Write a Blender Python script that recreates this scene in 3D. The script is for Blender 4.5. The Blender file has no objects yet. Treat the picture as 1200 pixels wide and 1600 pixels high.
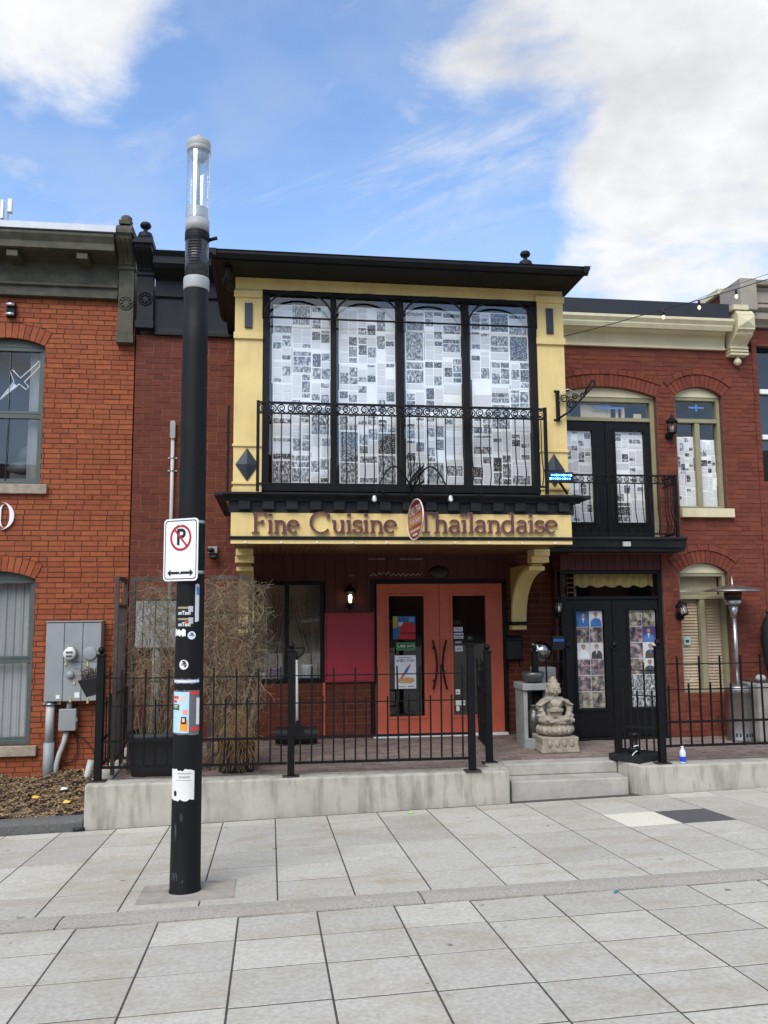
import bpy, math, random
import numpy as np
from mathutils import Vector, Matrix
rnd = random.Random(11)
sc = bpy.context.scene
col = sc.collection
# ---------------------------------------------------------------- camera
FPX = 1300.0
PI_, YA_, RO_ = [math.radians(a) for a in (6.6, 7.75, -0.45)]
CAM = Vector((0, -11.1, 1.70))
_cp, _sp, _cy, _sy = math.cos(PI_), math.sin(PI_), math.cos(YA_), math.sin(YA_)
FW = Vector((_sy*_cp, _cy*_cp, _sp)); _r = Vector((_cy, -_sy, 0)); _u = _r.cross(FW)
RT = _r*math.cos(RO_) + _u*math.sin(RO_); UP = -_r*math.sin(RO_) + _u*math.cos(RO_)
cd = bpy.data.cameras.new('camera'); cam = bpy.data.objects.new('camera', cd); col.objects.link(cam)
M = Matrix((( RT.x, UP.x, -FW.x, CAM.x), (RT.y, UP.y, -FW.y, CAM.y), (RT.z, UP.z, -FW.z, CAM.z), (0, 0, 0, 1)))
cam.matrix_world = M
cd.sensor_fit = 'HORIZONTAL'; cd.sensor_width = 36; cd.lens = 36*FPX/1200
cd.clip_end = 2000; cd.clip_start = .05
sc.camera = cam
sc.render.resolution_x = 768; sc.render.resolution_y = 1024
# ---------------------------------------------------------------- sky and sun
SUN_EL, SUN_AZ = math.radians(47), math.radians(208)
w = bpy.data.worlds.new('World'); sc.world = w; w.use_nodes = True
nt = w.node_tree; nt.nodes.clear()
def wn(t, **k):
    n = nt.nodes.new(t)
    for a, b in k.items(): setattr(n, a, b)
    return n
def wm(op, a, b=None, c=None):
    n = wn('ShaderNodeMath', operation=op)
    for i, s in enumerate((a, b, c)):
        if s is None: continue
        if isinstance(s, (int, float)): n.inputs[i].default_value = s
        else: nt.links.new(s, n.inputs[i])
    return n.outputs[0]
tc = wn('ShaderNodeTexCoord')
sky = wn('ShaderNodeTexSky', sky_type='NISHITA', sun_disc=False, sun_elevation=SUN_EL, sun_rotation=SUN_AZ, altitude=60, air_density=1.0, dust_density=.3, ozone_density=3.5)
sx = wn('ShaderNodeSeparateXYZ'); nt.links.new(tc.outputs['Generated'], sx.inputs[0])
zz = wm('ADD', wm('MAXIMUM', sx.outputs[2], 0.0), .22)
cx = wm('DIVIDE', sx.outputs[0], zz); cy = wm('DIVIDE', sx.outputs[1], zz)
cv = wn('ShaderNodeCombineXYZ'); nt.links.new(cx, cv.inputs[0]); nt.links.new(cy, cv.inputs[1]); cv.inputs[2].default_value = 3.7
n1 = wn('ShaderNodeTexNoise'); n1.inputs['Scale'].default_value = 2.9; n1.inputs['Detail'].default_value = 9; n1.inputs['Roughness'].default_value = .62; n1.inputs['Distortion'].default_value = .25
nt.links.new(cv.outputs[0], n1.inputs['Vector'])
n2 = wn('ShaderNodeTexNoise'); n2.inputs['Scale'].default_value = 3.4; n2.inputs['Detail'].default_value = 8; n2.inputs['Roughness'].default_value = .6
nt.links.new(cv.outputs[0], n2.inputs['Vector'])
def pixdir(px, py):
    return (RT*((px-600)/FPX) - UP*((py-800)/FPX) + FW).normalized()
def blob(px, py, lo, hi, amp):
    d = wn('ShaderNodeVectorMath', operation='DOT_PRODUCT'); nt.links.new(tc.outputs['Generated'], d.inputs[0]); d.inputs[1].default_value = pixdir(px, py)
    mr = wn('ShaderNodeMapRange', interpolation_type='SMOOTHSTEP'); nt.links.new(d.outputs['Value'], mr.inputs[0])
    mr.inputs[1].default_value = math.cos(math.radians(hi)); mr.inputs[2].default_value = math.cos(math.radians(lo)); mr.inputs[4].default_value = amp
    return mr.outputs[0]
dens = wm('MULTIPLY', wm('SUBTRACT', n1.outputs['Fac'], .5), 2.3)
for b in ((120, -50, 1, 10, .46), (1130, 60, 4, 19, .34), (1100, 310, 2, 11, .30), (740, -60, 2, 11, .42), (570, 250, 6, 17, -.42), (400, 130, 3, 10, -.34), (860, 130, 1, 5, -.30), (720, 330, 1, 8, -.22), (130, 270, 3, 12, -.30)):
    dens = wm('ADD', dens, blob(*b))
cl = wn('ShaderNodeMapRange', interpolation_type='SMOOTHSTEP'); nt.links.new(dens, cl.inputs[0]); cl.inputs[1].default_value = -.20; cl.inputs[2].default_value = .46
thin = wn('ShaderNodeMapRange', interpolation_type='SMOOTHSTEP'); nt.links.new(n2.outputs['Fac'], thin.inputs[0]); thin.inputs[1].default_value = .36; thin.inputs[2].default_value = .78; thin.inputs[4].default_value = .28
hz = wn('ShaderNodeMapRange', interpolation_type='SMOOTHSTEP'); nt.links.new(sx.outputs[2], hz.inputs[0]); hz.inputs[1].default_value = .52; hz.inputs[2].default_value = .12; hz.inputs[4].default_value = .12
sv = wn('ShaderNodeVectorMath', operation='MULTIPLY'); nt.links.new(cv.outputs[0], sv.inputs[0]); sv.inputs[1].default_value = (1.1, 3.6, 1)
rt = wn('ShaderNodeVectorRotate', rotation_type='Z_AXIS'); nt.links.new(cv.outputs[0], rt.inputs['Vector']); rt.inputs['Angle'].default_value = .7; nt.links.new(rt.outputs[0], sv.inputs[0])
n3 = wn('ShaderNodeTexNoise'); n3.inputs['Scale'].default_value = 1.5; n3.inputs['Detail'].default_value = 9; n3.inputs['Roughness'].default_value = .66; n3.inputs['Distortion'].default_value = .6; nt.links.new(sv.outputs[0], n3.inputs['Vector'])
wp = wn('ShaderNodeMapRange', interpolation_type='SMOOTHSTEP'); nt.links.new(n3.outputs['Fac'], wp.inputs[0]); wp.inputs[1].default_value = .46; wp.inputs[2].default_value = .78; wp.inputs[4].default_value = .6
cfac = wm('MAXIMUM', wm('MAXIMUM', cl.outputs[0], wp.outputs[0]), wm('MINIMUM', wm('ADD', thin.outputs[0], hz.outputs[0]), .8))
ccol = wn('ShaderNodeMix', data_type='RGBA'); ccol.inputs[6].default_value = (3.45, 3.46, 3.5, 1); ccol.inputs[7].default_value = (2.35, 2.4, 2.52, 1)
sh = wn('ShaderNodeMapRange'); nt.links.new(n2.outputs['Fac'], sh.inputs[0]); sh.inputs[1].default_value = .40; sh.inputs[2].default_value = .68
nt.links.new(sh.outputs[0], ccol.inputs[0])
mx = wn('ShaderNodeMix', data_type='RGBA'); nt.links.new(cfac, mx.inputs[0]); nt.links.new(sky.outputs[0], mx.inputs[6]); nt.links.new(ccol.outputs[2], mx.inputs[7])
bg = wn('ShaderNodeBackground'); bg.inputs[1].default_value = .12; nt.links.new(mx.outputs[2], bg.inputs[0])
wo = wn('ShaderNodeOutputWorld'); nt.links.new(bg.outputs[0], wo.inputs[0])
sd = bpy.data.lights.new('sun', 'SUN'); sd.energy = 1.5; sd.angle = math.radians(45); sd.color = (1, .96, .9)
so = bpy.data.objects.new('sun', sd); col.objects.link(so)
# SUN_AZ is measured like the sky node: 0 = +Y, clockwise seen from above
_sv = Vector((math.sin(SUN_AZ)*math.cos(SUN_EL), math.cos(SUN_AZ)*math.cos(SUN_EL), math.sin(SUN_EL)))
so.rotation_euler = _sv.to_track_quat('Z', 'Y').to_euler(); so.location = _sv*40
vs = sc.view_settings; vs.view_transform = 'Standard'; vs.look = 'None'; vs.exposure = 1.25; vs.gamma = 1
sc.render.engine = 'CYCLES'

# ---------------------------------------------------------------- pixel helpers (photograph is 1200 x 1600)
def ray(px, py): return RT*((px-600)/FPX) - UP*((py-800)/FPX) + FW
def at(px, py, Y):
    d = ray(px, py); return CAM + d*((Y-CAM.y)/d.y)
def atz(px, py, Z):
    d = ray(px, py); return CAM + d*((Z-CAM.z)/d.z)
def XX(px, py, Y): return at(px, py, Y).x
def ZZ(px, py, Y): return at(px, py, Y).z
def RC(px0, py0, px1, py1, Y):
    my, mx_ = (py0+py1)/2, (px0+px1)/2
    return XX(px0, my, Y), XX(px1, my, Y), ZZ(mx_, py1, Y), ZZ(mx_, py0, Y)
def gz(X, Y): return -.38 + .022*X - .0619*(Y+2.4)     # the street falls towards the houses and climbs to the right

# ---------------------------------------------------------------- materials
def lin(r, g, b):
    f = lambda c: (c/255/12.92 if c/255 <= .04045 else ((c/255+.055)/1.055)**2.4)
    return (f(r), f(g), f(b))
MC = {}
def pm(name, c, rough=.7, met=0, var=.15, scale=6, bump=0, bscale=60, rv=0, spec=.4, stain=0, sscale=(1.2, 1.2, .5), scol=None, wear=None, wear2=None, em=None, emc=None, stretch=None):
    """procedural material: base colour with noise, per piece variation, streaky stains, worn flecks and relief"""
    if name in MC: return MC[name]
    m = bpy.data.materials.new(name); m.use_nodes = True; MC[name] = m
    N, L = m.node_tree.nodes, m.node_tree.links
    b = N['Principled BSDF']; b.inputs['Roughness'].default_value = rough; b.inputs['Metallic'].default_value = met
    b.inputs['Specular IOR Level'].default_value = spec
    g = N.new('ShaderNodeNewGeometry')
    def mixc(f, a, bb, mode='MIX'):
        k = N.new('ShaderNodeMix'); k.data_type = 'RGBA'; k.blend_type = mode
        for i, v in ((0, f), (6, a), (7, bb)):
            if isinstance(v, (int, float)): k.inputs[i].default_value = v
            elif isinstance(v, tuple): k.inputs[i].default_value = (*v[:3], 1)
            else: L.new(v, k.inputs[i])
        return k.outputs[2]
    def noise(s, det=5, ro=.6, vec=None):
        k = N.new('ShaderNodeTexNoise'); k.inputs['Scale'].default_value = s; k.inputs['Detail'].default_value = det; k.inputs['Roughness'].default_value = ro
        L.new(vec if vec else g.outputs['Position'], k.inputs['Vector']); return k.outputs['Fac']
    def rng(x, a, bb, c0=0., c1=1.):
        k = N.new('ShaderNodeMapRange'); L.new(x, k.inputs[0]); k.inputs[1].default_value = a; k.inputs[2].default_value = bb; k.inputs[3].default_value = c0; k.inputs[4].default_value = c1; return k.outputs[0]
    def vmul(v):
        k = N.new('ShaderNodeVectorMath'); k.operation = 'MULTIPLY'; L.new(g.outputs['Position'], k.inputs[0]); k.inputs[1].default_value = v; return k.outputs[0]
    cur = None
    if var > 0:
        f = rng(noise(scale, vec=vmul(stretch) if stretch else None), .3, .7)
        cur = mixc(f, tuple(x*(1-var) for x in c), tuple(min(1, x*(1+var)) for x in c))
    if rv > 0:
        oi = N.new('ShaderNodeObjectInfo'); ad = N.new('ShaderNodeMath'); ad.operation = 'ADD'; L.new(oi.outputs['Random'], ad.inputs[0]); L.new(g.outputs['Random Per Island'], ad.inputs[1])
        fr = N.new('ShaderNodeMath'); fr.operation = 'FRACT'; L.new(ad.outputs[0], fr.inputs[0])
        v = rng(fr.outputs[0], 0, 1, 1-rv, 1+rv)
        hs = N.new('ShaderNodeHueSaturation'); L.new(v, hs.inputs['Value'])
        hu = rng(fr.outputs[0], 0, 1, .5, .5+rv*.035); L.new(hu, hs.inputs['Hue'])
        if cur is None: hs.inputs['Color'].default_value = (*c, 1)
        else: L.new(cur, hs.inputs['Color'])
        cur = hs.outputs[0]
    if stain > 0:
        f = rng(noise(1.0, 6, .65, vmul(tuple(4*s for s in sscale))), .48, .75, 0, stain)
        cur = mixc(f, cur if cur else c, scol or tuple(x*.35 for x in c))
    if wear:
        f = rng(noise(wear[1], 4, .7), wear[2], wear[2]+.06)
        cur = mixc(f, cur if cur else c, wear[0])
    if wear2:
        f = rng(noise(wear2[1], 2, .5), wear2[2], wear2[2]+.03, 0, .7)
        cur = mixc(f, cur if cur else c, wear2[0])
    if cur is None: b.inputs['Base Color'].default_value = (*c, 1)
    else: L.new(cur, b.inputs['Base Color'])
    if bump > 0:
        bp = N.new('ShaderNodeBump'); bp.inputs['Strength'].default_value = bump; bp.inputs['Distance'].default_value = .01
        L.new(noise(bscale, 6, .65), bp.inputs['Height']); L.new(bp.outputs[0], b.inputs['Normal'])
    if em: b.inputs['Emission Color'].default_value = (*(emc or c), 1); b.inputs['Emission Strength'].default_value = em
    return m
def glassmat(name, base=.07, tint=(1, 1, 1), pw=5.0):
    if name in MC: return MC[name]
    m = bpy.data.materials.new(name); m.use_nodes = True; MC[name] = m
    N, L = m.node_tree.nodes, m.node_tree.links; N.clear()
    t = N.new('ShaderNodeBsdfTransparent'); t.inputs[0].default_value = (*tint, 1)
    g = N.new('ShaderNodeBsdfGlossy'); g.inputs['Roughness'].default_value = .015
    lw = N.new('ShaderNodeLayerWeight'); lw.inputs[0].default_value = .5
    fr = N.new('ShaderNodeMath'); fr.operation = 'POWER'; L.new(lw.outputs['Facing'], fr.inputs[0]); fr.inputs[1].default_value = pw
    ad = N.new('ShaderNodeMath'); ad.operation = 'ADD'; L.new(fr.outputs[0], ad.inputs[0]); ad.inputs[1].default_value = base+.04; ad.use_clamp = True
    ns = N.new('ShaderNodeTexNoise'); ns.inputs['Scale'].default_value = 1.3; bp = N.new('ShaderNodeBump'); bp.inputs['Strength'].default_value = .05; bp.inputs['Distance'].default_value = .05
    ge = N.new('ShaderNodeNewGeometry'); L.new(ge.outputs['Position'], ns.inputs['Vector']); L.new(ns.outputs[0], bp.inputs['Height']); L.new(bp.outputs[0], g.inputs['Normal'])
    mx = N.new('ShaderNodeMixShader'); L.new(ad.outputs[0], mx.inputs[0]); L.new(t.outputs[0], mx.inputs[1]); L.new(g.outputs[0], mx.inputs[2])
    o = N.new('ShaderNodeOutputMaterial'); L.new(mx.outputs[0], o.inputs[0]); return m
def printmat(name, kind):
    """flat print: blurry halftone pictures or lines of text"""
    if name in MC: return MC[name]
    m = pm(name, (.5, .5, .5), .55, var=0); N, L = m.node_tree.nodes, m.node_tree.links; b = N['Principled BSDF']
    g = N.new('ShaderNodeNewGeometry'); ri = g.outputs['Random Per Island']
    sc_ = N.new('ShaderNodeMath'); sc_.operation = 'MULTIPLY'; L.new(ri, sc_.inputs[0]); sc_.inputs[1].default_value = 37.
    cmb = N.new('ShaderNodeCombineXYZ'); L.new(sc_.outputs[0], cmb.inputs[1])
    av = N.new('ShaderNodeVectorMath'); av.operation = 'ADD'; L.new(g.outputs['Position'], av.inputs[0]); L.new(cmb.outputs[0], av.inputs[1])
    cr = N.new('ShaderNodeValToRGB'); e = cr.color_ramp.elements
    if kind == 'photo':
        t = N.new('ShaderNodeTexNoise'); t.inputs['Scale'].default_value = 30; t.inputs['Detail'].default_value = 5; t.inputs['Roughness'].default_value = .72
        mp = N.new('ShaderNodeVectorMath'); mp.operation = 'MULTIPLY'; L.new(av.outputs[0], mp.inputs[0]); mp.inputs[1].default_value = (1.5, 1, .8)
        L.new(mp.outputs[0], t.inputs['Vector'])
        e[0].position = .40; e[0].color = (.02, .021, .022, 1); e[1].position = .62; e[1].color = (.72, .73, .72, 1)
        e.new(.50).color = (.2, .205, .205, 1)
        L.new(t.outputs[0], cr.inputs[0])
    elif kind == 'snap':
        t = N.new('ShaderNodeTexNoise'); t.inputs['Scale'].default_value = 13; t.inputs['Detail'].default_value = 4; t.inputs['Roughness'].default_value = .6; L.new(av.outputs[0], t.inputs['Vector'])
        e[0].position = .30; e[0].color = (.012, .012, .02, 1); e[1].position = .72; e[1].color = (.7, .68, .62, 1)
        for p_, c_ in ((.40, (.06, .04, .05)), (.46, (.05, .07, .16)), (.50, (.36, .2, .13)), (.54, (.25, .05, .04)), (.58, (.6, .42, .3)), (.64, (.45, .46, .46))): e.new(p_).color = (*c_, 1)
        L.new(t.outputs[0], cr.inputs[0])
        hs = N.new('ShaderNodeHueSaturation'); L.new(ri, hs.inputs['Hue']); hs.inputs['Saturation'].default_value = .7; hs.inputs['Value'].default_value = .7; oi = N.new('ShaderNodeObjectInfo'); hr = N.new('ShaderNodeMapRange'); L.new(oi.outputs['Random'], hr.inputs[0]); hr.inputs[3].default_value = .42; hr.inputs[4].default_value = .60; L.new(hr.outputs[0], hs.inputs['Hue']); L.new(cr.outputs[0], hs.inputs['Color'])
    elif kind == 'crowd':
        t = N.new('ShaderNodeTexVoronoi'); t.inputs['Scale'].default_value = 58; L.new(av.outputs[0], t.inputs['Vector'])
        e[0].position = .12; e[0].color = (.6, .6, .59, 1); e[1].position = .5; e[1].color = (.03, .03, .03, 1)
        L.new(t.outputs['Distance'], cr.inputs[0])
    else:
        s = N.new('ShaderNodeSeparateXYZ'); L.new(g.outputs['Position'], s.inputs[0])
        k = N.new('ShaderNodeMath'); k.operation = 'MULTIPLY'; L.new(s.outputs[2], k.inputs[0]); k.inputs[1].default_value = 85
        fr = N.new('ShaderNodeMath'); fr.operation = 'FRACT'; L.new(k.outputs[0], fr.inputs[0])
        e[0].position = .35; e[0].color = (.82, .83, .81, 1); e[1].position = .55; e[1].color = (.5, .5, .5, 1)
        L.new(fr.outputs[0], cr.inputs[0])
    L.new(hs.outputs[0] if kind == 'snap' else cr.outputs[0], b.inputs['Base Color']); return m
def fl(r, g, b, rough=.6, **k):
    return pm('paint_%d_%d_%d_%d' % (r, g, b, int(rough*100)), lin(r, g, b), rough, var=k.pop('var', .08), scale=14, **k)

BR_OR = pm('orange_brick', lin(138, 69, 41), .85, var=.18, scale=14, bump=.35, bscale=70, rv=.15, stain=.55, sscale=(.3, .3, .22), scol=lin(150, 86, 54), wear=(lin(195, 178, 160), 26, .74))
BR_DK = pm('dark_brick', lin(92, 38, 23), .8, var=.15, scale=14, bump=.3, bscale=70, rv=.14, wear=(lin(170, 150, 140), 22, .77))
BR_RD = pm('red_brick', lin(106, 47, 32), .82, var=.16, scale=14, bump=.3, bscale=70, rv=.16, wear=(lin(175, 150, 135), 24, .76))
MORT_OR = pm('mortar_dark', lin(84, 52, 38), .95, var=.3, scale=20)
MORT_LT = pm('mortar_pale', lin(120, 84, 68), .95, var=.25, scale=20)
MORT_DK = pm('mortar_red', lin(104, 68, 56), .95, var=.3, scale=20)
YEL = pm('yellow_paint', lin(216, 190, 126), .6, var=.10, scale=3, bump=.04, bscale=30, stain=.28, sscale=(3, 3, .4), scol=lin(168, 140, 88), wear=(lin(150, 120, 80), 30, .80))
CREAM = pm('cream_paint', lin(203, 192, 158), .6, var=.08, scale=4, stain=.25, sscale=(2, 2, .6), scol=lin(150, 136, 104), bump=.06)
OLIVE = pm('olive_frame_paint', lin(140, 134, 104), .6, var=.1, scale=6, stain=.2, scol=lin(96, 92, 74))
BLACK = pm('black_paint', lin(18, 18, 19), .55, spec=.22, var=.3, scale=9, bump=.05)
BLACKW = pm('black_weathered_wood', lin(30, 31, 32), .6, spec=.25, var=.45, scale=7, bump=.2, bscale=45, wear=(lin(84, 84, 82), 9, .66), stretch=(.5, 1, 3))
IRON = pm('black_iron', lin(13, 13, 14), .55, spec=.22, var=.3, scale=20, bump=.1, wear=(lin(120, 112, 105), 40, .80))
NAVY = pm('navy_plaque', lin(44, 49, 56), .45, var=.2, scale=8)
GREYGRN = pm('weathered_cornice_paint', lin(74, 71, 58), .75, var=.3, scale=8, bump=.4, bscale=30, stain=.5, sscale=(1.5, 1.5, 1.), scol=lin(46, 46, 40), wear=(lin(120, 116, 100), 14, .70))
NAVYC = pm('navy_cornice_paint', lin(23, 25, 29), .6, spec=.25, var=.25, scale=6, bump=.1)
CONC = pm('board_concrete', lin(172, 167, 154), .9, var=.16, scale=3, bump=.25, bscale=50, stain=.8, sscale=(2.2, 2.2, .42), scol=lin(104, 96, 80), wear=(lin(84, 80, 70), 24, .71))
STEP = pm('step_concrete', lin(166, 162, 152), .9, var=.15, scale=5, bump=.25, bscale=60, stain=.4, sscale=(.8, .8, 1.6), scol=lin(105, 100, 90), wear=(lin(80, 76, 70), 45, .73))
SLAB = pm('concrete_slab', lin(181, 176, 163), .9, var=.17, scale=38, bump=.35, bscale=120, rv=.11, stain=.7, sscale=(.55, .9, .5), scol=lin(160, 144, 118), wear=(lin(200, 197, 188), 75, .66), wear2=(lin(92, 86, 76), 6.5, .72))
SLABW = pm('white_slab', lin(218, 212, 194), .9, var=.08, scale=30, bump=.2, bscale=140)
SLABD = pm('charcoal_slab', lin(88, 87, 85), .85, var=.15, scale=60, bump=.2, bscale=140)
JOINT = pm('sand_joint', lin(76, 72, 66), .95, var=.3, scale=30, bump=.2)
GRAN = pm('granite_strip', lin(166, 160, 148), .85, var=.4, scale=90, bump=.5, bscale=120, stain=.3, sscale=(.6, .6, .6), scol=lin(150, 122, 92))
ASPH = pm('asphalt_kerb', lin(98, 97, 93), .95, var=.35, scale=70, bump=.8, bscale=110)
PAVER = pm('clay_paver', lin(128, 112, 104), .9, var=.16, scale=10, bump=.3, bscale=80, rv=.20, stain=.3, sscale=(.7, .7, .7), scol=lin(92, 84, 78))
STEEL = pm('brushed_steel', (.46, .46, .45), .38, 1.0, var=.12, scale=9)
GALV = pm('grey_enclosure_paint', lin(140, 144, 144), .5, var=.08, scale=5, stain=.15, scol=lin(110, 112, 110))
PVC = pm('grey_pipe', lin(170, 172, 170), .45, var=.1, scale=6)
WHITE = pm('white_paint', lin(225, 225, 220), .5, var=.05)
PAPER = pm('newsprint', lin(238, 240, 236), .7, var=.05, scale=5, rv=.06)
PHOTO = printmat('halftone_picture', 'photo'); CROWD = printmat('halftone_crowd', 'crowd'); TEXT = printmat('print_columns', 'text')
GLASS = glassmat('window_glass', .05); GLASSB = glassmat('bay_glass', .09); GLASSD = glassmat('door_glass', .02, (.8, .82, .8)); GLASSC = glassmat('clear_tube', .20, (.93, .95, .95), 1.8)
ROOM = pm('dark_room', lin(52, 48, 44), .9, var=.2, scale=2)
CORAL = pm('coral_door_paint', lin(188, 92, 66), .5, var=.08, scale=4, stain=.25, scol=lin(150, 60, 48))
OXBLOOD = pm('oxblood_boards', lin(66, 20, 15), .6, var=.15, scale=6)
BRONZE = pm('bronze_trellis', lin(66, 58, 52), .55, var=.25, scale=12)
STONE = pm('weathered_stone', lin(158, 149, 132), .95, var=.25, scale=9, bump=.8, bscale=55, stain=.55, sscale=(2, 2, 2), scol=lin(96, 86, 70), wear=(lin(205, 198, 182), 20, .66))
GREYST = pm('grey_cast_stone', lin(150, 152, 148), .9, var=.2, scale=7, bump=.3, bscale=40, stain=.3, sscale=(2, 2, 1), scol=lin(105, 108, 106))
PEWTER = pm('pewter_glaze', lin(96, 96, 94), .32, .55, var=.4, scale=12, bump=.4, bscale=18)
SILL = pm('rock_faced_sill', lin(150, 138, 120), .95, var=.25, scale=12, bump=1.0, bscale=26)
TWIG = pm('dry_vine', lin(136, 118, 96), .9, var=.45, scale=10, rv=.5)
TWIGR = pm('dry_grass', lin(146, 112, 76), .9, var=.3, scale=10, rv=.3)
TUB = pm('black_tub', lin(26, 26, 27), .55, var=.2, scale=5)
CHIP = pm('wood_chips', lin(132, 106, 82), .95, var=.35, scale=20, rv=.55)
SOIL = pm('mulch_soil', lin(62, 48, 38), .95, var=.4, scale=18, bump=.6, bscale=30)

# ---------------------------------------------------------------- mesh builder
class MB:
    def __init__(s): s.v, s.f, s.m, s.s = [], [], [], []
    def add(s, vs, fs, mi=0, sm=False):
        o = len(s.v); s.v += [tuple(p) for p in vs]
        for f in fs: s.f.append(tuple(o+i for i in f)); s.m.append(mi); s.s.append(sm)
        return s
    def box(s, x0, x1, y0, y1, z0, z1, mi=0):
        if x0 > x1: x0, x1 = x1, x0
        if y0 > y1: y0, y1 = y1, y0
        if z0 > z1: z0, z1 = z1, z0
        return s.add([(x0,y0,z0),(x1,y0,z0),(x1,y1,z0),(x0,y1,z0),(x0,y0,z1),(x1,y0,z1),(x1,y1,z1),(x0,y1,z1)],
                     [(0,3,2,1),(4,5,6,7),(0,1,5,4),(1,2,6,5),(2,3,7,6),(3,0,4,7)], mi)
    def prism(s, pts, a, b, ax='y', mi=0, sm=False):
        """polygon given in the two axes other than ax, extruded along ax from a to b"""
        n = len(pts)
        def P(p, t): return {'y': (p[0], t, p[1]), 'x': (t, p[0], p[1]), 'z': (p[0], p[1], t)}[ax]
        vs = [P(p, a) for p in pts] + [P(p, b) for p in pts]
        s.add(vs, [tuple(range(n)), tuple(range(2*n-1, n-1, -1))], mi)
        o = len(s.v)-2*n
        for i in range(n):
            j = (i+1) % n; s.f.append((o+j, o+i, o+n+i, o+n+j)); s.m.append(mi); s.s.append(sm)
        return s
    def tube(s, pts, r, n=6, mi=0, cap=True, sm=True):
        pts = [Vector(p) for p in pts]; rr = r if isinstance(r, (list, tuple)) else [r]*len(pts)
        o = len(s.v); ref = None
        for i, p in enumerate(pts):
            t = (pts[min(i+1, len(pts)-1)] - pts[max(i-1, 0)]).normalized()
            if ref is None: ref = t.orthogonal().normalized()
            ref = (ref - t*ref.dot(t)); ref = ref.normalized() if ref.length > 1e-6 else t.orthogonal().normalized()
            bi = t.cross(ref)
            for k in range(n):
                a = 2*math.pi*k/n; s.v.append(tuple(p + (ref*math.cos(a) + bi*math.sin(a))*rr[i]))
        for i in range(len(pts)-1):
            for k in range(n):
                k2 = (k+1) % n; s.f.append((o+i*n+k, o+i*n+k2, o+(i+1)*n+k2, o+(i+1)*n+k)); s.m.append(mi); s.s.append(sm)
        if cap:
            s.f.append(tuple(o+k for k in reversed(range(n)))); s.m.append(mi); s.s.append(False)
            e = o+(len(pts)-1)*n; s.f.append(tuple(e+k for k in range(n))); s.m.append(mi); s.s.append(False)
        return s
    def lathe(s, prof, c, n=16, mi=0, sm=True, sxy=(1, 1)):
        o = len(s.v)
        for r, z in prof:
            for k in range(n):
                a = 2*math.pi*k/n; s.v.append((c[0]+r*math.cos(a)*sxy[0], c[1]+r*math.sin(a)*sxy[1], c[2]+z))
        for i in range(len(prof)-1):
            for k in range(n):
                k2 = (k+1) % n; s.f.append((o+i*n+k, o+i*n+k2, o+(i+1)*n+k2, o+(i+1)*n+k)); s.m.append(mi); s.s.append(sm)
        s.f.append(tuple(o+k for k in reversed(range(n)))); s.m.append(mi); s.s.append(False)
        e = o+(len(prof)-1)*n; s.f.append(tuple(e+k for k in range(n))); s.m.append(mi); s.s.append(False)
        return s
    def ball(s, c, r, n=12, m=8, mi=0):
        rx, ry, rz = (r, r, r) if isinstance(r, (int, float)) else r
        prof = [(max(.001, math.sin(math.pi*i/m)), -math.cos(math.pi*i/m)) for i in range(m+1)]
        o = len(s.v); s.lathe(prof, (0, 0, 0), n, mi)
        for i in range(o, len(s.v)):
            x, y, z = s.v[i]; s.v[i] = (c[0]+x*rx, c[1]+y*ry, c[2]+z*rz)
        return s
    def quad(s, x0, x1, z0, z1, y, mi=0): return s.add([(x0,y,z0),(x1,y,z0),(x1,y,z1),(x0,y,z1)], [(0,1,2,3)], mi)
    def xf(s, Mx, start=0):
        for i in range(start, len(s.v)): s.v[i] = tuple(Mx @ Vector(s.v[i]))
        return s
    def mesh(s, name, mats):
        me = bpy.data.meshes.new(name); me.from_pydata(s.v, [], s.f)
        for m in (mats if isinstance(mats, (list, tuple)) else [mats]): me.materials.append(m)
        me.polygons.foreach_set('material_index', s.m); me.polygons.foreach_set('use_smooth', s.s); me.update(); return me
WL = {}
def put(me, name, parent=None, loc=(0, 0, 0), bev=0):
    """link mesh data as an object; loc is its world place (parents are never rotated)"""
    o = bpy.data.objects.new(name, me); col.objects.link(o)
    L = Vector(loc); WL[o] = L
    if parent is not None: o.parent = parent; o.location = L - WL[parent]
    else: o.location = L
    if bev:
        b = o.modifiers.new('bevel', 'BEVEL'); b.width = bev; b.segments = 2; b.limit_method = 'ANGLE'; b.angle_limit = .6
    return o
def tag(o, label=None, cat=None, group=None, kind=None):
    for k, v in (('label', label), ('category', cat), ('group', group), ('kind', kind)):
        if v: o[k] = v
    return o
def thing(name, loc, label, cat, group=None, kind=None):
    o = bpy.data.objects.new(name, None); o.empty_display_size = .1; col.objects.link(o); o.location = loc; WL[o] = Vector(loc)
    return tag(o, label, cat, group, kind)
def part(mb, name, mats, parent, bev=0, kind=None, label=None):
    """mesh with world vertices, own origin at the middle of its foot"""
    a = np.array(mb.v); c = Vector(((a[:, 0].min()+a[:, 0].max())/2, (a[:, 1].min()+a[:, 1].max())/2, a[:, 2].min()))
    mb.v = [(x-c.x, y-c.y, z-c.z) for x, y, z in mb.v]
    o = put(mb.mesh(name, mats), name, parent, c, bev)
    return tag(o, label, None, None, kind)
def solo(mb, name, mats, label, cat, group=None, bev=0, kind=None): return tag(part(mb, name, mats, None, bev), label, cat, group, kind)
def bx(*a): return MB().box(*a)
def arcpts(cx_, cz_, r, a0, a1, n, rz=None):
    return [(cx_+r*math.cos(math.radians(a0+(a1-a0)*i/n)), cz_+(rz or r)*math.sin(math.radians(a0+(a1-a0)*i/n))) for i in range(n+1)]

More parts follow.
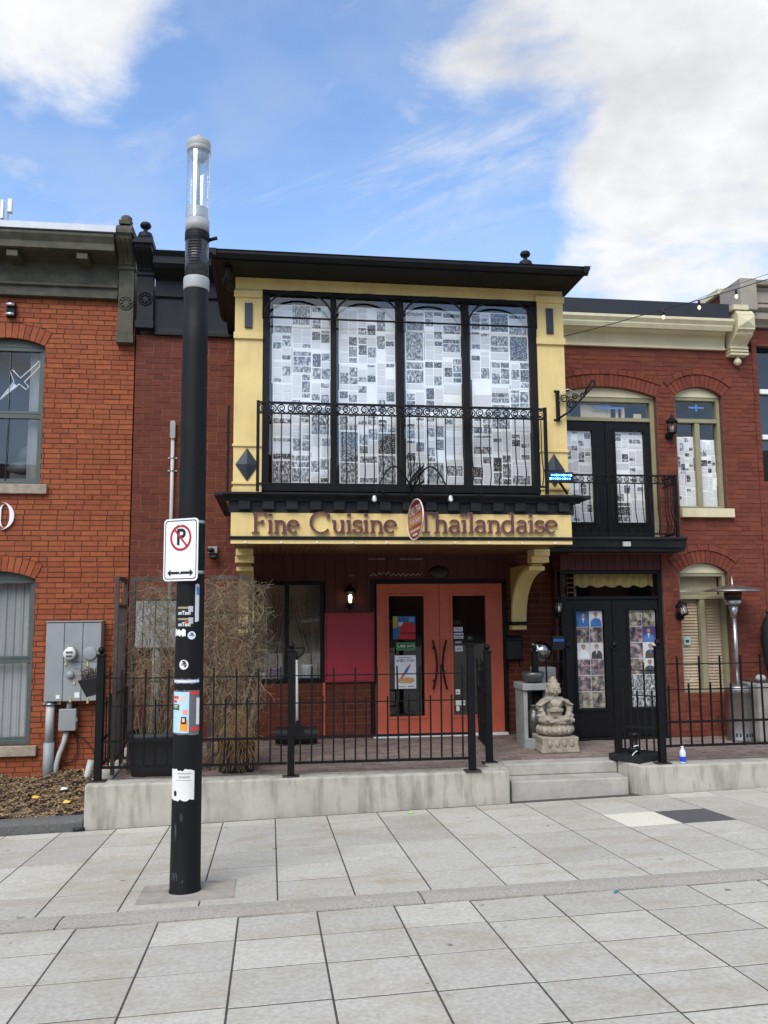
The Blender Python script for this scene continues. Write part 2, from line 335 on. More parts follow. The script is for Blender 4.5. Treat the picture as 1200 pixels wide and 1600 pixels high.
# ---------------------------------------------------------------- brick walls
class Op:
    """opening in a wall: u0..u1, z0..spring, optional segmental arch with brick ring(s) t thick"""
    def __init__(s, u0, u1, z0, zs, rise=0, t=0, nv=0, t2=0):
        s.u0, s.u1, s.z0, s.zs, s.rise, s.t, s.nv, s.t2 = u0, u1, z0, zs, rise, t, nv, t2
        s.c = (u0+u1)/2; h = (u1-u0)/2
        if rise > 0: s.R = (h*h+rise*rise)/(2*rise); s.zc = zs+rise-s.R; s.th = math.asin(min(1, h/s.R))
    def top(s, u):
        if not s.rise: return s.zs
        d = u-s.c; return s.zc + math.sqrt(max(0, s.R**2-d*d))
    def blocked(s, u):
        out = []
        if s.u0 < u < s.u1: out.append((s.z0, s.top(u)))
        T = s.t+s.t2
        if s.rise and T:
            Ro = s.R+T; d = abs(u-s.c)
            if d < Ro*math.sin(s.th):
                zt = s.zc + math.sqrt(Ro**2-d*d)
                if d <= (s.u1-s.u0)/2: out = [(s.z0, zt)]
                else: out.append((s.zc + d/math.tan(s.th), zt))
        elif T and s.u0-.001 < u < s.u1+.001: out = [(s.z0, s.zs+T)]
        return out
def brick_wall(building, name, M4, U0, U1, Z0, Z1, course, blen, ops, mb_, mm, thick=.3, nparts=300, score=None, label=None):
    """local frame (u, depth, z) placed by M4; mortar body recessed 8 mm behind separate bricks"""
    us = {U0, U1}
    for o in ops:
        us |= {o.u0, o.u1}
        if o.rise: us |= {o.u0+(o.u1-o.u0)*i/20 for i in range(21)}
    us = sorted(u for u in us if U0 <= u <= U1); b = MB()
    for a, c in zip(us, us[1:]):
        if c-a < 1e-5: continue
        mid = (a+c)/2; act = sorted([o for o in ops if o.u0 < mid < o.u1], key=lambda o: o.z0); la = lc = Z0
        for o in act:
            if o.z0 > max(la, lc)+.001: b.prism([(a, la), (c, lc), (c, o.z0), (a, o.z0)], .005, thick)
            la, lc = o.top(a), o.top(c)
        if Z1 > min(la, lc)+.001: b.prism([(a, la), (c, lc), (c, Z1), (a, Z1)], .005, thick)
    wall = put(b.mesh(name, mm), name, building, M4.translation); wall.rotation_euler = M4.to_euler(); tag(wall, label)
    unit = MB().box(-.5, .5, 0, .09, -.5, .5).mesh('brick', mb_)
    cells = []; odd = MB(); rs = random.Random(len(name)*7+int(U0*10))
    k = 0; z = Z0
    while z < Z1-.01:
        h = min(course, Z1-z); za, zb = z+.0055, z+h-.0055
        u = U0 - (blen/2 if k % 2 else 0) - rs.uniform(0, .03)
        while u < U1:
            l = blen*(.5 if rs.random() < .07 else 1); a, c = max(u+.0055, U0), min(u+l-.0055, U1); u += l
            if c-a < .02: continue
            N = 10; run = []
            def flush(run):
                if len(run) < 2: return
                lo = [r[1] for r in run]; hi = [r[2] for r in run]
                if max(lo)-min(lo) < .004 and max(hi)-min(hi) < .004:
                    if hi[0]-lo[0] > .012 and run[-1][0]-run[0][0] > .012: cells.append((run[0][0], run[-1][0], lo[0], hi[0]))
                else:
                    j = rs.uniform(-.003, .002)
                    odd.prism([(r[0], r[1]) for r in run]+[(r[0], r[2]) for r in reversed(run)], j, .09)
            for i in range(N+1):
                uu = a+(c-a)*i/N; lo, hi = za, zb; ok = True
                for o in ops:
                    for (p, q) in o.blocked(uu):
                        if q <= lo or p >= hi: continue
                        if p <= lo and q >= hi: ok = False
                        elif p <= lo: lo = q+.004
                        elif q >= hi: hi = p-.004
                        else: ok = False
                if ok and hi-lo > .01: run.append((uu, lo, hi))
                else: flush(run); run = []
            flush(run)
        z += course; k += 1
    key = score or (lambda u, z_: 0)
    cells.sort(key=lambda c: key((c[0]+c[1])/2, (c[2]+c[3])/2))
    for i, (a, c, lo, hi) in enumerate(cells):
        j = rs.uniform(-.0035, .0025)
        if i < nparts:
            o = bpy.data.objects.new('brick', unit); col.objects.link(o); o.parent = wall
            o.location = ((a+c)/2, j, (lo+hi)/2); o.scale = (c-a, 1, hi-lo); o.rotation_euler = (rs.uniform(-.02, .02), 0, rs.uniform(-.012, .012))
        else: odd.box(a, c, j, .09, lo, hi)
    if odd.v:
        o = bpy.data.objects.new('brickwork', odd.mesh('brickwork', mb_)); col.objects.link(o); o.parent = wall; o['kind'] = 'stuff'
    for o in ops:
        if not (o.rise and o.nv): continue
        for ring, (r0, r1, n, pr) in enumerate([(o.R, o.R+o.t, o.nv, -.006)] + ([(o.R+o.t, o.R+o.t+o.t2, max(4, int(o.nv*.55)), -.02)] if o.t2 else [])):
            for i in range(n):
                a0 = -o.th+2*o.th*i/n; a1 = -o.th+2*o.th*(i+1)/n; g = .004/r0
                P = lambda r, a: (o.c+r*math.sin(a), o.zc+r*math.cos(a))
                mbv = MB().prism([P(r0+.002, a0+g), P(r0+.002, (a0+a1)/2), P(r0+.002, a1-g), P(r1-.004, a1-g), P(r1-.004, (a0+a1)/2), P(r1-.004, a0+g)], pr+rs.uniform(-.002, .002), .12)
                v = bpy.data.objects.new('arch_brick', mbv.mesh('arch_brick', mb_)); col.objects.link(v); v.parent = wall
    return wall
def wallM(x, y, z=0, rz=0): return Matrix.Translation((x, y, z)) @ Matrix.Rotation(rz, 4, 'Z')
def vis_score(Y):
    """bricks inside the frame first, nearest to the middle of what shows"""
    def f(u, z):
        d = Vector((u, Y, z))-CAM; k = d.dot(FW); px = 600+FPX*d.dot(RT)/k; py = 800-FPX*d.dot(UP)/k
        inside = 0 <= px <= 1200 and 0 <= py <= 1600
        return (0 if inside else 1e6) + k
    return f

# ================================================================ THE STREET
g = MB(); ys = [-120, -60, -30, -16, -14, -11, -8, -5.5, -2.35, 0.5, 12, 60, 200]; xs = [-200, -60, -20, -8, -4, 0, 4, 8, 14, 30, 80, 200]
def gsheet(X, Y):
    return gz(max(-20, min(14, X)), max(-14, min(.5, Y)))-.0035
for i, y in enumerate(ys):
    for x in xs: g.v.append((x, y, gsheet(x, y)))
for i in range(len(ys)-1):
    for j in range(len(xs)-1):
        a = i*len(xs)+j; g.f.append((a, a+1, a+len(xs)+1, a+len(xs))); g.m.append(0); g.s.append(False)
tag(part(g, 'ground', JOINT, None), kind='structure')
pave = thing('pavement', (0, -5, gz(0, -5)), None, None, kind='structure')
restm = MB()
def slab(x0, x1, y0, y1, m=SLAB):
    """one slab, edges slightly eased, lying on the slope"""
    j = rnd.uniform(-.0012, .0012); e = .002; h = .042
    def ring(ins, dz): return [(x, y, gz(x, y)+dz+j) for x, y in ((x0+ins, y0+ins), (x1-ins, y0+ins), (x1-ins, y1-ins), (x0+ins, y1-ins))]
    vs = ring(0, -h) + ring(0, -.0015) + ring(e, 0)
    fs = [(8, 9, 10, 11)] + [(a+i, a+(i+1) % 4, a+4+(i+1) % 4, a+4+i) for a in (0, 4) for i in range(4)]
    d = Vector(((x0+x1)/2, (y0+y1)/2, gz((x0+x1)/2, (y0+y1)/2)))-CAM; k = d.dot(FW)
    px, py = 600+FPX*d.dot(RT)/max(k, .1), 800-FPX*d.dot(UP)/max(k, .1)
    if k > .5 and -140 < px < 1340 and py < 1700:
        part(MB().add(vs, fs), 'slab', m, pave)
    else: restm.add(vs, fs)
ky = lambda X: -5.36-.028*X            # front line of the granite strip
far = [-2.44, -2.68, -3.28, -3.85, -4.38, -4.87]
gap = .0055
for k in range(-22, 30):
    x0, x1 = .06+.51*k, .06+.51*(k+1); xm = (x0+x1)/2
    rows = [f+(ky(xm)+5.37)*(i/6) for i, f in enumerate(far)]+[ky(xm)]
    for i, (ya, yb) in enumerate(zip(rows, rows[1:])):
        m = SLAB
        if i == 2 and k == 6: m = SLABW
        if i == 2 and k == 7: m = SLABD
        slab(x0+gap, x1-gap, yb+.0085, ya-.0085, m)
    x0, x1 = .30+.483*(k), .30+.483*(k+1); xm = (x0+x1)/2; y = ky(xm)-.29
    for i in range(20):
        d = .44+.02*((i*7) % 3)
        slab(x0+gap, x1-gap, y-d+.0075, y-.0075); y -= d
part(restm, 'slabs_out_of_view', SLAB, pave, kind='stuff')
# granite strip
strip = thing('granite_strip', (0, ky(0), gz(0, ky(0))), None, None, kind='structure')
xsn = [-11, -8.6, -6.4, -3.4, -1.28, .98, 3.3, 5.6, 8, 11, 14]
for a, b in zip(xsn, xsn[1:]):
    m = MB(); n = 10
    for i in range(n+1):
        x = a+.006+(b-a-.012)*i/n; y = ky(x); w0 = rnd.uniform(-.006, .006)
        for yy, dz in ((y-.005, -.04), (y-.005+w0*.4, .004), (y-.14, .012+w0*.5), (y-.283+w0, .005), (y-.283, -.04)): m.v.append((x, yy, gz(x, yy)+dz))
    for i in range(n):
        for j in range(4): m.f.append((i*5+j, i*5+j+1, i*5+j+6, i*5+j+5)); m.m.append(0); m.s.append(False)
    m.f += [tuple(range(5)), tuple(range(n*5+4, n*5-1, -1))]; m.m += [0, 0]; m.s += [False, False]
    part(m, 'granite_stone', GRAN, strip)
# square concrete patch round the lamp post foot
px0, py0 = -.573, -4.952
m = MB()
for (a, b, c_, d_) in ((-.30, .34, -.26, .22),):
    vs = [(px0+x, py0+y, gz(px0+x, py0+y)+.006) for x, y in ((a, c_), (b, c_), (b, d_), (a, d_))]; vs += [(x, y, z-.03) for x, y, z in vs]
    m.add(vs, [(0, 1, 2, 3), (0, 4, 5, 1), (1, 5, 6, 2), (2, 6, 7, 3), (3, 7, 4, 0)])
part(m, 'footing_patch', pm('patch_concrete', lin(160, 152, 140), .9, var=.15, scale=9, bump=.3, bscale=80, stain=.6, sscale=(1.2, 1.2, 1), scol=lin(84, 78, 72)), pave)

# ---------------------------------------------------------------- patio
def wall_block(pts, z1, name, label, mat=CONC, cat='wall', bev=.018):
    m = MB(); n = len(pts)
    vs = [(x, y, gz(x, y)-.15) for x, y in pts] + [(x, y, z1) for x, y in pts]
    m.add(vs, [tuple(range(n-1, -1, -1)), tuple(range(n, 2*n))] + [(i, (i+1) % n, n+(i+1) % n, n+i) for i in range(n)])
    return solo(m, name, mat, label, cat, bev=bev)
YF = -2.40
wall_block([(-1.79, YF), (2.49, YF), (2.53, -2.0), (2.53, -1.75), (2.33, -1.75), (2.33, -2.15), (-1.59, -2.15), (-1.59, -.1), (-1.79, -.1)], .004, 'concrete_wall', 'low stained concrete wall behind the lamp post, carrying the long black fence')
wall_block([(3.84, -2.04), (3.93, -2.42), (9.5, -2.42), (9.5, -2.17), (4.08, -2.17), (4.04, -1.8), (3.84, -1.8)], .006, 'concrete_wall', 'short concrete wall beside the steps, with a water bottle standing on it')
st = thing('steps', (3.18, -2.1, -.3), 'two shallow concrete steps up to the brick patio between low walls', 'steps')
part(bx(2.535, 3.835, -2.30, -1.80, -.45, -.13), 'step', STEP, st, .012)
part(bx(2.54, 3.83, -2.02, -1.78, -.128, -.004), 'step', STEP, st, .012)
pat = tag(solo(MB().box(-1.585, 2.329, -2.14, 0.4, -.4, -.055).box(2.33, 4.04, -1.785, 0.4, -.4, -.055).box(4.041, 9.5, -2.14, 0.4, -.4, -.055), 'patio', JOINT, None, None), kind='structure')
pv = MB(); cells = []; unit = MB().box(-.5, .5, -.5, .5, -.05, 0).mesh('paver', PAVER)
y = -2.145; k = 0
while y < -.02:
    x = -1.58-(.1 if k % 2 else 0)
    while x < 9.3:
        a, b = max(x+.003, -1.58), x+.197
        yf = -1.78 if 2.335 < (a+b)/2 < 4.03 else -2.145
        if y >= yf-.01 and b-a > .03 and not ((a+b)/2 > 3.85 and y > -.72): cells.append((a, b, y+.003, y+.097))
        x += .2
    y += .1; k += 1
def psc(c):
    d = Vector(((c[0]+c[1])/2, c[2], 0))-CAM; kk = d.dot(FW); px = 600+FPX*d.dot(RT)/kk
    return kk + (0 if -20 < px < 1220 else 1e4)
cells.sort(key=psc)
for i, (a, b, c_, d_) in enumerate(cells):
    j = rnd.uniform(-.004, .003); sl = .012*(d_+2.1)
    if i < 300:
        o = bpy.data.objects.new('paver', unit); col.objects.link(o); o.parent = pat; WL[o] = Vector(((a+b)/2, (c_+d_)/2, sl-.01+j)); o.location = WL[o]-WL[pat]; o.scale = (b-a, d_-c_, 1)
    else: pv.box(a, b, c_, d_, -.05+j+sl, -.01+j+sl)
part(pv, 'pavers_beyond', PAVER, pat, kind='stuff')

# ---------------------------------------------------------------- planting bed on the left
bed = MB(); nx, ny = 40, 22
def bedz(X, Y): return -.345 + .05*math.exp(-((Y+.25)/.5)**2)*(1+.6*math.sin(X*5+1)) + .018*math.sin(X*7+Y*5) + .012*math.sin(X*17-Y*13)+.012*(X+2)
for i in range(ny+1):
    for j in range(nx+1):
        X, Y = -6.5+4.7*j/nx, -2.14+2.2*i/ny; bed.v.append((X, Y, bedz(X, Y)))
for i in range(ny):
    for j in range(nx):
        a = i*(nx+1)+j; bed.f.append((a, a+1, a+nx+2, a+nx+1)); bed.m.append(0); bed.s.append(True)
tag(part(bed, 'planting_bed', SOIL, None), kind='structure')
ch = MB()
for i in range(15000):
    X, Y = rnd.uniform(-4.2, -1.8), rnd.uniform(-2.12, -.02); z = bedz(X, Y)+rnd.uniform(.0, .015)
    l, wd, a, t, p = rnd.uniform(.008, .034), rnd.uniform(.004, .011), rnd.uniform(0, 6.28), rnd.uniform(-.5, .5), rnd.uniform(-.5, .5)
    ux = Vector((math.cos(a)*math.cos(t), math.sin(a)*math.cos(t), math.sin(t))); vx = Vector((-math.sin(a)*math.cos(p), math.cos(a)*math.cos(p), math.sin(p)))
    c_ = Vector((X, Y, z)); ch.add([c_-ux*l-vx*wd, c_+ux*l-vx*wd*.7, c_+ux*l*.9+vx*wd, c_-ux*l*.8+vx*wd], [(0, 1, 2, 3)])
tag(solo(ch, 'wood_chips', CHIP, 'brown wood chip mulch covering the bed by the meter cabinet', 'mulch'), kind='stuff')
kb = MB(); n = 24
for i in range(n+1):
    X = -6.5+4.7*i/n; z = gz(X, -2.35); t = rnd.uniform(-.006, .006)
    for yy, zz_ in ((-2.40, z-.1), (-2.395+t, z+.075+t), (-2.36, z+.105+t), (-2.2, z+.11), (-2.13, z+.09), (-2.12, z-.1)): kb.v.append((X, yy, zz_))
for i in range(n):
    for j in range(5): kb.f.append((i*6+j, i*6+6+j, i*6+7+j, i*6+j+1)); kb.m.append(0); kb.s.append(j in (1, 2))
kb.f += [tuple(range(n*6, n*6+6)), tuple(range(5, -1, -1))]; kb.m += [0, 0]; kb.s += [False, False]
tag(part(kb, 'kerb', ASPH, None), kind='structure')
for (px, py, cc, nm, lab) in ((100, 1234, (225, 225, 222), 'paper_scrap', 'small white paper scrap lying on the wood chips'), (55, 1251, (214, 180, 60), 'yellow_wrapper', 'thin yellow wrapper lying on the wood chips'), (104, 1257, (214, 190, 80), 'crumpled_wrapper', 'crumpled pale yellow wrapper on the mulch near the concrete wall')):
    p = atz(px, py, -.33); m = MB()
    m.add([(p.x-.035, p.y-.02, bedz(p.x, p.y)+.03), (p.x+.035, p.y-.015, bedz(p.x, p.y)+.034), (p.x+.04, p.y+.02, bedz(p.x, p.y)+.045), (p.x-.03, p.y+.02, bedz(p.x, p.y)+.05), (p.x, p.y, bedz(p.x, p.y)+.055)], [(0, 1, 4), (1, 2, 4), (2, 3, 4), (3, 0, 4)])
    solo(m, nm, fl(*cc), lab, 'litter')

# ================================================================ BUILDINGS
def shell(b, x0, x1, y0, y1, z0, z1):
    """side walls, back wall and flat roof behind the street front"""
    m = MB(); t = .2
    m.box(x0, x0+t, y0+.31, y1, z0, z1); m.box(x1-t, x1, y0+.31, y1, z0, z1); m.box(x0+t, x1-t, y1-t, y1, z0, z1); m.box(x0+t, x1-t, y0+.31, y1-t, z1-t, z1)
    m.box(x0+t, x1-t, y0+.31, y1-t, z0, z0+.1)
    part(m, 'rear_walls_and_roof', pm('plain_render', lin(120, 110, 100), .9), b)
    part(bx(x0+t+.01, x1-t-.01, y0+.8, y0+.82, z0+.11, z1-t-.01), 'inner_wall', ROOM, b)
def console(b, xa, xb, Y, zb, zm, zt, mat, d1=.10, d2=.42, finial=None):
    """big cornice bracket: flat plate with rosette below, scrolled block above, cap on top"""
    m = MB(); h = zt-zm
    m.prism([(Y, zb+.02), (Y-d1, zb+.02), (Y-d1, zm-.04), (Y-d1-.02, zm-.02), (Y-d1-.03, zm), (Y, zm)], xa+.012, xb-.012, 'x')
    m.box(xa, xb, Y-d1-.03, Y, zb, zb+.10); m.box(xa, xb, Y-d1-.025, Y, zm-.05, zm-.01)
    prof = [(Y, zm+.002)] + [(Y-d1-.03-(d2-d1-.03)*(1-math.cos(math.pi*t/8))/2, zm+.002+h*.55*t/8) for t in range(9)] + [(Y-d2-.02, zm+h*.58), (Y-d2-.02, zm+h*.72), (Y-d2+.03, zm+h*.80), (Y-d2+.08, zm+h*.9), (Y-.1, zm+h*.92), (Y, zm+h*.92)]
    m.prism(prof, xa+.008, xb-.008, 'x')
    for i in range(3):
        xc = xa+(xb-xa)*(.22+.28*i); m.prism([(p[0]-.018, p[1]) for p in prof[1:9]]+[(p[0]+.02, p[1]) for p in reversed(prof[1:9])], xc-.018, xc+.018, 'x')
    m.box(xa-.008, xb+.008, Y-d2-.035, Y-.02, zm+h*.60, zm+h*.68)
    br = part(m, 'console_bracket', mat, b, .004)
    xc, zc = (xa+xb)/2, (zb+zm)/2+.02; r = MB()
    r.lathe([(.001, -.018), (.03, -.02), (.035, 0)], (0, 0, 0), 10)
    for k in range(8):
        a = k*math.pi/4; r.ball((.055*math.cos(a), .055*math.sin(a), 0), (.022, .022, .014), 6, 4)
    ring = [(.088*math.cos(k*math.pi/8), .088*math.sin(k*math.pi/8), 0) for k in range(17)]; r.tube(ring, .010, 6, cap=False)
    r.xf(Matrix.Translation((xc, Y-d1-.006, zc)) @ Matrix.Rotation(math.pi/2, 4, 'X')); part(r, 'rosette', mat, br)
    f = MB(); zt0 = zm+h*.92; xm, ym = (xa+xb)/2, Y-d2/2
    if finial == 'knob': f.lathe([(.10, 0), (.105, .03), (.085, .09), (.03, .12), (.026, .16), (.06, .17), (.075, .2), (.06, .235), (.02, .25)], (xm, ym, zt0), 14)
    else: f.box(xm-.07, xm+.07, ym-.16, ym+.12, zt0, zt0+.05); f.lathe([(.075, 0), (.085, .03), (.07, .06), (.075, .10), (.05, .12)], (xm, ym, zt0+.05), 8)
    part(f, 'finial', mat, br)
    return br
def sash_window(b, u, Y, frame, glass, arch, lights=2, sill=None, room=None, name='window', sill_mat=None, bars=None):
    """u = Op in world x/z; timber frame set back in the reveal, arched head filled by a board"""
    x0, x1, z0, zs = u.u0, u.u1, u.z0, u.zs; d = Y+.09; t = .05
    m = MB(); m.box(x0, x0+t, d, d+.1, z0, zs); m.box(x1-t, x1, d, d+.1, z0, zs); m.box(x0+t, x1-t, d, d+.1, z0, z0+t*1.1); m.box(x0+t, x1-t, d, d+.1, zs-t, zs)
    w_ = part(m, name, frame, b, .004)
    if u.rise:
        pts = [(x0, zs+.001)]+[(x1, zs+.001)]+[(x1-(x1-x0)*i/14, u.top(x1-(x1-x0)*i/14)-.002) for i in range(1, 14)]
        part(MB().prism(pts, d-.005, d+.09), 'arched_head', arch or frame, w_)
    zm = z0+(zs-z0)*.5
    if lights == 2:
        s_ = MB(); s_.box(x0+t, x1-t, d+.02, d+.07, zm-.03, zm+.03)
        for a, c, yy in ((z0+t*1.1, zm-.03, .03), (zm+.03, zs-t, .015)):
            s_.box(x0+t, x0+t+.035, d+yy, d+yy+.04, a, c); s_.box(x1-t-.035, x1-t, d+yy, d+yy+.04, a, c)
            s_.box(x0+t+.035, x1-t-.035, d+yy, d+yy+.04, a, a+.035)
        part(s_, 'sash', frame, w_, .003)
        part(MB().quad(x0+t, x1-t, z0+t, zm, d+.055), 'pane', glass, w_); part(MB().quad(x0+t, x1-t, zm, zs-t, d+.04), 'pane', glass, w_)
    if sill: part(bx(sill[0], sill[1], Y-.06, Y+.1, sill[2], z0-.001), 'window_sill', sill_mat or SILL, w_, .008)
    return w_
# ---------------------------------------------------------------- left: orange brick building
XS = XX(207, 700, 0)                                   # party line between the two houses
LB = thing('brick_building', (-3.6, 0, -.5), 'orange brick house front with olive grey bracketed cornice and stone sills', 'building')
zc0 = ZZ(100, 467, 0)
xr = XX(70, 640, .1); xl = xr-.92
ow1 = Op(xl, xr, ZZ(40, 757, 0), ZZ(40, 540, 0), .10, .20, 13)
xr2 = XX(54, 1030, .1); xl2 = xr2-.92
ow2 = Op(xl2, xr2, ZZ(30, 1165, 0), ZZ(30, 905, 0), .10, .20, 13)
ops = [ow1, ow2] + [Op(o.u0-1.9, o.u1-1.9, o.z0, o.zs, o.rise, .2, 13) for o in (ow1, ow2)]
brick_wall(LB, 'wall', wallM(0, 0), -6.5, XS-.008, -.55, zc0, .0668, .205, ops, BR_OR, MORT_OR, score=vis_score(0))
shell(LB, -6.5, XS-.008, 0, 7, -.55, zc0+.9)
GG = pm('grey_green_sash', lin(78, 84, 80), .5, var=.1)
for i, o in enumerate(ops):
    sw = sash_window(LB, o, 0, GG, GLASS, None, 2, (o.u0-.08, o.u1+.1, o.z0-.125))
    m = MB(); m.tube([(o.c, .115, o.z0+.06), (o.c, .115, o.zs-.06)], .006, 4); part(m, 'glazing_bar', GG, sw)
# cornice of the left building (profile swept along the street)
pz = lambda py, d: ZZ(100, py, -d)
prof = [(0, zc0), (-.09, zc0), (-.09, pz(461, .09)), (-.06, pz(456, .06)), (-.06, pz(449, .06)), (-.10, pz(446, .10)), (-.10, pz(443, .10)), (-.05, pz(440, .05)), (-.05, pz(408, .05)), (-.1, pz(404, .1)), (-.36, pz(391, .36)), (-.40, pz(388, .40)), (-.40, pz(378, .40)), (-.45, pz(366, .45)), (-.45, pz(362, .45)), (0, pz(360, .45))]
XB0, XB1 = XX(184, 440, -.1), XX(211, 440, -.1)
part(MB().prism(prof, -6.5, XB0-.003, 'x'), 'cornice', GREYGRN, LB)
part(bx(-6.5, XX(181, 355, -.46), -.47, -.02, pz(360, .45)+.004, ZZ(90, 348, -.47)), 'metal_coping', pm('pale_coping', lin(176, 180, 184), .45, .2, var=.08), LB)
for px in (21, 130, -90, -200): x = XX(px, 393, -.3); part(bx(x-.07, x+.07, -.36, -.06, ZZ(60, 402, -.34), ZZ(60, 391, -.36)-.004), 'corbel', GREYGRN, LB, .006)
console(LB, XB0, XB1, 0, ZZ(198, 536, -.1), ZZ(198, 416, -.1), ZZ(195, 340, -.45), GREYGRN)
# things on it
fl_ = thing('flood_light', at(15, 482, -.08), 'small black floodlight on the orange brick under the cornice', 'light')
x0, x1, z0, z1 = RC(9, 472, 23, 494, -.08); m = bx(x0, x1, -.06, -.005, z0, z1); part(m, 'back_plate', IRON, fl_, .006)
for zz_ in (z0+.03, z1-.03): part(MB().tube([((x0+x1)/2-.05, -.09, zz_), ((x0+x1)/2+.05, -.09, zz_)], .022, 8), 'lamp_tube', pm('lamp_silver', (.6, .6, .6), .3, .8), fl_)
# white crescent letters of a wall sign, running out of the picture
wl_ = thing('wall_letters', at(5, 805, -.03), 'white curved letter strokes mounted on the orange brick between the windows', 'sign')
def crescent(cx_, cz_, ro, wmax, a0, a1, Y0, Y1, fx=1):
    n = 18; o_, i_ = [], []
    for k in range(n+1):
        a = math.radians(a0+(a1-a0)*k/n); t = math.sin(math.pi*k/n); o_.append((cx_+fx*ro*math.cos(a), cz_+ro*1.05*math.sin(a))); i_.append((cx_+fx*(ro-wmax*t)*math.cos(a), cz_+(ro*1.05-wmax*.35*t)*math.sin(a)))
    return MB().prism(o_+i_[::-1], Y0, Y1)
p = at(4, 806, -.03)
part(crescent(p.x-.03, p.z, .17, .055, -88, 88, -.035, -.004), 'letter_stroke', WHITE, wl_)
part(crescent(p.x+.10, p.z, .17, .05, 120, 240, -.035, -.004), 'letter_stroke', WHITE, wl_)
part(crescent(p.x-.16, p.z, .17, .055, 95, 265, -.035, -.004), 'letter_stroke', WHITE, wl_)
# sword shaped outline hung inside the upper window, with lamp light and curtain
sw = thing('sword_decoration', at(20, 600, .17), 'pale outlined sword hanging inside the upper sash window', 'decoration')
pts = [(-6, 632), (22, 596), (16, 580), (20, 578), (32, 591), (57, 569), (60, 564), (63, 566), (62, 573), (38, 597), (45, 604), (41, 609), (30, 600), (0, 624)]
part(MB().tube([at(a, b, .16) for a, b in pts], .007, 5), 'outline', pm('white_outline', lin(230, 232, 230), .5, var=0), sw)
part(MB().prism([(at(a, b, .165).x, at(a, b, .165).z) for a, b in ((-6, 631), (21, 598), (28, 604), (2, 624))], .163, .167), 'blade', fl(190, 196, 200), sw)
cu = MB(); n = 40
x0, x1 = xr-.24, xr-.06
for i in range(n+1):
    x = x0+(x1-x0)*i/n; cu.v += [(x, .24+.014*math.sin(i*1.6), ow1.z0+.06), (x, .24+.012*math.sin(i*1.6+.5), ow1.zs-.02)]
for i in range(n): cu.f.append((2*i, 2*i+2, 2*i+3, 2*i+1)); cu.m.append(0); cu.s.append(True)
VEIL = pm('sheer_curtain', lin(150, 153, 152), .8, var=.05)
solo(cu, 'curtain', VEIL, 'narrow pale curtain at the side of the upper sash window', 'curtain')
cu = MB(); x0, x1 = xl2+.03, xr2-.05; n = 90
for i in range(n+1):
    x = x0+(x1-x0)*i/n; cu.v += [(x, .26+.009*math.sin(i*.6)+.006*math.sin(i*1.7), ow2.z0+.05), (x, .26+.008*math.sin(i*.6+.4)+.005*math.sin(i*1.7), ow2.zs-.01)]
for i in range(n): cu.f.append((2*i, 2*i+2, 2*i+3, 2*i+1)); cu.m.append(0); cu.s.append(True)
solo(cu, 'curtain', VEIL, 'full white pleated curtain behind the lower sash window', 'curtain')
cs = thing('armchair', at(30, 740, .5), 'grey upholstered chair seen through the upper sash window', 'chair')
c_ = at(46, 712, .5); UPH = fl(66, 68, 68)
part(MB().ball((c_.x, .55, c_.z), (.17, .09, .15), 14, 10), 'backrest', UPH, cs); part(MB().ball((c_.x-.03, .5, c_.z-.2), (.26, .2, .12), 14, 10), 'seat', UPH, cs)
part(bx(c_.x-.2, c_.x+.16, .36, .68, ow1.z0-.1, c_.z-.26), 'base', UPH, cs)
for i, (px, py) in enumerate(((20, 933), (27, 933), (2, 922))):
    p = at(px, py, .5); b_ = thing('candle_bulb', p, 'small warm chandelier bulb glowing behind the lower curtain', 'bulb', 'chandelier bulbs behind the curtain')
    part(MB().ball(p, (.012, .012, .022), 8, 6), 'glass_bulb', pm('warm_bulb', (1, .75, .35), .4, var=0, em=6, emc=(1, .72, .35)), b_); part(MB().tube([p-Vector((0, 0, .08)), p-Vector((0, 0, .02))], .009, 6), 'candle_tube', WHITE, b_)
# rooftop antenna
an = thing('rooftop_antenna', at(12, 346, .6), 'small white panel antenna on the roof behind the coping', 'antenna')
p = at(12, 346, .6); part(MB().tube([p-Vector((0, 0, .45)), p+Vector((0, 0, .3))], .015, 6), 'mast', PVC, an)
part(bx(p.x-.075, p.x-.035, .5, .58, p.z+.0, p.z+.27), 'panel', WHITE, an, .006); part(bx(p.x+.02, p.x+.075, .5, .58, p.z+.1, p.z+.29), 'panel', WHITE, an, .006)

# ---------------------------------------------------------------- middle: restaurant with the yellow bay
BY = -2.0                                             # bay front
RBX = 3.85                                            # where the right hand house begins
RB = thing('restaurant_building', (1.1, 0, 0), 'dark red brick restaurant with yellow boxed bay window over coral double doors', 'building')
ztop = ZZ(290, 526, 0)
xo0 = XX(392, 1000, 0)
brick_wall(RB, 'wall', wallM(0, 0), XS+.008, RBX-.01, -.3, ztop, .0763, .243, [Op(xo0, RBX+.01, -.31, 2.42), Op(-.25, 3.2, 2.55, 5.3)], BR_DK, MORT_LT, score=vis_score(0))
shell(RB, XS+.008, RBX-.01, 0, 7, -.3, ztop+.75)
prof = [(0, ztop), (-.06, ztop), (-.06, ZZ(290, 519, -.06)), (-.03, ZZ(290, 514, -.03)), (-.03, ZZ(290, 468, -.03)), (-.07, ZZ(290, 464, -.07)), (-.07, ZZ(290, 440, -.07)), (-.28, ZZ(290, 420, -.28)), (-.34, ZZ(290, 412, -.34)), (-.34, ZZ(290, 402, -.34)), (-.40, ZZ(290, 392, -.4)), (0, ZZ(290, 391, -.4))]
nb0, nb1 = XX(213, 440, -.1), XX(242, 440, -.1)
part(MB().prism(prof, nb1+.003, RBX-.012, 'x'), 'cornice', NAVYC, RB)
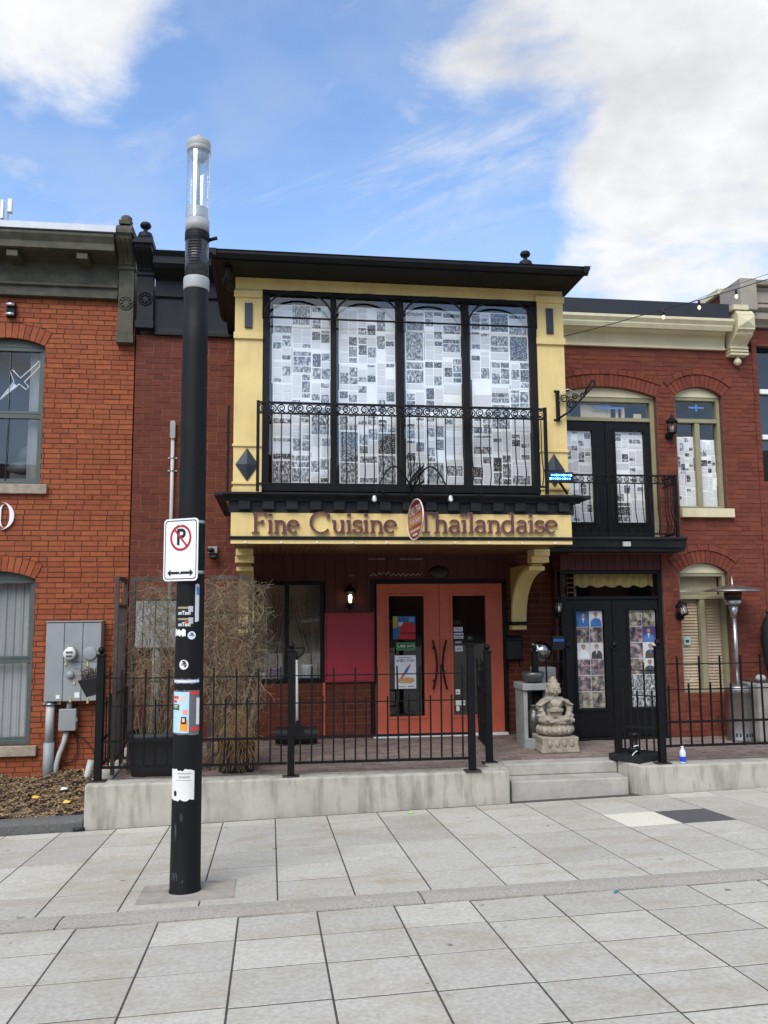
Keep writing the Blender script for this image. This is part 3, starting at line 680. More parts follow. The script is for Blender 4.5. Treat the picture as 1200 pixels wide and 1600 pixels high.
console(RB, nb0, nb1, 0, ZZ(228, 513, -.1), ZZ(228, 425, -.1), ZZ(228, 361, -.42), NAVYC, finial='knob')
xk = XX(822, 400, -.25); console(RB, xk-.14, xk+.14, 0, ztop-.1, ZZ(822, 470, -.1), ZZ(822, 405, -.42), NAVYC, finial='knob')
# --- bay body
bx0, bx1 = -.42, 3.385
zB0, zB1 = 2.42, 5.405                                  # underside, top of yellow
bay = part(MB().box(bx0, bx0+.04, BY+.06, -.002, zB0+.34, zB1).box(bx1-.04, bx1, BY+.06, -.002, zB0+.34, zB1), 'bay_side_walls', YEL, RB)
zw1 = ZZ(600, 460, BY); zw0 = ZZ(600, 769, BY)         # window field top, bottom
xw0, xw1 = XX(410, 600, BY), XX(841, 600, BY)
part(bx(bx0, bx1, BY, BY+.06, zw1, zB1), 'bay_fascia', YEL, RB, .004)
for s, (xa, xb) in enumerate(((bx0, xw0), (xw1, bx1))):
    pc = 388 if s == 0 else 861; k = s*9
    zf = lambda py: ZZ(pc, py+k, BY)
    pl = part(bx(xa, xb, BY, BY+.06, zw0-.003, zw1), 'pilaster', YEL, RB)
    for a, b, pr in ((455, 465, .03), (520, 530, .03), (694, 698, .018), (753, 757, .02), (762, 770, .012)):
        part(bx(xa-.012, xb+(.012 if s else .002), BY-pr, BY-.001, zf(b), zf(a)), 'moulding_band', YEL, pl, .004)
    xc = (xa+xb)/2-.005
    part(bx(xc-.042, xc+.042, BY-.022, BY-.001, zf(513), zf(474)), 'plaque', NAVY, pl, .003)
    zc, hh, hw = zf(726), (zf(700)-zf(752))/2, .125
    d = MB(); d.add([(xc-hw, BY-.012, zc), (xc, BY-.012, zc-hh), (xc+hw, BY-.012, zc), (xc, BY-.012, zc+hh), (xc, BY-.04, zc), (xc-hw, BY-.001, zc), (xc, BY-.001, zc-hh), (xc+hw, BY-.001, zc), (xc, BY-.001, zc+hh)], [(0, 1, 4), (1, 2, 4), (2, 3, 4), (3, 0, 4), (0, 5, 6, 1), (1, 6, 7, 2), (2, 7, 8, 3), (3, 8, 5, 0)])
    part(d, 'diamond_boss', NAVY, pl)
# diamonds and slim rail on the left flank
d = MB(); zc, hh, yc, hw = ZZ(350, 722, -1.2), .24, -1.25, .16
d.add([(bx0-.012, yc-hw, zc), (bx0-.012, yc, zc-hh), (bx0-.012, yc+hw, zc), (bx0-.012, yc, zc+hh), (bx0-.06, yc, zc)], [(1, 0, 4), (2, 1, 4), (3, 2, 4), (0, 3, 4)])
part(d, 'flank_diamond_boss', NAVY, RB)
# --- window frames
NP = [(421, 517), (526, 620), (632, 724), (735, 830)]
fr = MB(); fr.box(xw0, xw1, BY+.005, BY+.09, zw1-.05, zw1-.001); fr.box(xw0, xw1, BY+.005, BY+.09, zw0, ZZ(600, 757, BY))
xs_ = [xw0]+[XX(p, 600, BY) for pr in NP for p in pr]+[xw1]
for i in range(0, len(xs_), 2): fr.box(xs_[i], xs_[i+1], BY+.012, BY+.10, ZZ(600, 757, BY)+.001, zw1-.051)
wf = part(fr, 'bay_window_frame', BLACK, RB, .005)
zp0, zp1 = ZZ(600, 756, BY), zw1-.052
for i in range(4):
    a, b = xs_[1+2*i], xs_[2+2*i]
    part(MB().quad(a, b, zp0, zp1, BY+.055), 'pane', GLASSB, wf)
part(bx(xw0-.02, xw1+.02, BY+.95, BY+.97, zp0-.2, zp1+.2), 'dark_room_back', ROOM, wf)  # dark panel puts the dimness of the room behind the panes into colour
# --- iron hoops above the panes
hp = MB(); yh = BY-.10; zr = lambda px: ZZ(px, 496+(px-410)*.03, yh)
hx = [XX(p, 500, yh) for p in (411, 521, 626, 730, 838)]
zrod = ZZ(620, 503, yh); ztp = ZZ(620, 462, yh)
hp.tube([(hx[0], yh, zrod), (hx[4], yh, zrod)], .011, 6)
for a, b in zip(hx, hx[1:]):
    hp.tube([(x, yh, z) for x, z in arcpts((a+b)/2, zrod, (b-a)/2-.01, 180, 0, 20, (ztp-zrod))], .012, 6)
for x in hx: hp.tube([(x, yh, zrod-.02), (x, yh, ztp)], .009, 6); hp.tube([(x, yh, ztp), (x, BY, ztp)], .007, 5)
part(hp, 'iron_hoops', IRON, RB)
# --- roof and eaves
ex0, ex1, ey = -.60, XX(908, 424, -2.42), -2.42
ze0, ze1 = ZZ(600, 410, ey), ZZ(600, 397, ey)
ef = MB(); ef.box(ex0, ex1, ey, -.0, zB1+.003, zB1+.05)
part(ef, 'eaves_soffit', BLACK, RB)
gut = [(ey-.03, zB1+.02), (ey-.07, zB1+.06), (ey-.07, zB1+.09), (ey-.085, zB1+.10), (ey, zB1+.10), (ey, zB1+.02)]
part(MB().prism(gut, ex0-.07, ex1+.07, 'x'), 'gutter', BLACK, RB, .004)
sg = [(ex0-.03, zB1+.02), (ex0-.07, zB1+.06), (ex0-.07, zB1+.09), (ex0-.085, zB1+.10), (ex0, zB1+.10), (ex0, zB1+.02)]
part(MB().prism(sg, ey-.1, -.42, 'y'), 'gutter', BLACK, RB, .004)
part(MB().prism([(ex1+(ex0-x), z) for x, z in sg], ey-.1, -.42, 'y'), 'gutter', BLACK, RB, .004)
part(bx(ex0+.05, ex1-.05, ey+.05, -.0, zB1+.051, zB1+.135), 'roof', pm('roof_membrane', lin(40, 41, 44), .7), RB, .01)
part(MB().tube([(ex0+.12, ey+.14, zB1-.002), (ex0+.12, ey+.16, zB1-.09), (ex0+.08, ey+.26, zB1-.13), (ex0+.13, ey+.45, zB1-.14)], .04, 8), 'downpipe', BLACK, RB)
# --- ledge with dentils under the bay windows
LX0, LX1 = bx0-.04, bx1+.06
zl1, zl0 = ZZ(620, 771, BY-.14), ZZ(620, 784, BY-.06)
led = [(BY, zl0), (BY-.06, zl0), (BY-.06, zl0+.03), (BY-.10, zl0+.055), (BY-.13, zl1-.03), (BY-.15, zl1-.02), (BY-.15, zl1), (BY, zl1+.004)]
part(MB().prism(led, LX0-.05, LX1+.05, 'x'), 'ledge', BLACKW, RB)
for s in (0, 1):
    x = (LX0-.05, LX1+.05)[s]; m = MB().box(x if s else x-.1, x+.1 if s else x, BY-.14, -.05, zl0+.04, zl1+.001); part(m, 'ledge_return', BLACKW, RB, .01)
zd0 = ZZ(620, 802, BY-.03)
part(bx(LX0, LX1-.02, BY-.03, BY+.02, zd0, zl0), 'dentil_band', BLACKW, RB)
n = 15
for i in range(n):
    x = LX0+.17+i*(LX1-LX0-.32)/(n-1); part(bx(x-.062, x+.062, BY-.08, BY-.028, zd0+.028, zl0-.003), 'dentil', BLACKW, RB, .005)
# --- sign board
zs1, zs0 = zd0-.003, ZZ(620, 839, BY)
sg = thing('restaurant_sign', (1.5, BY, zs0), 'yellow board sign reading Fine Cuisine Thaïlandaise in purple serif letters', 'sign')
SX0, SX1 = bx0-.015, bx1+.01
part(bx(SX0, SX1, BY-.025, BY+.03, zs0, zs1), 'board', YEL, sg, .003)
part(MB().box(SX0-.02, SX1+.02, BY-.05, BY-.0, zs0-.016, zs0-.002).box(SX0-.015, SX1+.015, BY-.04, BY, zs0-.036, zs0-.02), 'trim_strip', BLACKW, sg)
part(bx(SX0, SX1, BY-.028, BY+.03, 2.405, zs0-.038), 'lower_strip', YEL, sg)
for i in range(10): x = SX0+.16+i*.385; part(MB().ball((x, BY-.04, zs0-.07), .013, 8, 6), 'socket', WHITE, sg)
def glyph(ch):
    A = lambda cx_, cz_, rx, rz, a0, a1, n=14: [(cx_+rx*math.cos(math.radians(a0+(a1-a0)*i/n)), cz_+rz*math.sin(math.radians(a0+(a1-a0)*i/n))) for i in range(n+1)]
    st = lambda x, a, b: [(x, a), (x, b)]
    sf = lambda x, z, h=.2: [(x-h, z), (x+h, z)]
    G = {
     'F': ([st(.32, 0, 1.6), [(.05, 1.57), (1.12, 1.57)], [(1.1, 1.6), (1.13, 1.3)], [(.32, .85), (.85, .85)], [(.85, 1.0), (.85, .7)], sf(.32, .03, .3)], 1.25),
     'C': ([A(.82, .8, .74, .8, 42, 318, 22), [(1.38, 1.5), (1.38, 1.1)]], 1.6),
     'T': ([st(.62, 0, 1.55), [(.1, 1.3), (.14, 1.52), (.4, 1.58), (1.16, 1.57), (1.2, 1.3)], sf(.62, .03, .3)], 1.2),
     'i': ([st(.24, 0, 1), [(.04, .93), (.24, .98)], sf(.24, .03), A(.24, 1.4, .07, .07, 0, 360, 8)], .5),
     'ï': ([st(.24, 0, 1), [(.04, .93), (.24, .98)], sf(.24, .03), A(.1, 1.4, .06, .06, 0, 360, 8), A(.4, 1.4, .06, .06, 0, 360, 8)], .52),
     'n': ([st(.24, 0, 1), [(.04, .93), (.24, .98)], A(.54, .62, .3, .34, 170, 0, 10)+[(.84, 0)], sf(.24, .03), sf(.84, .03)], 1.08),
     'u': ([[(.24, .97), (.24, .4)]+A(.53, .36, .29, .34, 180, 350, 10), st(.84, 0, 1), [(.05, .97), (.24, .97)], [(.65, .97), (.84, .97)], [(.84, .03), (1.0, .03)]], 1.08),
     'e': ([[(.1, .56), (.86, .56)]+A(.48, .52, .4, .48, 5, 310, 20)], .98),
     's': ([A(.38, .74, .26, .24, 40, 235, 10)+A(.40, .27, .28, .25, 70, -145, 10), [(.6, .98), (.6, .74)], [(.1, .28), (.1, .03)]], .78),
     'h': ([st(.24, 0, 1.6), [(.04, 1.53), (.24, 1.58)], A(.54, .62, .3, .34, 170, 0, 10)+[(.84, 0)], sf(.24, .03), sf(.84, .03)], 1.08),
     'a': ([A(.42, .7, .27, .28, 160, 0, 10)+[(.69, .12), (.85, .02)], A(.42, .28, .3, .27, 60, 330, 12)], .92),
     'l': ([st(.24, 0, 1.6), [(.04, 1.53), (.24, 1.58)], sf(.24, .03)], .48),
     'd': ([A(.46, .48, .38, .48, 35, 325, 18), st(.82, 0, 1.6), [(.62, 1.53), (.82, 1.58)], [(.82, .03), (1.0, .03)]], 1.08),
    }
    return G[ch]
def ribbon(m, pts, y0, y1, sc_, ox, oz, wt=.24, wn_=.09, rim=False):
    """broad-nib stroke: upright runs thick, level runs thin"""
    L_, R_ = [], []; n = len(pts)
    for i, (x, z) in enumerate(pts):
        a, b = pts[max(i-1, 0)], pts[min(i+1, n-1)]; dx, dz = b[0]-a[0], b[1]-a[1]; l = math.hypot(dx, dz) or 1
        h = (wn_+(wt-wn_)*abs(dz/l)**1.3)/2; nx, nz = -dz/l*h, dx/l*h
        L_.append((ox+(x+nx)*sc_, oz+(z+nz)*sc_)); R_.append((ox+(x-nx)*sc_, oz+(z-nz)*sc_))
    o = len(m.v)
    for (a, b) in zip(L_, R_):
        for (p, q) in ((a, y0), (b, y0), (b, y1), (a, y1)): m.v.append((p[0], q, p[1]))
    for i in range(n-1):
        for k in range(4):
            k2 = (k+1) % 4; m.f.append((o+4*i+k, o+4*i+k2, o+4*i+4+k2, o+4*i+4+k)); m.m.append(0 if k == 0 else 1); m.s.append(False)
    for e in (o, o+4*(n-1)): m.f.append((e, e+1, e+2, e+3)); m.m.append(1); m.s.append(False)
LET = pm('plum_letter_face', lin(92, 58, 58), .45, var=.12, scale=20); LETS = pm('letter_edge_metal', lin(205, 186, 176), .35, .3, var=.25, scale=25)
for word, pa, pb in (('Fine', 393, 468), ('Cuisine', 484, 620), ('Thaïlandaise', 652, 871)):
    adv = [glyph(c)[1] for c in word]; xa, xb = XX(pa, 820, BY-.05), XX(pb, 820, BY-.05)
    zbs = ZZ((pa+pb)/2, 832.5, BY-.05); hcap = ZZ((pa+pb)/2, 801, BY-.05)-zbs; scz = hcap/1.6; scx = (xb-xa)/sum(adv); x = xa
    for c, a in zip(word, adv):
        m = MB()
        for k, pl in enumerate(glyph(c)[0]):
            ribbon(m, [(p[0]*scx/scz, p[1]) for p in pl], BY-.068+.0012*k, BY-.0262, scz, x, zbs)
        part(m, 'letter', [LET, LETS], sg); x += a*scx
# --- soffit of boards, brackets
so_ = MB(); nb = 52
for i in range(nb):
    a = bx0+.02+(bx1-bx0-.04)*i/nb; b = bx0+.02+(bx1-bx0-.04)*(i+1)/nb; so_.box(a+.003, b-.003, BY+.04, -.004, 2.415, 2.44)
part(so_, 'soffit_boards', pm('varnished_boards', lin(104, 68, 38), .5, var=.15, scale=9), RB, kind='stuff')
part(bx(bx0, bx1, BY+.035, -.003, 2.441, 2.7), 'bay_floor', BLACK, RB)
def bracket(xa, xb, out=1.08, zf=1.42, zt=2.40):
    arc = [(-.10-(out-.22)*(1-math.cos(t*math.pi/2/14))*1.0, zf+.09+(zt-zf-.28)*math.sin(t*math.pi/2/14)**.9) for t in range(15)]
    back = [(min(-.004, y+.12), z+.03) for y, z in arc]
    p_ = part(MB().prism([(-.002, zf+.09)]+arc+[(-out+.12, zt-.16), (-.002, zt-.16)], xa+.03, xb-.03, 'x'), 'bracket', pm('dark_yellow_side', lin(170, 134, 68), .6, var=.1), RB)  # solid panel, a darker yellow than the curved face
    m = MB()
    for i in range(14):
        (y0, z0), (y1, z1) = arc[i], arc[i+1]; ny, nz = -(z1-z0), (y1-y0); l = math.hypot(ny, nz); ny, nz = ny/l*.05, nz/l*.05
        m.add([(xa, y0, z0), (xb, y0, z0), (xb, y0+ny, z0+nz), (xa, y0+ny, z0+nz), (xa, y1, z1), (xb, y1, z1), (xb, y1+ny, z1+nz), (xa, y1+ny, z1+nz)], [(0, 1, 5, 4), (2, 3, 7, 6), (1, 2, 6, 5), (3, 0, 4, 7)] + ([(0, 3, 2, 1)] if i == 0 else []) + ([(4, 5, 6, 7)] if i == 13 else []))
    part(m, 'curved_face', YEL, p_)
    part(bx(xa-.012, xb+.012, -.17, -.003, zf+.04, zf+.085), 'foot_band', BLACK, p_); part(bx(xa, xb, -.15, -.003, zf-.02, zf+.038), 'foot_block', YEL, p_)
    part(bx(xa-.01, xb+.01, -out-.03, -out+.16, zt-.15, zt-.07), 'head_block', YEL, p_, .004); part(bx(xa, xb, -out-.10, -out+.18, zt-.069, zt+.014), 'cap_block', YEL, p_, .004)
xb_ = XX(810, 975, -.1); bracket(xb_-.1, xb_+.1)
xb2 = XX(383, 900, -.8); bracket(xb2-.1, xb2+.1)
# --- shop front under the bay
xd0, xd1 = XX(586, 1030, 0), XX(787, 1030, 0); zdt = ZZ(690, 911.5, 0); zsill = .045
xwl, xwr, zwb, zwt = RC(396, 909, 506, 1066, 0)
cl = MB(); n = 26
for i in range(n):
    a = xo0+.002+(xb_+.02-xo0)*i/n; b = a+(xb_+.02-xo0)/n-.004; z0_ = zwt+.0 if (a+b)/2 < xwr-.02 else (zdt+.03 if a > xd0-.06 else zwb-.1)
    cl.box(a, b, .0, .05, max(z0_, .7), 2.413)
part(cl, 'oxblood_boarding', OXBLOOD, RB, kind='stuff')
brick_wall(RB, 'dado_wall', wallM(0, -.001), xo0+.003, xd0-.06, -.3, zwb-.012, .0845, .25, [], BR_DK, MORT_LT, nparts=120, thick=.2)
brick_wall(RB, 'side_wall', wallM(0, -.001), xd1+.06, RBX-.015, -.3, 2.41, .0845, .25, [], BR_DK, MORT_LT, nparts=150, thick=.2)
m = MB(); t = .045; xm_ = XX(448, 990, 0)
m.box(xwl, xwl+t, -.02, .08, zwb, zwt).box(xwr-t, xwr, -.02, .08, zwb, zwt).box(xwl+t, xwr-t, -.02, .08, zwb, zwb+t).box(xwl+t, xwr-t, -.02, .08, zwt-t, zwt).box(xm_-.03, xm_+.03, -.012, .07, zwb+t, zwt-t)
sw_ = part(m, 'shop_window', BLACK, RB, .004)
for a, b in ((xwl+t, xm_-.03), (xm_+.03, xwr-t)): part(MB().quad(a, b, zwb+t, zwt-t, .03), 'pane', glassmat('shop_glass', .10), sw_)
part(bx(xwl, xwr, .5, .52, zwb, zwt), 'window_back_wall', fl(170, 158, 132), sw_); part(bx(xwl, xwr, .04, .5, zwb-.03, zwb+.03), 'window_shelf', fl(90, 80, 70), sw_)
x0, x1, z0, z1 = RC(507, 957, 585, 1066, -.03)
pn = thing('notice_board', ((x0+x1)/2, -.03, z0), 'plain crimson wall panel between the shop window and the coral doors', 'panel')
CRIM = pm('crimson_panel', lin(160, 46, 56), .5, var=.06, wear=(lin(220, 200, 200), 34, .83)); part(bx(x0+.03, x1-.03, -.025, .0, z0+.03, z1-.03), 'panel_face', CRIM, pn)
part(MB().box(x0, x1, -.035, -.001, z1-.03, z1).box(x0, x1, -.035, -.001, z0, z0+.03).box(x0, x0+.03, -.035, -.001, z0+.03, z1-.03).box(x1-.03, x1, -.035, -.001, z0+.03, z1-.03), 'moulding', pm('crimson_moulding', lin(134, 40, 42), .5), pn, .005)
part(bx((x0)-.02, x0+.012, -.03, 0, .02, z0-.001), 'edge_batten', CORAL, pn)
# doors
m = MB().box(xd0-.055, xd0, -.02, .1, zsill, zdt+.05).box(xd1, xd1+.055, -.02, .1, zsill, zdt+.05).box(xd0, xd1, -.02, .1, zdt, zdt+.05)
part(m, 'door_frame', BLACK, RB, .004)
part(bx(xd0-.03, xd1+.03, -.07, .1, zsill-.055, zsill), 'door_sill', WHITE, RB, .006); part(bx(xd0-.05, xd1+.12, -.14, .1, -.06, zsill-.057), 'door_step', GREYST, RB, .008)
xmid = (xd0+xd1)/2
GX = [XX(p, 1020, 0) for p in (608, 663, 708, 760)]; gz0, gz1 = ZZ(690, 1118, 0), ZZ(690, 931, 0)
for s in (0, 1):
    a, b = (xd0+.004, xmid-.003) if s == 0 else (xmid+.003, xd1-.004); ga, gb = GX[2*s], GX[2*s+1]
    m = MB().box(a, ga, .0, .05, zsill+.006, zdt-.004).box(gb, b, .0, .05, zsill+.006, zdt-.004).box(ga, gb, .0, .05, zsill+.006, gz0).box(ga, gb, .0, .05, gz1, zdt-.004)
    dr = part(m, 'door', CORAL, RB, .003)
    part(MB().box(ga-.035, gb+.035, -.012, -.001, gz1, gz1+.035).box(ga-.035, gb+.035, -.012, -.001, gz0-.035, gz0).box(ga-.035, ga, -.012, -.001, gz0, gz1).box(gb, gb+.035, -.012, -.001, gz0, gz1), 'glazing_bead', CORAL, dr, .004)
    part(MB().quad(ga, gb, gz0, gz1, .03), 'pane', GLASSD, dr)
    hx_ = XX(679 if s == 0 else 693, 1035, 0); bow = .055*(1 if s == 0 else -1)
    hz0, hz1 = ZZ(690, 1077, -.05), ZZ(690, 1000, -.05)
    h = MB().tube([(hx_-bow*.6+bow*math.sin(math.pi*i/12), -.055, hz0+(hz1-hz0)*i/12) for i in range(13)], .013, 8)
    for i in (2, 10): xx = hx_-bow*.6+bow*math.sin(math.pi*i/12); h.tube([(xx, -.055, hz0+(hz1-hz0)*i/12), (xx-bow*.2, .0, hz0+(hz1-hz0)*i/12)], .016, 8)
    part(h, 'handle', IRON, dr)
part(MB().lathe([(.001, 0), (.022, .002), (.02, .018), (.001, .02)], (0, 0, 0), 12).xf(Matrix.Translation((XX(695, 1046, 0), -.0, ZZ(695, 1046, 0))) @ Matrix.Rotation(math.pi/2, 4, 'X')), 'lock', pm('brass', (.5, .36, .14), .35, 1), RB)
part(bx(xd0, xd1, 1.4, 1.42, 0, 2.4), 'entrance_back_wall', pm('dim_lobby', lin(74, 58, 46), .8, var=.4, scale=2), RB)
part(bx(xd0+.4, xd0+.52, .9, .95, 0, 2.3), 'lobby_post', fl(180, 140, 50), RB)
# traces of old glue above the doors, round plaque
def trace(pts, w_):
    m = MB()
    for a, b in zip(pts, pts[1:]):
        pa, pb = at(*a, -.004), at(*b, -.004); h = w_*rnd.uniform(.4, 1)
        m.add([(pa.x, -.004, pa.z-h), (pb.x, -.004, pb.z-h), (pb.x, -.004, pb.z+h), (pa.x, -.004, pa.z+h)], [(0, 1, 2, 3)])
    part(m, 'glue_trace', fl(150, 132, 122), RB)
trace([(545+i*1.2, 899+1.6*math.sin(i*1.9)+(1 if i > 8 else 0)) for i in range(10)], .006); trace([(578+i*1.6, 898+1.8*math.sin(i*1.3)-(2 if 8 < i < 20 else 0)) for i in range(50)], .009); trace([(658, 899), (660, 894), (660.5, 888), (660, 882), (659, 878)], .011); trace([(575+i*1.7, 873.5+.8*math.sin(i*2.2)) for i in range(17)], .006); trace([(624+i*1.6, 873.5+.8*math.sin(i*2.2)) for i in range(24)], .007)
p = at(686, 894, -.005); m = MB().lathe([(.001, 0), (.13, .0), (.14, .012), (.12, .02), (.001, .022)], (0, 0, 0), 20, sxy=(1, .62)); m.xf(Matrix.Translation((p.x, -.001, p.z)) @ Matrix.Rotation(math.pi/2, 4, 'X')); part(m, 'oval_plaque', pm('dark_plaque', lin(30, 16, 14), .4), RB)

# ---------------------------------------------------------------- iron railings with scroll frieze
_sp = MB(); _pts = []
for i in range(22):
    a = i*.5; r = .006+.0015*i; _pts.append((r*math.cos(a), 0, r*math.sin(a)))
_e = _pts[-1]; _pts += [(_e[0]+.03, 0, _e[2]+.006), (_e[0]+.055, 0, _e[2]-.012)]
SCROLL = _sp.tube(_pts, .0055, 4).mesh('scroll', IRON)
def railing(b, name, A, B, z0, z1, np_, belly=.05, band=.10, posts=(1, 1), zfoot=None, mat=IRON, scr=True):
    """straight balcony rail from A to B (x, y): rails, belly pickets one by one, scroll frieze"""
    A, B = Vector((*A, 0)), Vector((*B, 0)); L = (B-A).length; u = (B-A)/L; nrm = Vector((u.y, -u.x, 0)); rz = math.atan2(u.y, u.x)
    P = lambda s, d, z: tuple(A+u*s+nrm*d+Vector((0, 0, z)))
    m = MB()
    for z, r in ((z1, .014), (z1-band, .010), (z0, .013)):
        o = len(m.v); m.box(0, L, -r, r, z-r*.8, z+r*.8); m.xf(Matrix.Translation(A) @ Matrix.Rotation(rz, 4, 'Z'), o)
    ra = part(m, name, mat, b)
    pk = MB(); h = z1-band-z0
    pk.tube([(0, 0, h), (0, 0, h*.5), (0, -belly*.25, h*.38), (0, -belly, h*.22), (0, -belly*.9, h*.14), (0, -belly*.15, h*.03), (0, 0, 0)], .0065, 5)
    me = pk.mesh('picket', mat)
    for i in range(np_):
        o = put(me, 'picket', ra, P(L*(i+.5)/np_, 0, z0)); o.rotation_euler = (0, 0, rz)
    if scr:
        ns = max(2, int(L/.10))
        for i in range(ns):
            o = put(SCROLL, 'scroll', ra, P(L*(i+.5)/ns, 0, z1-band/2)); o.rotation_euler = (0, 0, rz + (math.pi if i % 2 else 0)); k = (band-.022)/.074; o.scale = (k, 1, k)
    for e, s in ((posts[0], 0), (posts[1], L)):
        if e: q = P(s, 0, 0); part(bx(q[0]-.017, q[0]+.017, q[1]-.017, q[1]+.017, zfoot if zfoot is not None else z0, z1+.02), 'rail_post', mat, ra)
    return ra
ry = BY-.19
railing(RB, 'balcony_rail', (XX(403, 690, ry), ry), (XX(853, 700, ry), ry), ZZ(620, 758, ry), ZZ(620, 634, ry), 32, .05, .115, zfoot=zl1)
part(MB().box(bx0-.10, bx0-.07, -1.45, -1.42, zl1, ZZ(357, 635, -1.4)), 'flank_rail_post', IRON, RB)
for x in (1.2, 2.3): part(bx(x-.02, x+.02, ry-.012, ry+.012, zl1, ZZ(620, 758, ry)-.01), 'rail_foot', IRON, RB)

# ---------------------------------------------------------------- right: red brick house
RY = -.65
XR = XX(1179, 630, RY)
HB = thing('brick_house', (5.4, RY, 0), 'red brick house with cream cornice, arched windows and small iron balcony', 'building')
zrt = ZZ(1000, 544, RY)
oA = Op(XX(866, 700, RY), XX(1026, 640, RY), ZZ(955, 846, RY), ZZ(960, 619, RY), .13, .17, 24, .08)
oB = Op(XX(1058, 700, RY), XX(1132, 700, RY), ZZ(1097, 795, RY), ZZ(1092, 619, RY), .13, .17, 13, .08)
oC = Op(XX(880, 1000, RY), XX(1040, 1000, RY), -.3, ZZ(960, 866, RY))
oD = Op(XX(1066, 1000, RY), XX(1143, 1000, RY), ZZ(1105, 1083, RY), ZZ(1105, 895, RY), .13, .17, 13, .08)
brick_wall(HB, 'wall', wallM(0, RY), RBX, XR-.004, -.3, zrt, .0625, .205, [oA, oB, oC, oD], BR_RD, MORT_DK, score=vis_score(RY))
brick_wall(HB, 'return_wall', wallM(RBX, 0, 0, -math.pi/2), .004, .56, -.3, 2.75, .0625, .205, [Op(.10, .47, .95, 2.2)], BR_RD, MORT_DK, thick=.095, nparts=100)
shell(HB, RBX+.01, XR-.004, RY, 7, -.3, zrt+.55)
# narrow side window in the return
m = MB(); X_ = RBX+.03
for a, b, c_, d_ in ((-.47, -.42, .95, 2.2), (-.15, -.10, .95, 2.2), (-.42, -.15, .95, 1.0), (-.42, -.15, 2.15, 2.2), (-.42, -.15, 1.83, 1.87)): m.box(X_, X_+.06, a, b, c_, d_)
sdw = part(m, 'side_window', OLIVE, HB); part(MB().add([(X_+.03, -.42, 1), (X_+.03, -.15, 1), (X_+.03, -.15, 2.15), (X_+.03, -.42, 2.15)], [(0, 1, 2, 3)]), 'pane', GLASS, sdw)
pr = MB(); pr.add([(X_+.05, -.42, 1), (X_+.05, -.15, 1), (X_+.05, -.15, 2.15), (X_+.05, -.42, 2.15)], [(0, 1, 2, 3)], 0)
for i, c_ in enumerate((1, 2, 1, 2)): pr.add([(X_+.048, -.42+.02*(i % 2), 1.05+.2*i), (X_+.048, -.16, 1.05+.2*i), (X_+.048, -.16, 1.22+.2*i), (X_+.048, -.42, 1.22+.2*i)], [(0, 1, 2, 3)], c_)
part(pr, 'posters', [fl(70, 70, 72), PHOTO, fl(190, 190, 188)], sdw)
# cornice
q = lambda py, d: ZZ(1000, py, RY-d)
cx0 = bx1-.3
part(MB().prism([(RY, zrt), (RY-.05, zrt), (RY-.05, q(540, .05)), (RY-.03, q(537, .03)), (RY-.05, q(520, .05)), (RY-.09, q(514, .09)), (RY-.24, q(512, .24)), (RY-.27, q(505, .27)), (RY-.27, q(503, .27)), (RY-.31, q(496, .31)), (RY-.31, q(492, .31)), (RY, q(491, .31))], cx0, XX(1141, 510, RY-.2), 'x'), 'cornice', CREAM, HB)
part(bx(cx0, XX(1140, 480, RY-.28), RY-.27, RY+.2, q(491, .31)+.003, q(469, .27)), 'roof_flashing', pm('black_flashing', lin(36, 38, 42), .5, var=.15), HB, .006)
ca, cb = XX(1143, 530, RY-.15), XX(1169, 530, RY-.15)
con = MB(); zt_, zm_, zb_ = ZZ(1155, 489, RY-.3), ZZ(1155, 520, RY-.25), ZZ(1155, 556, RY-.1)
con.prism([(RY, zb_), (RY-.06, zb_), (RY-.10, zb_+.06), (RY-.10, zb_+.12)]+[(RY-.11-.17*(1-math.cos(math.pi*t/8))/2, zb_+.12+(zm_-zb_-.12)*t/8) for t in range(9)]+[(RY-.33, zm_+.03), (RY-.33, zt_-.02), (RY-.28, zt_+.04), (RY, zt_+.05)], ca, cb, 'x')
for i in (.25, .75): x = ca+(cb-ca)*i; con.prism([(RY-.125-.17*(1-math.cos(math.pi*t/8))/2, zb_+.12+(zm_-zb_-.12)*t/8) for t in range(9)]+[(RY-.1-.17*(1-math.cos(math.pi*t/8))/2, zb_+.12+(zm_-zb_-.12)*t/8) for t in reversed(range(9))], x-.02, x+.02, 'x')
for i in range(3): con.box(ca-.01, cb+.01, RY-.13, RY, zb_+.005+.045*i, zb_+.035+.045*i)
con.add([(ca, RY-.332, zm_+.05), (cb, RY-.332, zm_+.05), (cb, RY-.332, zt_-.04), (ca, RY-.332, zt_-.04), ((ca+cb)/2, RY-.38, (zm_+zt_)/2)], [(0, 1, 4), (1, 2, 4), (2, 3, 4), (3, 0, 4)])
con.box(ca-.03, cb-.06, RY-.30, RY, zt_+.051, zt_+.12)
cbk = part(con, 'console_bracket', CREAM, HB, .003); part(MB().ball(((ca+cb)/2, RY-.06, zb_-.075), .052, 12, 8).tube([((ca+cb)/2, RY-.06, zb_), ((ca+cb)/2, RY-.06, zb_-.04)], .025, 8), 'drop_finial', CREAM, cbk)
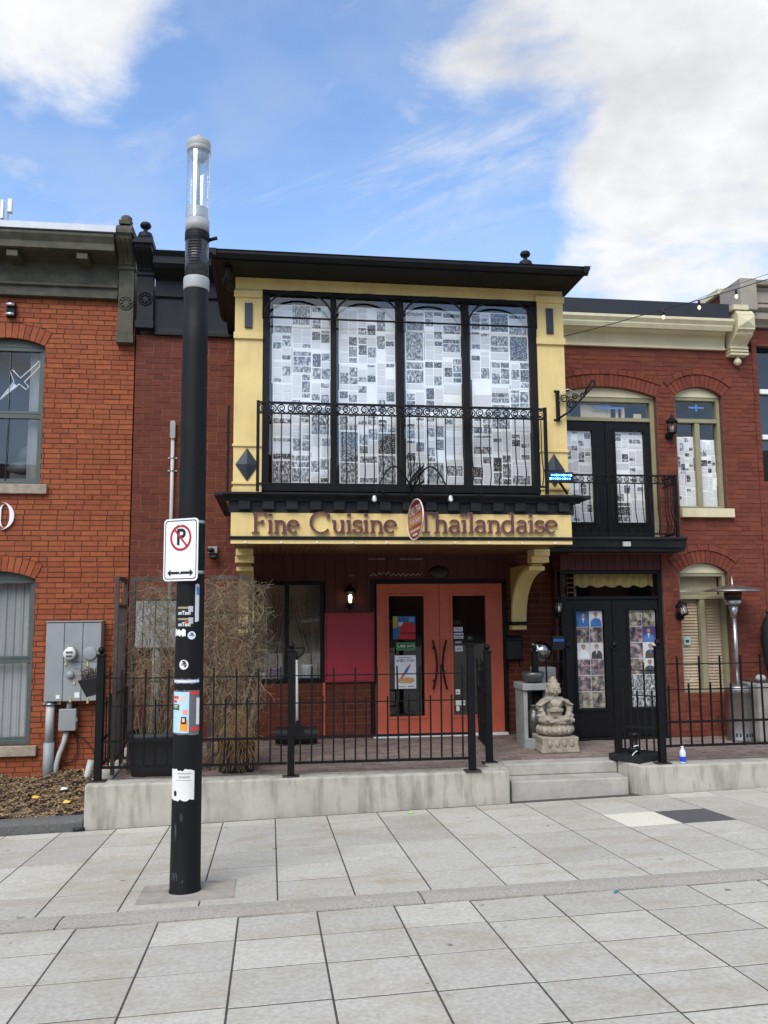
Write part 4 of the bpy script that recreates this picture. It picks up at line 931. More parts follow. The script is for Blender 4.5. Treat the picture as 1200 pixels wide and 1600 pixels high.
# upper glazed double door with transom
def frame_rect(m, x0, x1, z0, z1, y0, y1, t): m.box(x0, x0+t, y0, y1, z0, z1).box(x1-t, x1, y0, y1, z0, z1).box(x0+t, x1-t, y0, y1, z0, z0+t).box(x0+t, x1-t, y0, y1, z1-t, z1); return m
def arched_head(o, Y0, Y1, mat, par):
    pts = [(o.u0, o.zs+.002), (o.u1, o.zs+.002)]+[(o.u1-(o.u1-o.u0)*i/16, o.top(o.u1-(o.u1-o.u0)*i/16)-.003) for i in range(1, 16)]
    part(MB().prism(pts, Y0, Y1), 'arched_head', mat, par)
d = RY+.08
m = frame_rect(MB(), oA.u0, oA.u1, oA.z0-.02, oA.zs, d, d+.12, .06); ztr = ZZ(960, 656, RY); m.box(oA.u0+.06, oA.u1-.06, d, d+.1, ztr, ztr+.05)
fa = part(m, 'balcony_door_frame', OLIVE, HB, .004); arched_head(oA, d-.01, d+.1, CREAM, fa)
part(MB().quad(oA.u0+.06, oA.u1-.06, ztr+.05, oA.zs-.06, d+.05), 'transom_pane', GLASS, fa)
part(MB().box(XX(911, 640, d), XX(958, 640, d), d+.09, d+.11, ztr+.05, ztr+.24).box(XX(966, 640, d), XX(970, 640, d), d+.09, d+.11, ztr+.05, ztr+.22).box(XX(975, 640, d), XX(980, 640, d), d+.09, d+.11, ztr+.05, ztr+.22).box(XX(994, 640, d), XX(1006, 640, d), d+.09, d+.11, ztr+.05, ztr+.13), 'stored_boards', fl(186, 172, 140), fa)
TAPE = fl(96, 126, 178)
part(MB().box(XX(927, 636, d), XX(975, 636, d), d+.044, d+.046, ZZ(950, 638, d), ZZ(950, 634.5, d)).box(XX(948, 636, d), XX(952, 636, d), d+.043, d+.0438, ZZ(950, 640, d), ZZ(950, 633, d)), 'blue_tape', TAPE, fa)
UG = [(XX(a, 740, d), XX(b, 740, d)) for a, b in ((886, 928), (964, 1009))]; ug0, ug1 = ZZ(960, 816, d), ZZ(960, 673, d)
xmA = XX(948, 740, d)
for s, (a, b) in enumerate(((oA.u0+.062, xmA-.004), (xmA+.004, oA.u1-.062))):
    ga, gb = UG[s]; zb0, zt0 = oA.z0+.045, ztr-.004
    ga = max(ga, a+.03)
    m = MB().box(a, ga, d+.02, d+.07, zb0, zt0).box(gb, b, d+.02, d+.07, zb0, zt0).box(ga, gb, d+.02, d+.07, zb0, ug0).box(ga, gb, d+.02, d+.07, ug1, zt0)
    dd = part(m, 'balcony_door', BLACK, HB, .003); part(MB().quad(ga, gb, ug0, ug1, d+.05), 'pane', GLASS, dd)
    part(frame_rect(MB(), ga-.03, gb+.03, ug0-.03, ug1+.03, d+.008, d+.019, .03), 'glazing_bead', BLACK, dd)
# arched window upstairs and window downstairs
for o, up in ((oB, 1), (oD, 0)):
    m = frame_rect(MB(), o.u0, o.u1, o.z0, o.zs, d, d+.1, .045); zt2 = ZZ(1095, 656, RY) if up else ZZ(1105, 933, RY); xm2 = (o.u0+o.u1)/2+.01
    m.box(o.u0+.045, o.u1-.045, d, d+.09, zt2-.025, zt2+.03).box(xm2-.035, xm2+.035, d+.01, d+.09, o.z0+.045, zt2-.025)
    ww = part(m, 'arched_window', OLIVE, HB, .004); arched_head(o, d-.01, d+.09, CREAM, ww)
    part(MB().quad(o.u0+.045, o.u1-.045, zt2+.03, o.zs-.045, d+.05), 'transom_pane', GLASS, ww)
    for a, b in ((o.u0+.045, xm2-.035), (xm2+.035, o.u1-.045)): part(MB().quad(a, b, o.z0+.045, zt2-.025, d+.06), 'pane', GLASS, ww)
    if up:
        part(bx(o.u0-.005, o.u1+.06, RY-.07, RY+.08, o.z0-.12, o.z0-.002), 'window_sill', CREAM, ww, .006)
        zc = ZZ(1092, 636, d); xc = XX(1090, 636, d); part(MB().box(xc-.11, xc+.11, d+.044, d+.046, zc-.013, zc+.013).box(xc-.013, xc+.013, d+.041, d+.0438, zc-.055, zc+.055), 'blue_tape', TAPE, ww)
    else:
        for a, b in ((o.u0+.047, xm2-.037), (xm2+.037, o.u1-.047)):
            sl = MB(); nsl = 30
            for i in range(nsl):
                z = o.z0+.05+(zt2-.03-o.z0-.05)*i/nsl; hh = (zt2-.03-o.z0-.05)/nsl; sl.add([(a, d+.085, z), (b, d+.085, z), (b, d+.105, z+hh*.98), (a, d+.105, z+hh*.98)], [(0, 1, 2, 3)])
            part(sl, 'window_blind', pm('tan_blind', lin(186, 164, 134), .6, var=.06), ww, kind='stuff')
        part(bx(o.u0+.05, o.u1-.05, d+.13, d+.14, zt2+.03, o.zs-.04), 'transom_blind', fl(150, 140, 108), ww)
        p = at(1077, 1002, d); part(bx(p.x-.045, p.x+.045, d+.052, d+.056, p.z-.05, p.z+.05), 'alarm_sticker', fl(150, 190, 176), ww); part(bx(p.x-.025, p.x+.025, d+.048, d+.051, p.z-.018, p.z+.018), 'sticker_mark', fl(50, 60, 60), ww)
# ground floor black doors
zl_ = ZZ(960, 893, RY)
li = MB(); n = 13
for i in range(n): a = oC.u0+.004+(oC.u1-oC.u0-.008)*i/n; li.box(a, a+(oC.u1-oC.u0)/n-.006, RY+.03, RY+.09, zl_+.02, oC.zs-.004)
part(li, 'lintel_boards', OXBLOOD, HB, kind='stuff')
m = frame_rect(MB(), oC.u0+.003, oC.u1-.003, -.02, zl_+.015, d-.03, d+.1, .045); zt3 = ZZ(960, 934, RY); m.box(oC.u0+.05, oC.u1-.05, d-.02, d+.09, zt3-.02, zt3+.02)
fc = part(m, 'entrance_frame', BLACK, HB, .004)
part(MB().quad(oC.u0+.05, oC.u1-.05, zt3+.02, zl_-.03, d+.03), 'transom_pane', GLASS, fc)
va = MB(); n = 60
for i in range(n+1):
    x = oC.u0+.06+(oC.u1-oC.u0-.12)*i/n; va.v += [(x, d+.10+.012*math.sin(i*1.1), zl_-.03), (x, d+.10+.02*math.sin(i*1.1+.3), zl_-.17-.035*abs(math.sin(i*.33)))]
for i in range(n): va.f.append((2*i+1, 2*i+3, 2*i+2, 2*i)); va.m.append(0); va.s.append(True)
part(va, 'reflected_drape', pm('yellow_reflection', lin(150, 134, 78), .8, var=.1), fc)  # wavy yellow sheet imitates a drape's reflection in the transom glass
DG = [(XX(a, 1030, d), XX(b, 1030, d)) for a, b in ((902, 946), (985, 1029))]; dg0, dg1 = ZZ(960, 1107, d), ZZ(960, 953, d); xmC = (oC.u0+oC.u1)/2+.01
for s, (a, b) in enumerate(((oC.u0+.05, xmC-.004), (xmC+.004, oC.u1-.05))):
    ga, gb = DG[s]
    m = MB().box(a, ga, d, d+.05, .03, zt3-.024).box(gb, b, d, d+.05, .03, zt3-.024).box(ga, gb, d, d+.05, .03, dg0).box(ga, gb, d, d+.05, dg1, zt3-.024)
    dd = part(m, 'entrance_door', BLACK, HB, .003); part(frame_rect(MB(), ga-.03, gb+.03, dg0-.03, dg1+.03, d-.014, d-.001, .03), 'glazing_bead', BLACK, dd)
    part(MB().quad(ga, gb, dg0, dg1, d+.02), 'pane', GLASS, dd)
part(bx(oC.u0, oC.u1, RY-.05, RY+.3, -.05, .028), 'threshold', BLACK, HB, .006)
# balcony
byf = -1.05; bxr = XX(1073, 850, byf); zbf0, zbf1 = ZZ(980, 861, byf), ZZ(980, 839, byf); bl = bx1+.07
pf = [(RY-.002, zbf0), (byf+.06, zbf0), (byf+.05, zbf0+.04), (byf+.02, zbf0+.05), (byf, zbf1-.04), (byf-.03, zbf1-.03), (byf-.03, zbf1), (RY-.002, zbf1)]
part(MB().prism(pf, bl, bxr, 'x'), 'balcony_floor', BLACKW, HB)
yr_ = byf+.05; zr0, zr1 = ZZ(980, 834, yr_), ZZ(980, 743, yr_); xr_ = XX(1057, 790, yr_)
railing(HB, 'balcony_rail', (bl+.02, yr_), (xr_, yr_), zr0, zr1, 17, .04, .10, (0, 1), zfoot=zbf1)
railing(HB, 'balcony_rail', (xr_, yr_+.03), (xr_, RY-.01), zr0, zr1, 4, .04, .10, (0, 0), zfoot=zbf1)
p = at(979, 850, byf-.04); part(bx(p.x-.05, p.x+.05, byf-.055, byf-.031, p.z-.03, p.z+.03), 'junction_plate', PVC, HB)
# ---------------------------------------------------------------- far right building
FB = thing('corner_building', (7.5, RY, 0), 'red brick building with taupe panelled parapet and white sash bars', 'building')
ft = ZZ(1185, 513, RY)
w1 = [Op(XX(1184, 620, RY)+.02+1.6*i, XX(1184, 620, RY)+1.02+1.6*i, ZZ(1195, 752, RY), ZZ(1190, 541, RY)) for i in range(2)]
brick_wall(FB, 'wall', wallM(0, RY-.004), XR+.002, 10, -.3, ft, .0625, .205, w1, BR_RD, MORT_DK, score=vis_score(RY))
shell(FB, XR+.002, 10, RY, 8, -.3, ft+.65)
for o in w1:
    m = MB(); frame_rect(m, o.u0, o.u1, o.z0, o.zs, RY+.08, RY+.16, .05)
    wd = part(m, 'window', BLACK, FB); mm_ = MB()
    for py in (612, 683): z = ZZ(1190, py, RY+.06); part(bx(o.u0+.05, o.u1-.05, RY+.05, RY+.1, z-.035, z+.035), 'sash_bar', WHITE, wd, .01)
    part(MB().quad(o.u0+.05, o.u1-.05, o.z0+.05, o.zs-.05, RY+.12), 'pane', GLASS, wd)
TAUPE = pm('taupe_paint', lin(150, 140, 126), .65, var=.1, stain=.2, scol=lin(110, 100, 90))
f_ = lambda py, dd_: ZZ(1185, py, RY-dd_)
part(MB().prism([(RY-.004, ft), (RY-.06, ft), (RY-.08, f_(506, .08)), (RY-.16, f_(498, .16)), (RY-.16, f_(490, .16)), (RY-.12, f_(487, .12)), (RY-.2, f_(480, .2)), (RY-.2, f_(477, .2)), (RY-.08, f_(475, .08)), (RY-.08, f_(447, .08)), (RY-.18, f_(444, .18)), (RY-.2, f_(437, .2)), (RY-.0, f_(436, .2))], XX(1152, 480, RY-.1), 10, 'x'), 'parapet', TAUPE, FB)
xp = XX(1152, 480, RY-.1)
for i in range(2): m = MB(); xa = XX(1171, 462, RY-.09)+i*1.35; frame_rect(m, xa, xa+1.2, f_(473, .09), f_(450, .09), RY-.1, RY-.081, .035); part(m, 'parapet_panel', TAUPE, FB)
part(bx(xp-.02, xp+.22, RY-.24, RY+.3, f_(484, .24), f_(435, .24)), 'corner_block', TAUPE, FB, .01)
sm_ = MB(); 
for i in range(9):
    for j in range(14): z = ft+.02+.0625*i; y = RY+.31+.21*j+(.1 if i % 2 else 0); sm_.box(xp+.02, xp+.1, y, y+.2, z, z+.055)
zt_ = f_(436, .2); part(sm_, 'side_brickwork', BR_RD, FB, kind='stuff'); part(bx(xp+.03, xp+.14, RY+.3, RY+4, ft-.3, ft+.6), 'side_wall', MORT_DK, FB)
part(bx(xp-.04, xp+.2, RY+.301, RY+4, ft+.601, ft+.68), 'side_coping', CREAM, FB)
# ---------------------------------------------------------------- opposite side of the street, seen only in reflections
OP_ = thing('brick_row', (0, -27, 0), 'brick terrace on the far side of the street, reflected in the windows', 'building')
m = MB().box(-26, 1, -34, -27, -.2, 8.2).box(1.01, 9, -34, -26.6, -.2, 6.6).box(9.01, 30, -34, -27, -.2, 9.2)
part(m, 'street_wall', pm('opposite_brick', lin(120, 66, 50), .9, var=.2, scale=3), OP_)
part(MB().prism([(1.0, 6.6), (9, 6.6), (5, 9)], -34, -26.55), 'gable', pm('opposite_gable', lin(150, 140, 128), .8), OP_)
for i in range(16):
    for j in range(2):
        x = -22+3.0*i; wy = -26.6 if 1 < x < 9 else -27; wn__ = part(bx(x-.5, x+.5, wy, wy+.04, 1.2+3*j, 2.9+3*j), 'window', BLACK, OP_); part(bx(x-.65, x+.65, wy+.0, wy+.12, 1.05+3*j, 1.19+3*j), 'sill', CREAM, wn__)

# ================================================================ PAPERS IN THE WINDOWS
def collage(x0, x1, z0, z1, Y, nc, nr, label, group=None, tone=0, top=None):
    t = thing('newspaper_collage', ((x0+x1)/2, Y, z0), label, 'paper', group)
    cw, chh = (x1-x0)/nc, (z1-z0)/nr
    for c in range(nc):
        hs = [rnd.uniform(.75, 1.3) for _ in range(nr)]; tot = sum(hs); zs__ = [z0]
        for h_ in hs: zs__.append(zs__[-1]+h_/tot*(z1-z0))
        for r in range(nr):
            jx, jz = rnd.uniform(-.008, .008), rnd.uniform(-.004, .004)
            a, b, lo, hi = x0+c*cw+jx, x0+(c+1)*cw+jx+.006, zs__[r]+jz, zs__[r+1]+jz+.008
            yy = Y-.0006*((r*nc+c) % 5); m = MB(); m.quad(a, b, lo, hi, yy); w_, h = b-a, hi-lo; y2 = yy-.0025
            k = rnd.random(); pd = .06*w_
            ph = lambda u0, u1, v0, v1: m.quad(a+pd+(w_-2*pd)*u0, a+pd+(w_-2*pd)*u1, lo+pd+(h-2*pd)*v0, lo+pd+(h-2*pd)*v1, y2, rnd.choice((1, 1, 2)))
            tx = lambda u0, u1, v0, v1: m.quad(a+pd+(w_-2*pd)*u0, a+pd+(w_-2*pd)*u1, lo+pd+(h-2*pd)*v0, lo+pd+(h-2*pd)*v1, y2, 3)
            if tone == 0 and k < .13: ph(0, 1, 0, 1)
            else:
                for (u0, u1) in (((0, .47), (.53, 1)) if rnd.random() < .75 else ((0, 1),)):
                    v = 0.0
                    while v < .86:
                        dv = min(1-v, rnd.choice((.22, .3, .42, .5))); q_ = rnd.random()
                        if q_ < (.46 if tone == 0 else .27): ph(u0, u1, v+.02, v+dv-.03)
                        elif q_ < .93: tx(u0, u1, v+.02, v+dv-.03)
                        v += dv
            part(m, 'page', [PAPER, PHOTO, CROWD, TEXT, fl(70, 72, 72), fl(120, 122, 122)], t)
    return t
zt_ = ZZ(620, 484, BY+.075)
labs = ('newspaper pages covering the bay pane next to the F of the sign below', 'newspaper pages covering the bay pane above the word Cuisine', 'newspaper pages covering the bay pane right above the hanging oval sign', 'newspaper pages covering the bay pane next to the iron sign bracket')
for i in range(4):
    a, b = xs_[1+2*i], xs_[2+2*i]; collage(a+.03, b-.005, zp0+.005, zt_, BY+.075, 3, 7, labs[i], 'newspapers in the bay window')
a, b = UG[0]; collage(max(a, oA.u0+.1), b-.003, ug0+.005, ug1-.005, d+.062, 2, 5, 'art pages papering the balcony door leaf beside the yellow bay', 'papers in the balcony doors', 1)
a, b = UG[1]; collage(a+.003, b-.003, ug0+.005, ug1-.005, d+.062, 2, 5, 'text and art pages papering the balcony door leaf nearer the lantern', 'papers in the balcony doors', 1)
xm2 = (oB.u0+oB.u1)/2+.01
collage(oB.u0+.05, xm2-.045, oB.z0+.05, ZZ(1075, 682, d), d+.075, 2, 4, 'pages with woodcut prints behind the arched window half next to the lantern', 'papers in the arched window', 1)
collage(xm2+.04, oB.u1-.06, oB.z0+.05, ZZ(1110, 687, d), d+.075, 2, 4, 'text pages behind the arched window half away from the lantern', 'papers in the arched window', 1)
def portrait(m, x0, x1, z0, z1, y, bgc, suit, skin, hair, shirt):
    """printed head and shoulders"""
    w_, h = x1-x0, z1-z0; cx_ = (x0+x1)/2+rnd.uniform(-.08, .08)*w_; m.quad(x0, x1, z0, z1, y, bgc)
    el = lambda cx__, cz, rx, rz, yy, mi: (m.v.extend([(cx__+rx*math.cos(i*math.pi/6), yy, cz+rz*math.sin(i*math.pi/6)) for i in range(12)]), m.f.append(tuple(range(len(m.v)-12, len(m.v)))), m.m.append(mi), m.s.append(False))
    def pol(P, yy, mi): o = len(m.v); m.v.extend([(cx_+p*w_, yy, z0+q*h) for p, q in P]); m.f.append(tuple(range(o, o+len(P)))); m.m.append(mi); m.s.append(False)
    pol([(-.42, 0), (.42, 0), (.4, .34), (.3, .46), (.1, .54), (-.1, .54), (-.3, .46), (-.4, .34)], y-.0004, suit)
    pol([(0, .22), (.09, .55), (-.09, .55)], y-.0008, shirt)
    el(cx_, z0+.78*h, .165*w_, .13*h, y-.001, hair); el(cx_, z0+.72*h, .135*w_, .135*h, y-.0014, skin)
SNAP = printmat('colour_snapshot', 'snap')
pal = [fl(*c) for c in ((40, 96, 140), (206, 204, 200), (70, 56, 110), (120, 110, 100), (38, 36, 38), (60, 46, 40), (120, 122, 130), (190, 150, 122), (170, 128, 104), (40, 30, 26), (84, 62, 44), (225, 225, 222), (60, 110, 170), (150, 60, 50), (230, 214, 170))]
for s, lab in ((0, 'colour portrait photographs covering the black door leaf beside the statue'), (1, 'mixed colour and grey photographs covering the black door leaf behind the fence post')):
    a, b = DG[s]; t = thing('photo_collage', ((a+b)/2, d+.03, dg0), lab, 'photos', 'photographs in the black doors')
    for r in range(6):
        for c in range(2):
            x0, x1 = a+.01+(b-a-.02)*c/2, a+.01+(b-a-.02)*(c+1)/2-.003; z1 = dg1-.01-(dg1-dg0-.02)*r/6; z0 = z1-(dg1-dg0-.02)/6+.003; m = MB()
            if (r, c, s) not in ((0, 0, 0), (0, 1, 0), (1, 1, 1), (2, 0, 0), (2, 1, 0), (3, 1, 1), (2, 1, 1)): m.quad(x0, x1, z0, z1, d+.03, 15); m.quad(x0+.002, x1-.002, z0+.002, z1-.004, d+.0295, 18 if r < 4 or s == 0 else 16)
            else: portrait(m, x0, x1, z0, z1, d+.03, {(0, 0, 0): 0, (1, 1, 1): 2}.get((r, c, s), 1), rnd.choice((4, 5, 6, 4, 5, 11, 12, 6, 3)), rnd.choice((7, 8)), rnd.choice((9, 10, 9)), rnd.choice((11, 12, 1)))
            part(m, 'photo', pal+[PAPER, PHOTO, CROWD, SNAP], t)

# ================================================================ STREET FURNITURE
def text_mesh(txt, size, bold=0.0):
    cu_ = bpy.data.curves.new('text', 'FONT'); cu_.body = txt; cu_.size = size; cu_.align_x = 'CENTER'; cu_.align_y = 'CENTER'; cu_.offset = bold
    ob = bpy.data.objects.new('text', cu_); col.objects.link(ob); dg = bpy.context.evaluated_depsgraph_get()
    me = bpy.data.meshes.new_from_object(ob.evaluated_get(dg)); vs_ = [tuple(v.co) for v in me.vertices]; fs_ = [tuple(p.vertices) for p in me.polygons]
    bpy.data.objects.remove(ob); bpy.data.meshes.remove(me); bpy.data.curves.remove(cu_); return vs_, fs_
# ---------------------------------------------------------------- lamp post
PX, PY = -.573, -4.952
pzz = lambda py: ZZ(305, py, PY)
zb = gz(PX, PY)
LP = thing('street_lamp', (PX, PY, zb), 'tall black cylindrical lamp post with clear tube lantern and pasted stickers', 'lamp post')
POLE = pm('black_powder_coat', lin(13, 14, 15), .62, spec=.25, var=.2, scale=5, stain=.25, sscale=(3, 3, 1.2), scol=lin(30, 31, 32), wear=(lin(80, 80, 82), 10, .79))
zS = pzz(455)
prad = lambda z: .104-.013*(z-zb)/(zS-zb)
part(MB().lathe([(.112, -.03), (.112, .004), (.106, .02)]+[(prad(zb+t*(zS-zb)/10), t*(zS-zb)/10) for t in range(1, 11)], (PX, PY, zb), 32), 'pole', POLE, LP)
LG = pm('lamp_grey', lin(160, 161, 158), .5, var=.06)
part(MB().lathe([(.093, 0), (.096, .01), (.096, .085), (.093, .095)], (PX, PY, zS), 32), 'white_ring', LG, LP)
r0 = .088; zq0, zq1 = zS+.095, pzz(378)
q_ = part(MB().lathe([(r0, 0), (r0, zq1-zq0)], (PX, PY, zq0), 32), 'speaker_housing', pm('smoked_sleeve', lin(58, 60, 64), .25, var=.1), LP)
for i in range(13):
    z = zq0+.09+i*.022; hw = .8*math.sqrt(max(0, 1-((i-6)/7)**2)); pts = [(PX+(r0+.001)*math.sin(a), PY-(r0+.001)*math.cos(a), z) for a in [hw*(k/6-.5)*2*.75-.15 for k in range(7)]]
    part(MB().tube(pts, .0045, 4), 'grille_slot', TUB, q_)
for z in (zq0+.05, zq0+.3): part(MB().lathe([(r0+.001, 0), (r0+.002, .003), (r0+.001, .006)], (PX, PY, z), 32), 'seam', TUB, q_)
part(MB().lathe([(.09, 0), (.092, .01), (.092, .06), (.088, .07)], (PX, PY, zq1), 32), 'collar', POLE, LP)
part(MB().tube([(PX+.09, PY, zq1+.02), (PX+.13, PY-.02, zq1+.025), (PX+.15, PY-.02, zq1+.03)], .014, 6), 'bracket_lug', POLE, LP)
zg0, zg1 = zq1+.07, pzz(345); part(MB().lathe([(.089, 0), (.089, zg1-zg0)], (PX, PY, zg0), 32), 'grey_ring', LG, LP)
zt0, zt1 = zg1, pzz(241)
tube = MB(); n = 40
for z in (zt0, zt1):
    for k in range(n): tube.v.append((PX+.088*math.cos(k*2*math.pi/n), PY+.088*math.sin(k*2*math.pi/n), z))
for k in range(n): tube.f.append((k, (k+1) % n, n+(k+1) % n, n+k)); tube.m.append(0); tube.s.append(True)
part(tube, 'clear_tube', GLASSC, LP)
part(MB().lathe([(.083, .0), (.083, .012), (.08, .09), (.05, .095)], (PX, PY, zt0+.002), 28), 'lens', pm('prism_lens', lin(190, 192, 182), .3, var=.06), LP)
part(MB().lathe([(.013, 0), (.013, zt1-zt0-.1)], (PX, PY, zt0+.097), 10), 'centre_rod', LG, LP)
part(MB().lathe([(.05, -.05), (.082, -.0)], (PX, PY, zt1), 32), 'reflector', pm('perforated_reflector', lin(170, 170, 162), .5, .3, var=.1), LP)
part(MB().lathe([(.0895, 0), (.0895, .04), (.088, .043), (.0895, .046), (.0895, .09), (.08, .105), (.02, .12), (.02, .15), (.012, .155)], (PX, PY, zt1+.0), 32), 'cap', LG, LP)
# ---------------------------------------------------------------- pasted papers: curved patches on the pole
def pc(py): return 289+(1390-py)*21/1170
def patch(m, px0, px1, py0, py1, lay, mi, ragged=0, n=10):
    """patch between pixel columns/rows wrapped round the post"""
    z1, z0 = pzz(py0), pzz(py1); rr = prad((z0+z1)/2)+.0012+.0009*lay; hp = 21.5
    an = lambda px: math.asin(max(-.97, min(.97, (px-pc((py0+py1)/2))/hp))); a0, a1 = an(px0), an(px1); o = len(m.v)
    for i in range(n+1):
        a = a0+(a1-a0)*i/n
        for z, s in ((z0, 1), (z1, -1)): m.v.append((PX+rr*math.sin(a), PY-rr*math.cos(a), z+(rnd.uniform(0, ragged)*s if ragged else 0)))
    for i in range(n): m.f.append((o+2*i, o+2*i+2, o+2*i+3, o+2*i+1)); m.m.append(mi); m.s.append(True)
def ptext(m, txt, size, px, py, lay, mi, bold=0):
    vs_, fs_ = text_mesh(txt, size, bold); z = pzz(py); rr = prad(z)+.0012+.0009*lay; a0 = math.asin(max(-.95, min(.95, (px-pc(py))/21.5)))
    m.add([(PX+rr*math.sin(a0+v[0]/rr), PY-rr*math.cos(a0+v[0]/rr), z+v[1]) for v in vs_], fs_, mi)
K_, W_, BLU, RED_ = fl(24, 24, 26), WHITE, fl(178, 208, 226), fl(200, 58, 60)
for i, (a, b, lab) in enumerate(((947, 962, 'upper black sticker with white Taxi lettering on the lamp post'), (964.5, 980, 'lower black sticker with white Taxi lettering and red stroke on the lamp post'))):
    m = MB(); patch(m, 276, 304, a, b, 0, 0); patch(m, 280, 296, a+1, a+4, 1, 2); ptext(m, 'unTaxi', .036, 289, (a+b)/2+3, 1.4, 1, .001); patch(m, 296, 303, a, b-6, 1, 3)
    if i: patch(m, 291, 295, a+5, a+9, 2, 4)
    solo(m, 'sticker', [K_, W_, fl(150, 140, 110), fl(170, 172, 176), RED_], lab, 'sticker', 'stickers on the lamp post')
m = MB(); patch(m, 275.5, 292, 981, 995, 0, 0, .02); solo(m, 'torn_label', [W_], 'torn white label under the taxi stickers on the lamp post', 'sticker')
for px, py, r, c_, lab in ((301, 992, 6, (205, 222, 236), 'small round pale blue sticker beside the torn label on the lamp post'), (289, 1037, 7.2, (224, 220, 216), 'round white sticker alone above the taped poster on the lamp post')):
    m = MB(); z = pzz(py); rr = prad(z)+.0015; a0 = math.asin((px-pc(py))/21.5); R_ = r/1300*6.15; n = 20
    m.v = [(PX+rr*math.sin(a0+R_/rr*math.cos(t*2*math.pi/n)), PY-rr*math.cos(a0+R_/rr*math.cos(t*2*math.pi/n)), z+R_*math.sin(t*2*math.pi/n)) for t in range(n)]; m.f.append(tuple(range(n))); m.m.append(0); m.s.append(True)
    patch(m, px-3.5, px+3.5, py-1, py+1, 1, 1); patch(m, px-2, px+2, py-4, py-2.8, 1, 1); solo(m, 'round_sticker', [fl(*c_), fl(140, 120, 130)], lab, 'sticker')
m = MB(); patch(m, 273, 311, 1058, 1067, 0, 0, .008, 14); patch(m, 273.5, 311, 1061, 1064.5, 1, 1, 0, 14); solo(m, 'tape_band', [fl(120, 124, 126, .3), fl(214, 218, 236)], 'white paper strip under clear tape wrapped round the lamp post', 'tape')
m = MB(); patch(m, 271, 311, 1075, 1146, -.4, 6, .012, 14); patch(m, 272, 297, 1079, 1142, 1, 0); ptext(m, "PHR'S", .026, 277, 1088, 2, 1, .002); ptext(m, 'OPN', .024, 276, 1094, 2, 1, .002); patch(m, 283, 291, 1086, 1093, 2, 5); patch(m, 272.5, 283, 1098, 1107, 2, 2); patch(m, 274, 281, 1099.5, 1100.5, 3, 7); patch(m, 274, 280, 1102, 1103, 3, 7); patch(m, 284, 295, 1122, 1139, 2, 3); patch(m, 285.5, 293, 1117, 1128, 3, 4); patch(m, 287, 291, 1119, 1125, 4, 5); patch(m, 288, 295, 1106, 1114, 2, 8)
patch(m, 298, 311, 1078, 1083, 1, 1); patch(m, 298, 311, 1133, 1139, 1, 1); patch(m, 307, 311, 1087, 1131, 1, 7, .01)
solo(m, 'event_poster', [BLU, RED_, fl(70, 104, 66), fl(226, 150, 50), fl(26, 24, 28), fl(226, 190, 160), fl(96, 100, 104, .3), W_, fl(230, 150, 130)], 'pale blue event poster with orange clothed figure taped to the lamp post', 'poster')
m = MB(); patch(m, 270.5, 304, 1196, 1247, 0, 0, .02, 12); patch(m, 280, 300, 1203, 1205, 1, 1); patch(m, 282, 298, 1208, 1211, 1, 1); patch(m, 278, 300, 1214, 1215, 1, 1); patch(m, 275, 279, 1230, 1240, 1, 2, .01); solo(m, 'torn_flyer', [pm('torn_paper', lin(222, 221, 214), .8, var=.06, wear=(lin(60, 60, 60), 60, .72)), fl(168, 168, 166), K_], 'torn white flyer with faded print low on the lamp post', 'poster')
m = MB(); patch(m, 306, 311.5, 912, 972, 1, 0, .01, 4); patch(m, 308, 311.5, 918, 930, 2, 1, 0, 3); solo(m, 'torn_strip', [fl(200, 204, 208, .3), fl(70, 130, 190)], 'torn shiny strip with blue scrap on the side of the lamp post', 'poster')
for a_, b_, c_, d_ in ((272, 281, 1352, 1388), (283, 290, 1362, 1386), (276, 279, 1276, 1310), (284, 288, 1268, 1274)):
    m = MB(); patch(m, a_, b_, c_, d_, 0, 0, .05, 8); part(m, 'worn_paint', pm('scuffed_paint', lin(52, 54, 60), .6, var=.5, scale=40), LP)
# ---------------------------------------------------------------- no parking sign
NPS = thing('no_parking_sign', (PX-.06, PY-.11, pzz(908)), 'white no parking sign with red barred circle and double arrow strapped to the lamp post', 'sign')
aS = math.radians(33); cS = Vector((PX-math.sin(aS)*.118, PY-math.cos(aS)*.118, (pzz(814)+pzz(907))/2)); MS = Matrix.Translation(cS) @ Matrix.Rotation(-aS, 4, 'Z')
SW, SH = .152, .222
def rrect(w_, h, r, n=5):
    P = []
    for cx_, cz, a in ((w_-r, h-r, 0), (-w_+r, h-r, 90), (-w_+r, -h+r, 180), (w_-r, -h+r, 270)): P += [(cx_+r*math.cos(math.radians(a+90*i/n)), cz+r*math.sin(math.radians(a+90*i/n))) for i in range(n+1)]
    return P
def sgn(m, name, mat): m.xf(MS); return part(m, name, mat, NPS)
sgn(MB().prism(rrect(SW, SH, .03), -.002, .002), 'sign_plate', pm('sign_white', lin(228, 230, 228), .35, var=.03))
def ringm(o_, i_, y0, y1):
    m = MB(); n = len(o_)
    for k in range(n):
        k2 = (k+1) % n; m.add([(o_[k][0], y0, o_[k][1]), (o_[k2][0], y0, o_[k2][1]), (i_[k2][0], y0, i_[k2][1]), (i_[k][0], y0, i_[k][1])], [(0, 3, 2, 1)])
    return m
SB, SR = pm('sign_black', lin(20, 20, 22), .4, var=0), pm('sign_red', lin(178, 24, 38), .4, var=.03)
sgn(ringm(rrect(SW-.012, SH-.012, .024), rrect(SW-.018, SH-.018, .02), -.0035, 0), 'border', SB)
cz = .085; cir = lambda r: [(r*math.cos(i*math.pi/18), cz+r*math.sin(i*math.pi/18)) for i in range(36)]
sgn(ringm(cir(.094), cir(.077), -.0045, 0), 'red_circle', SR)
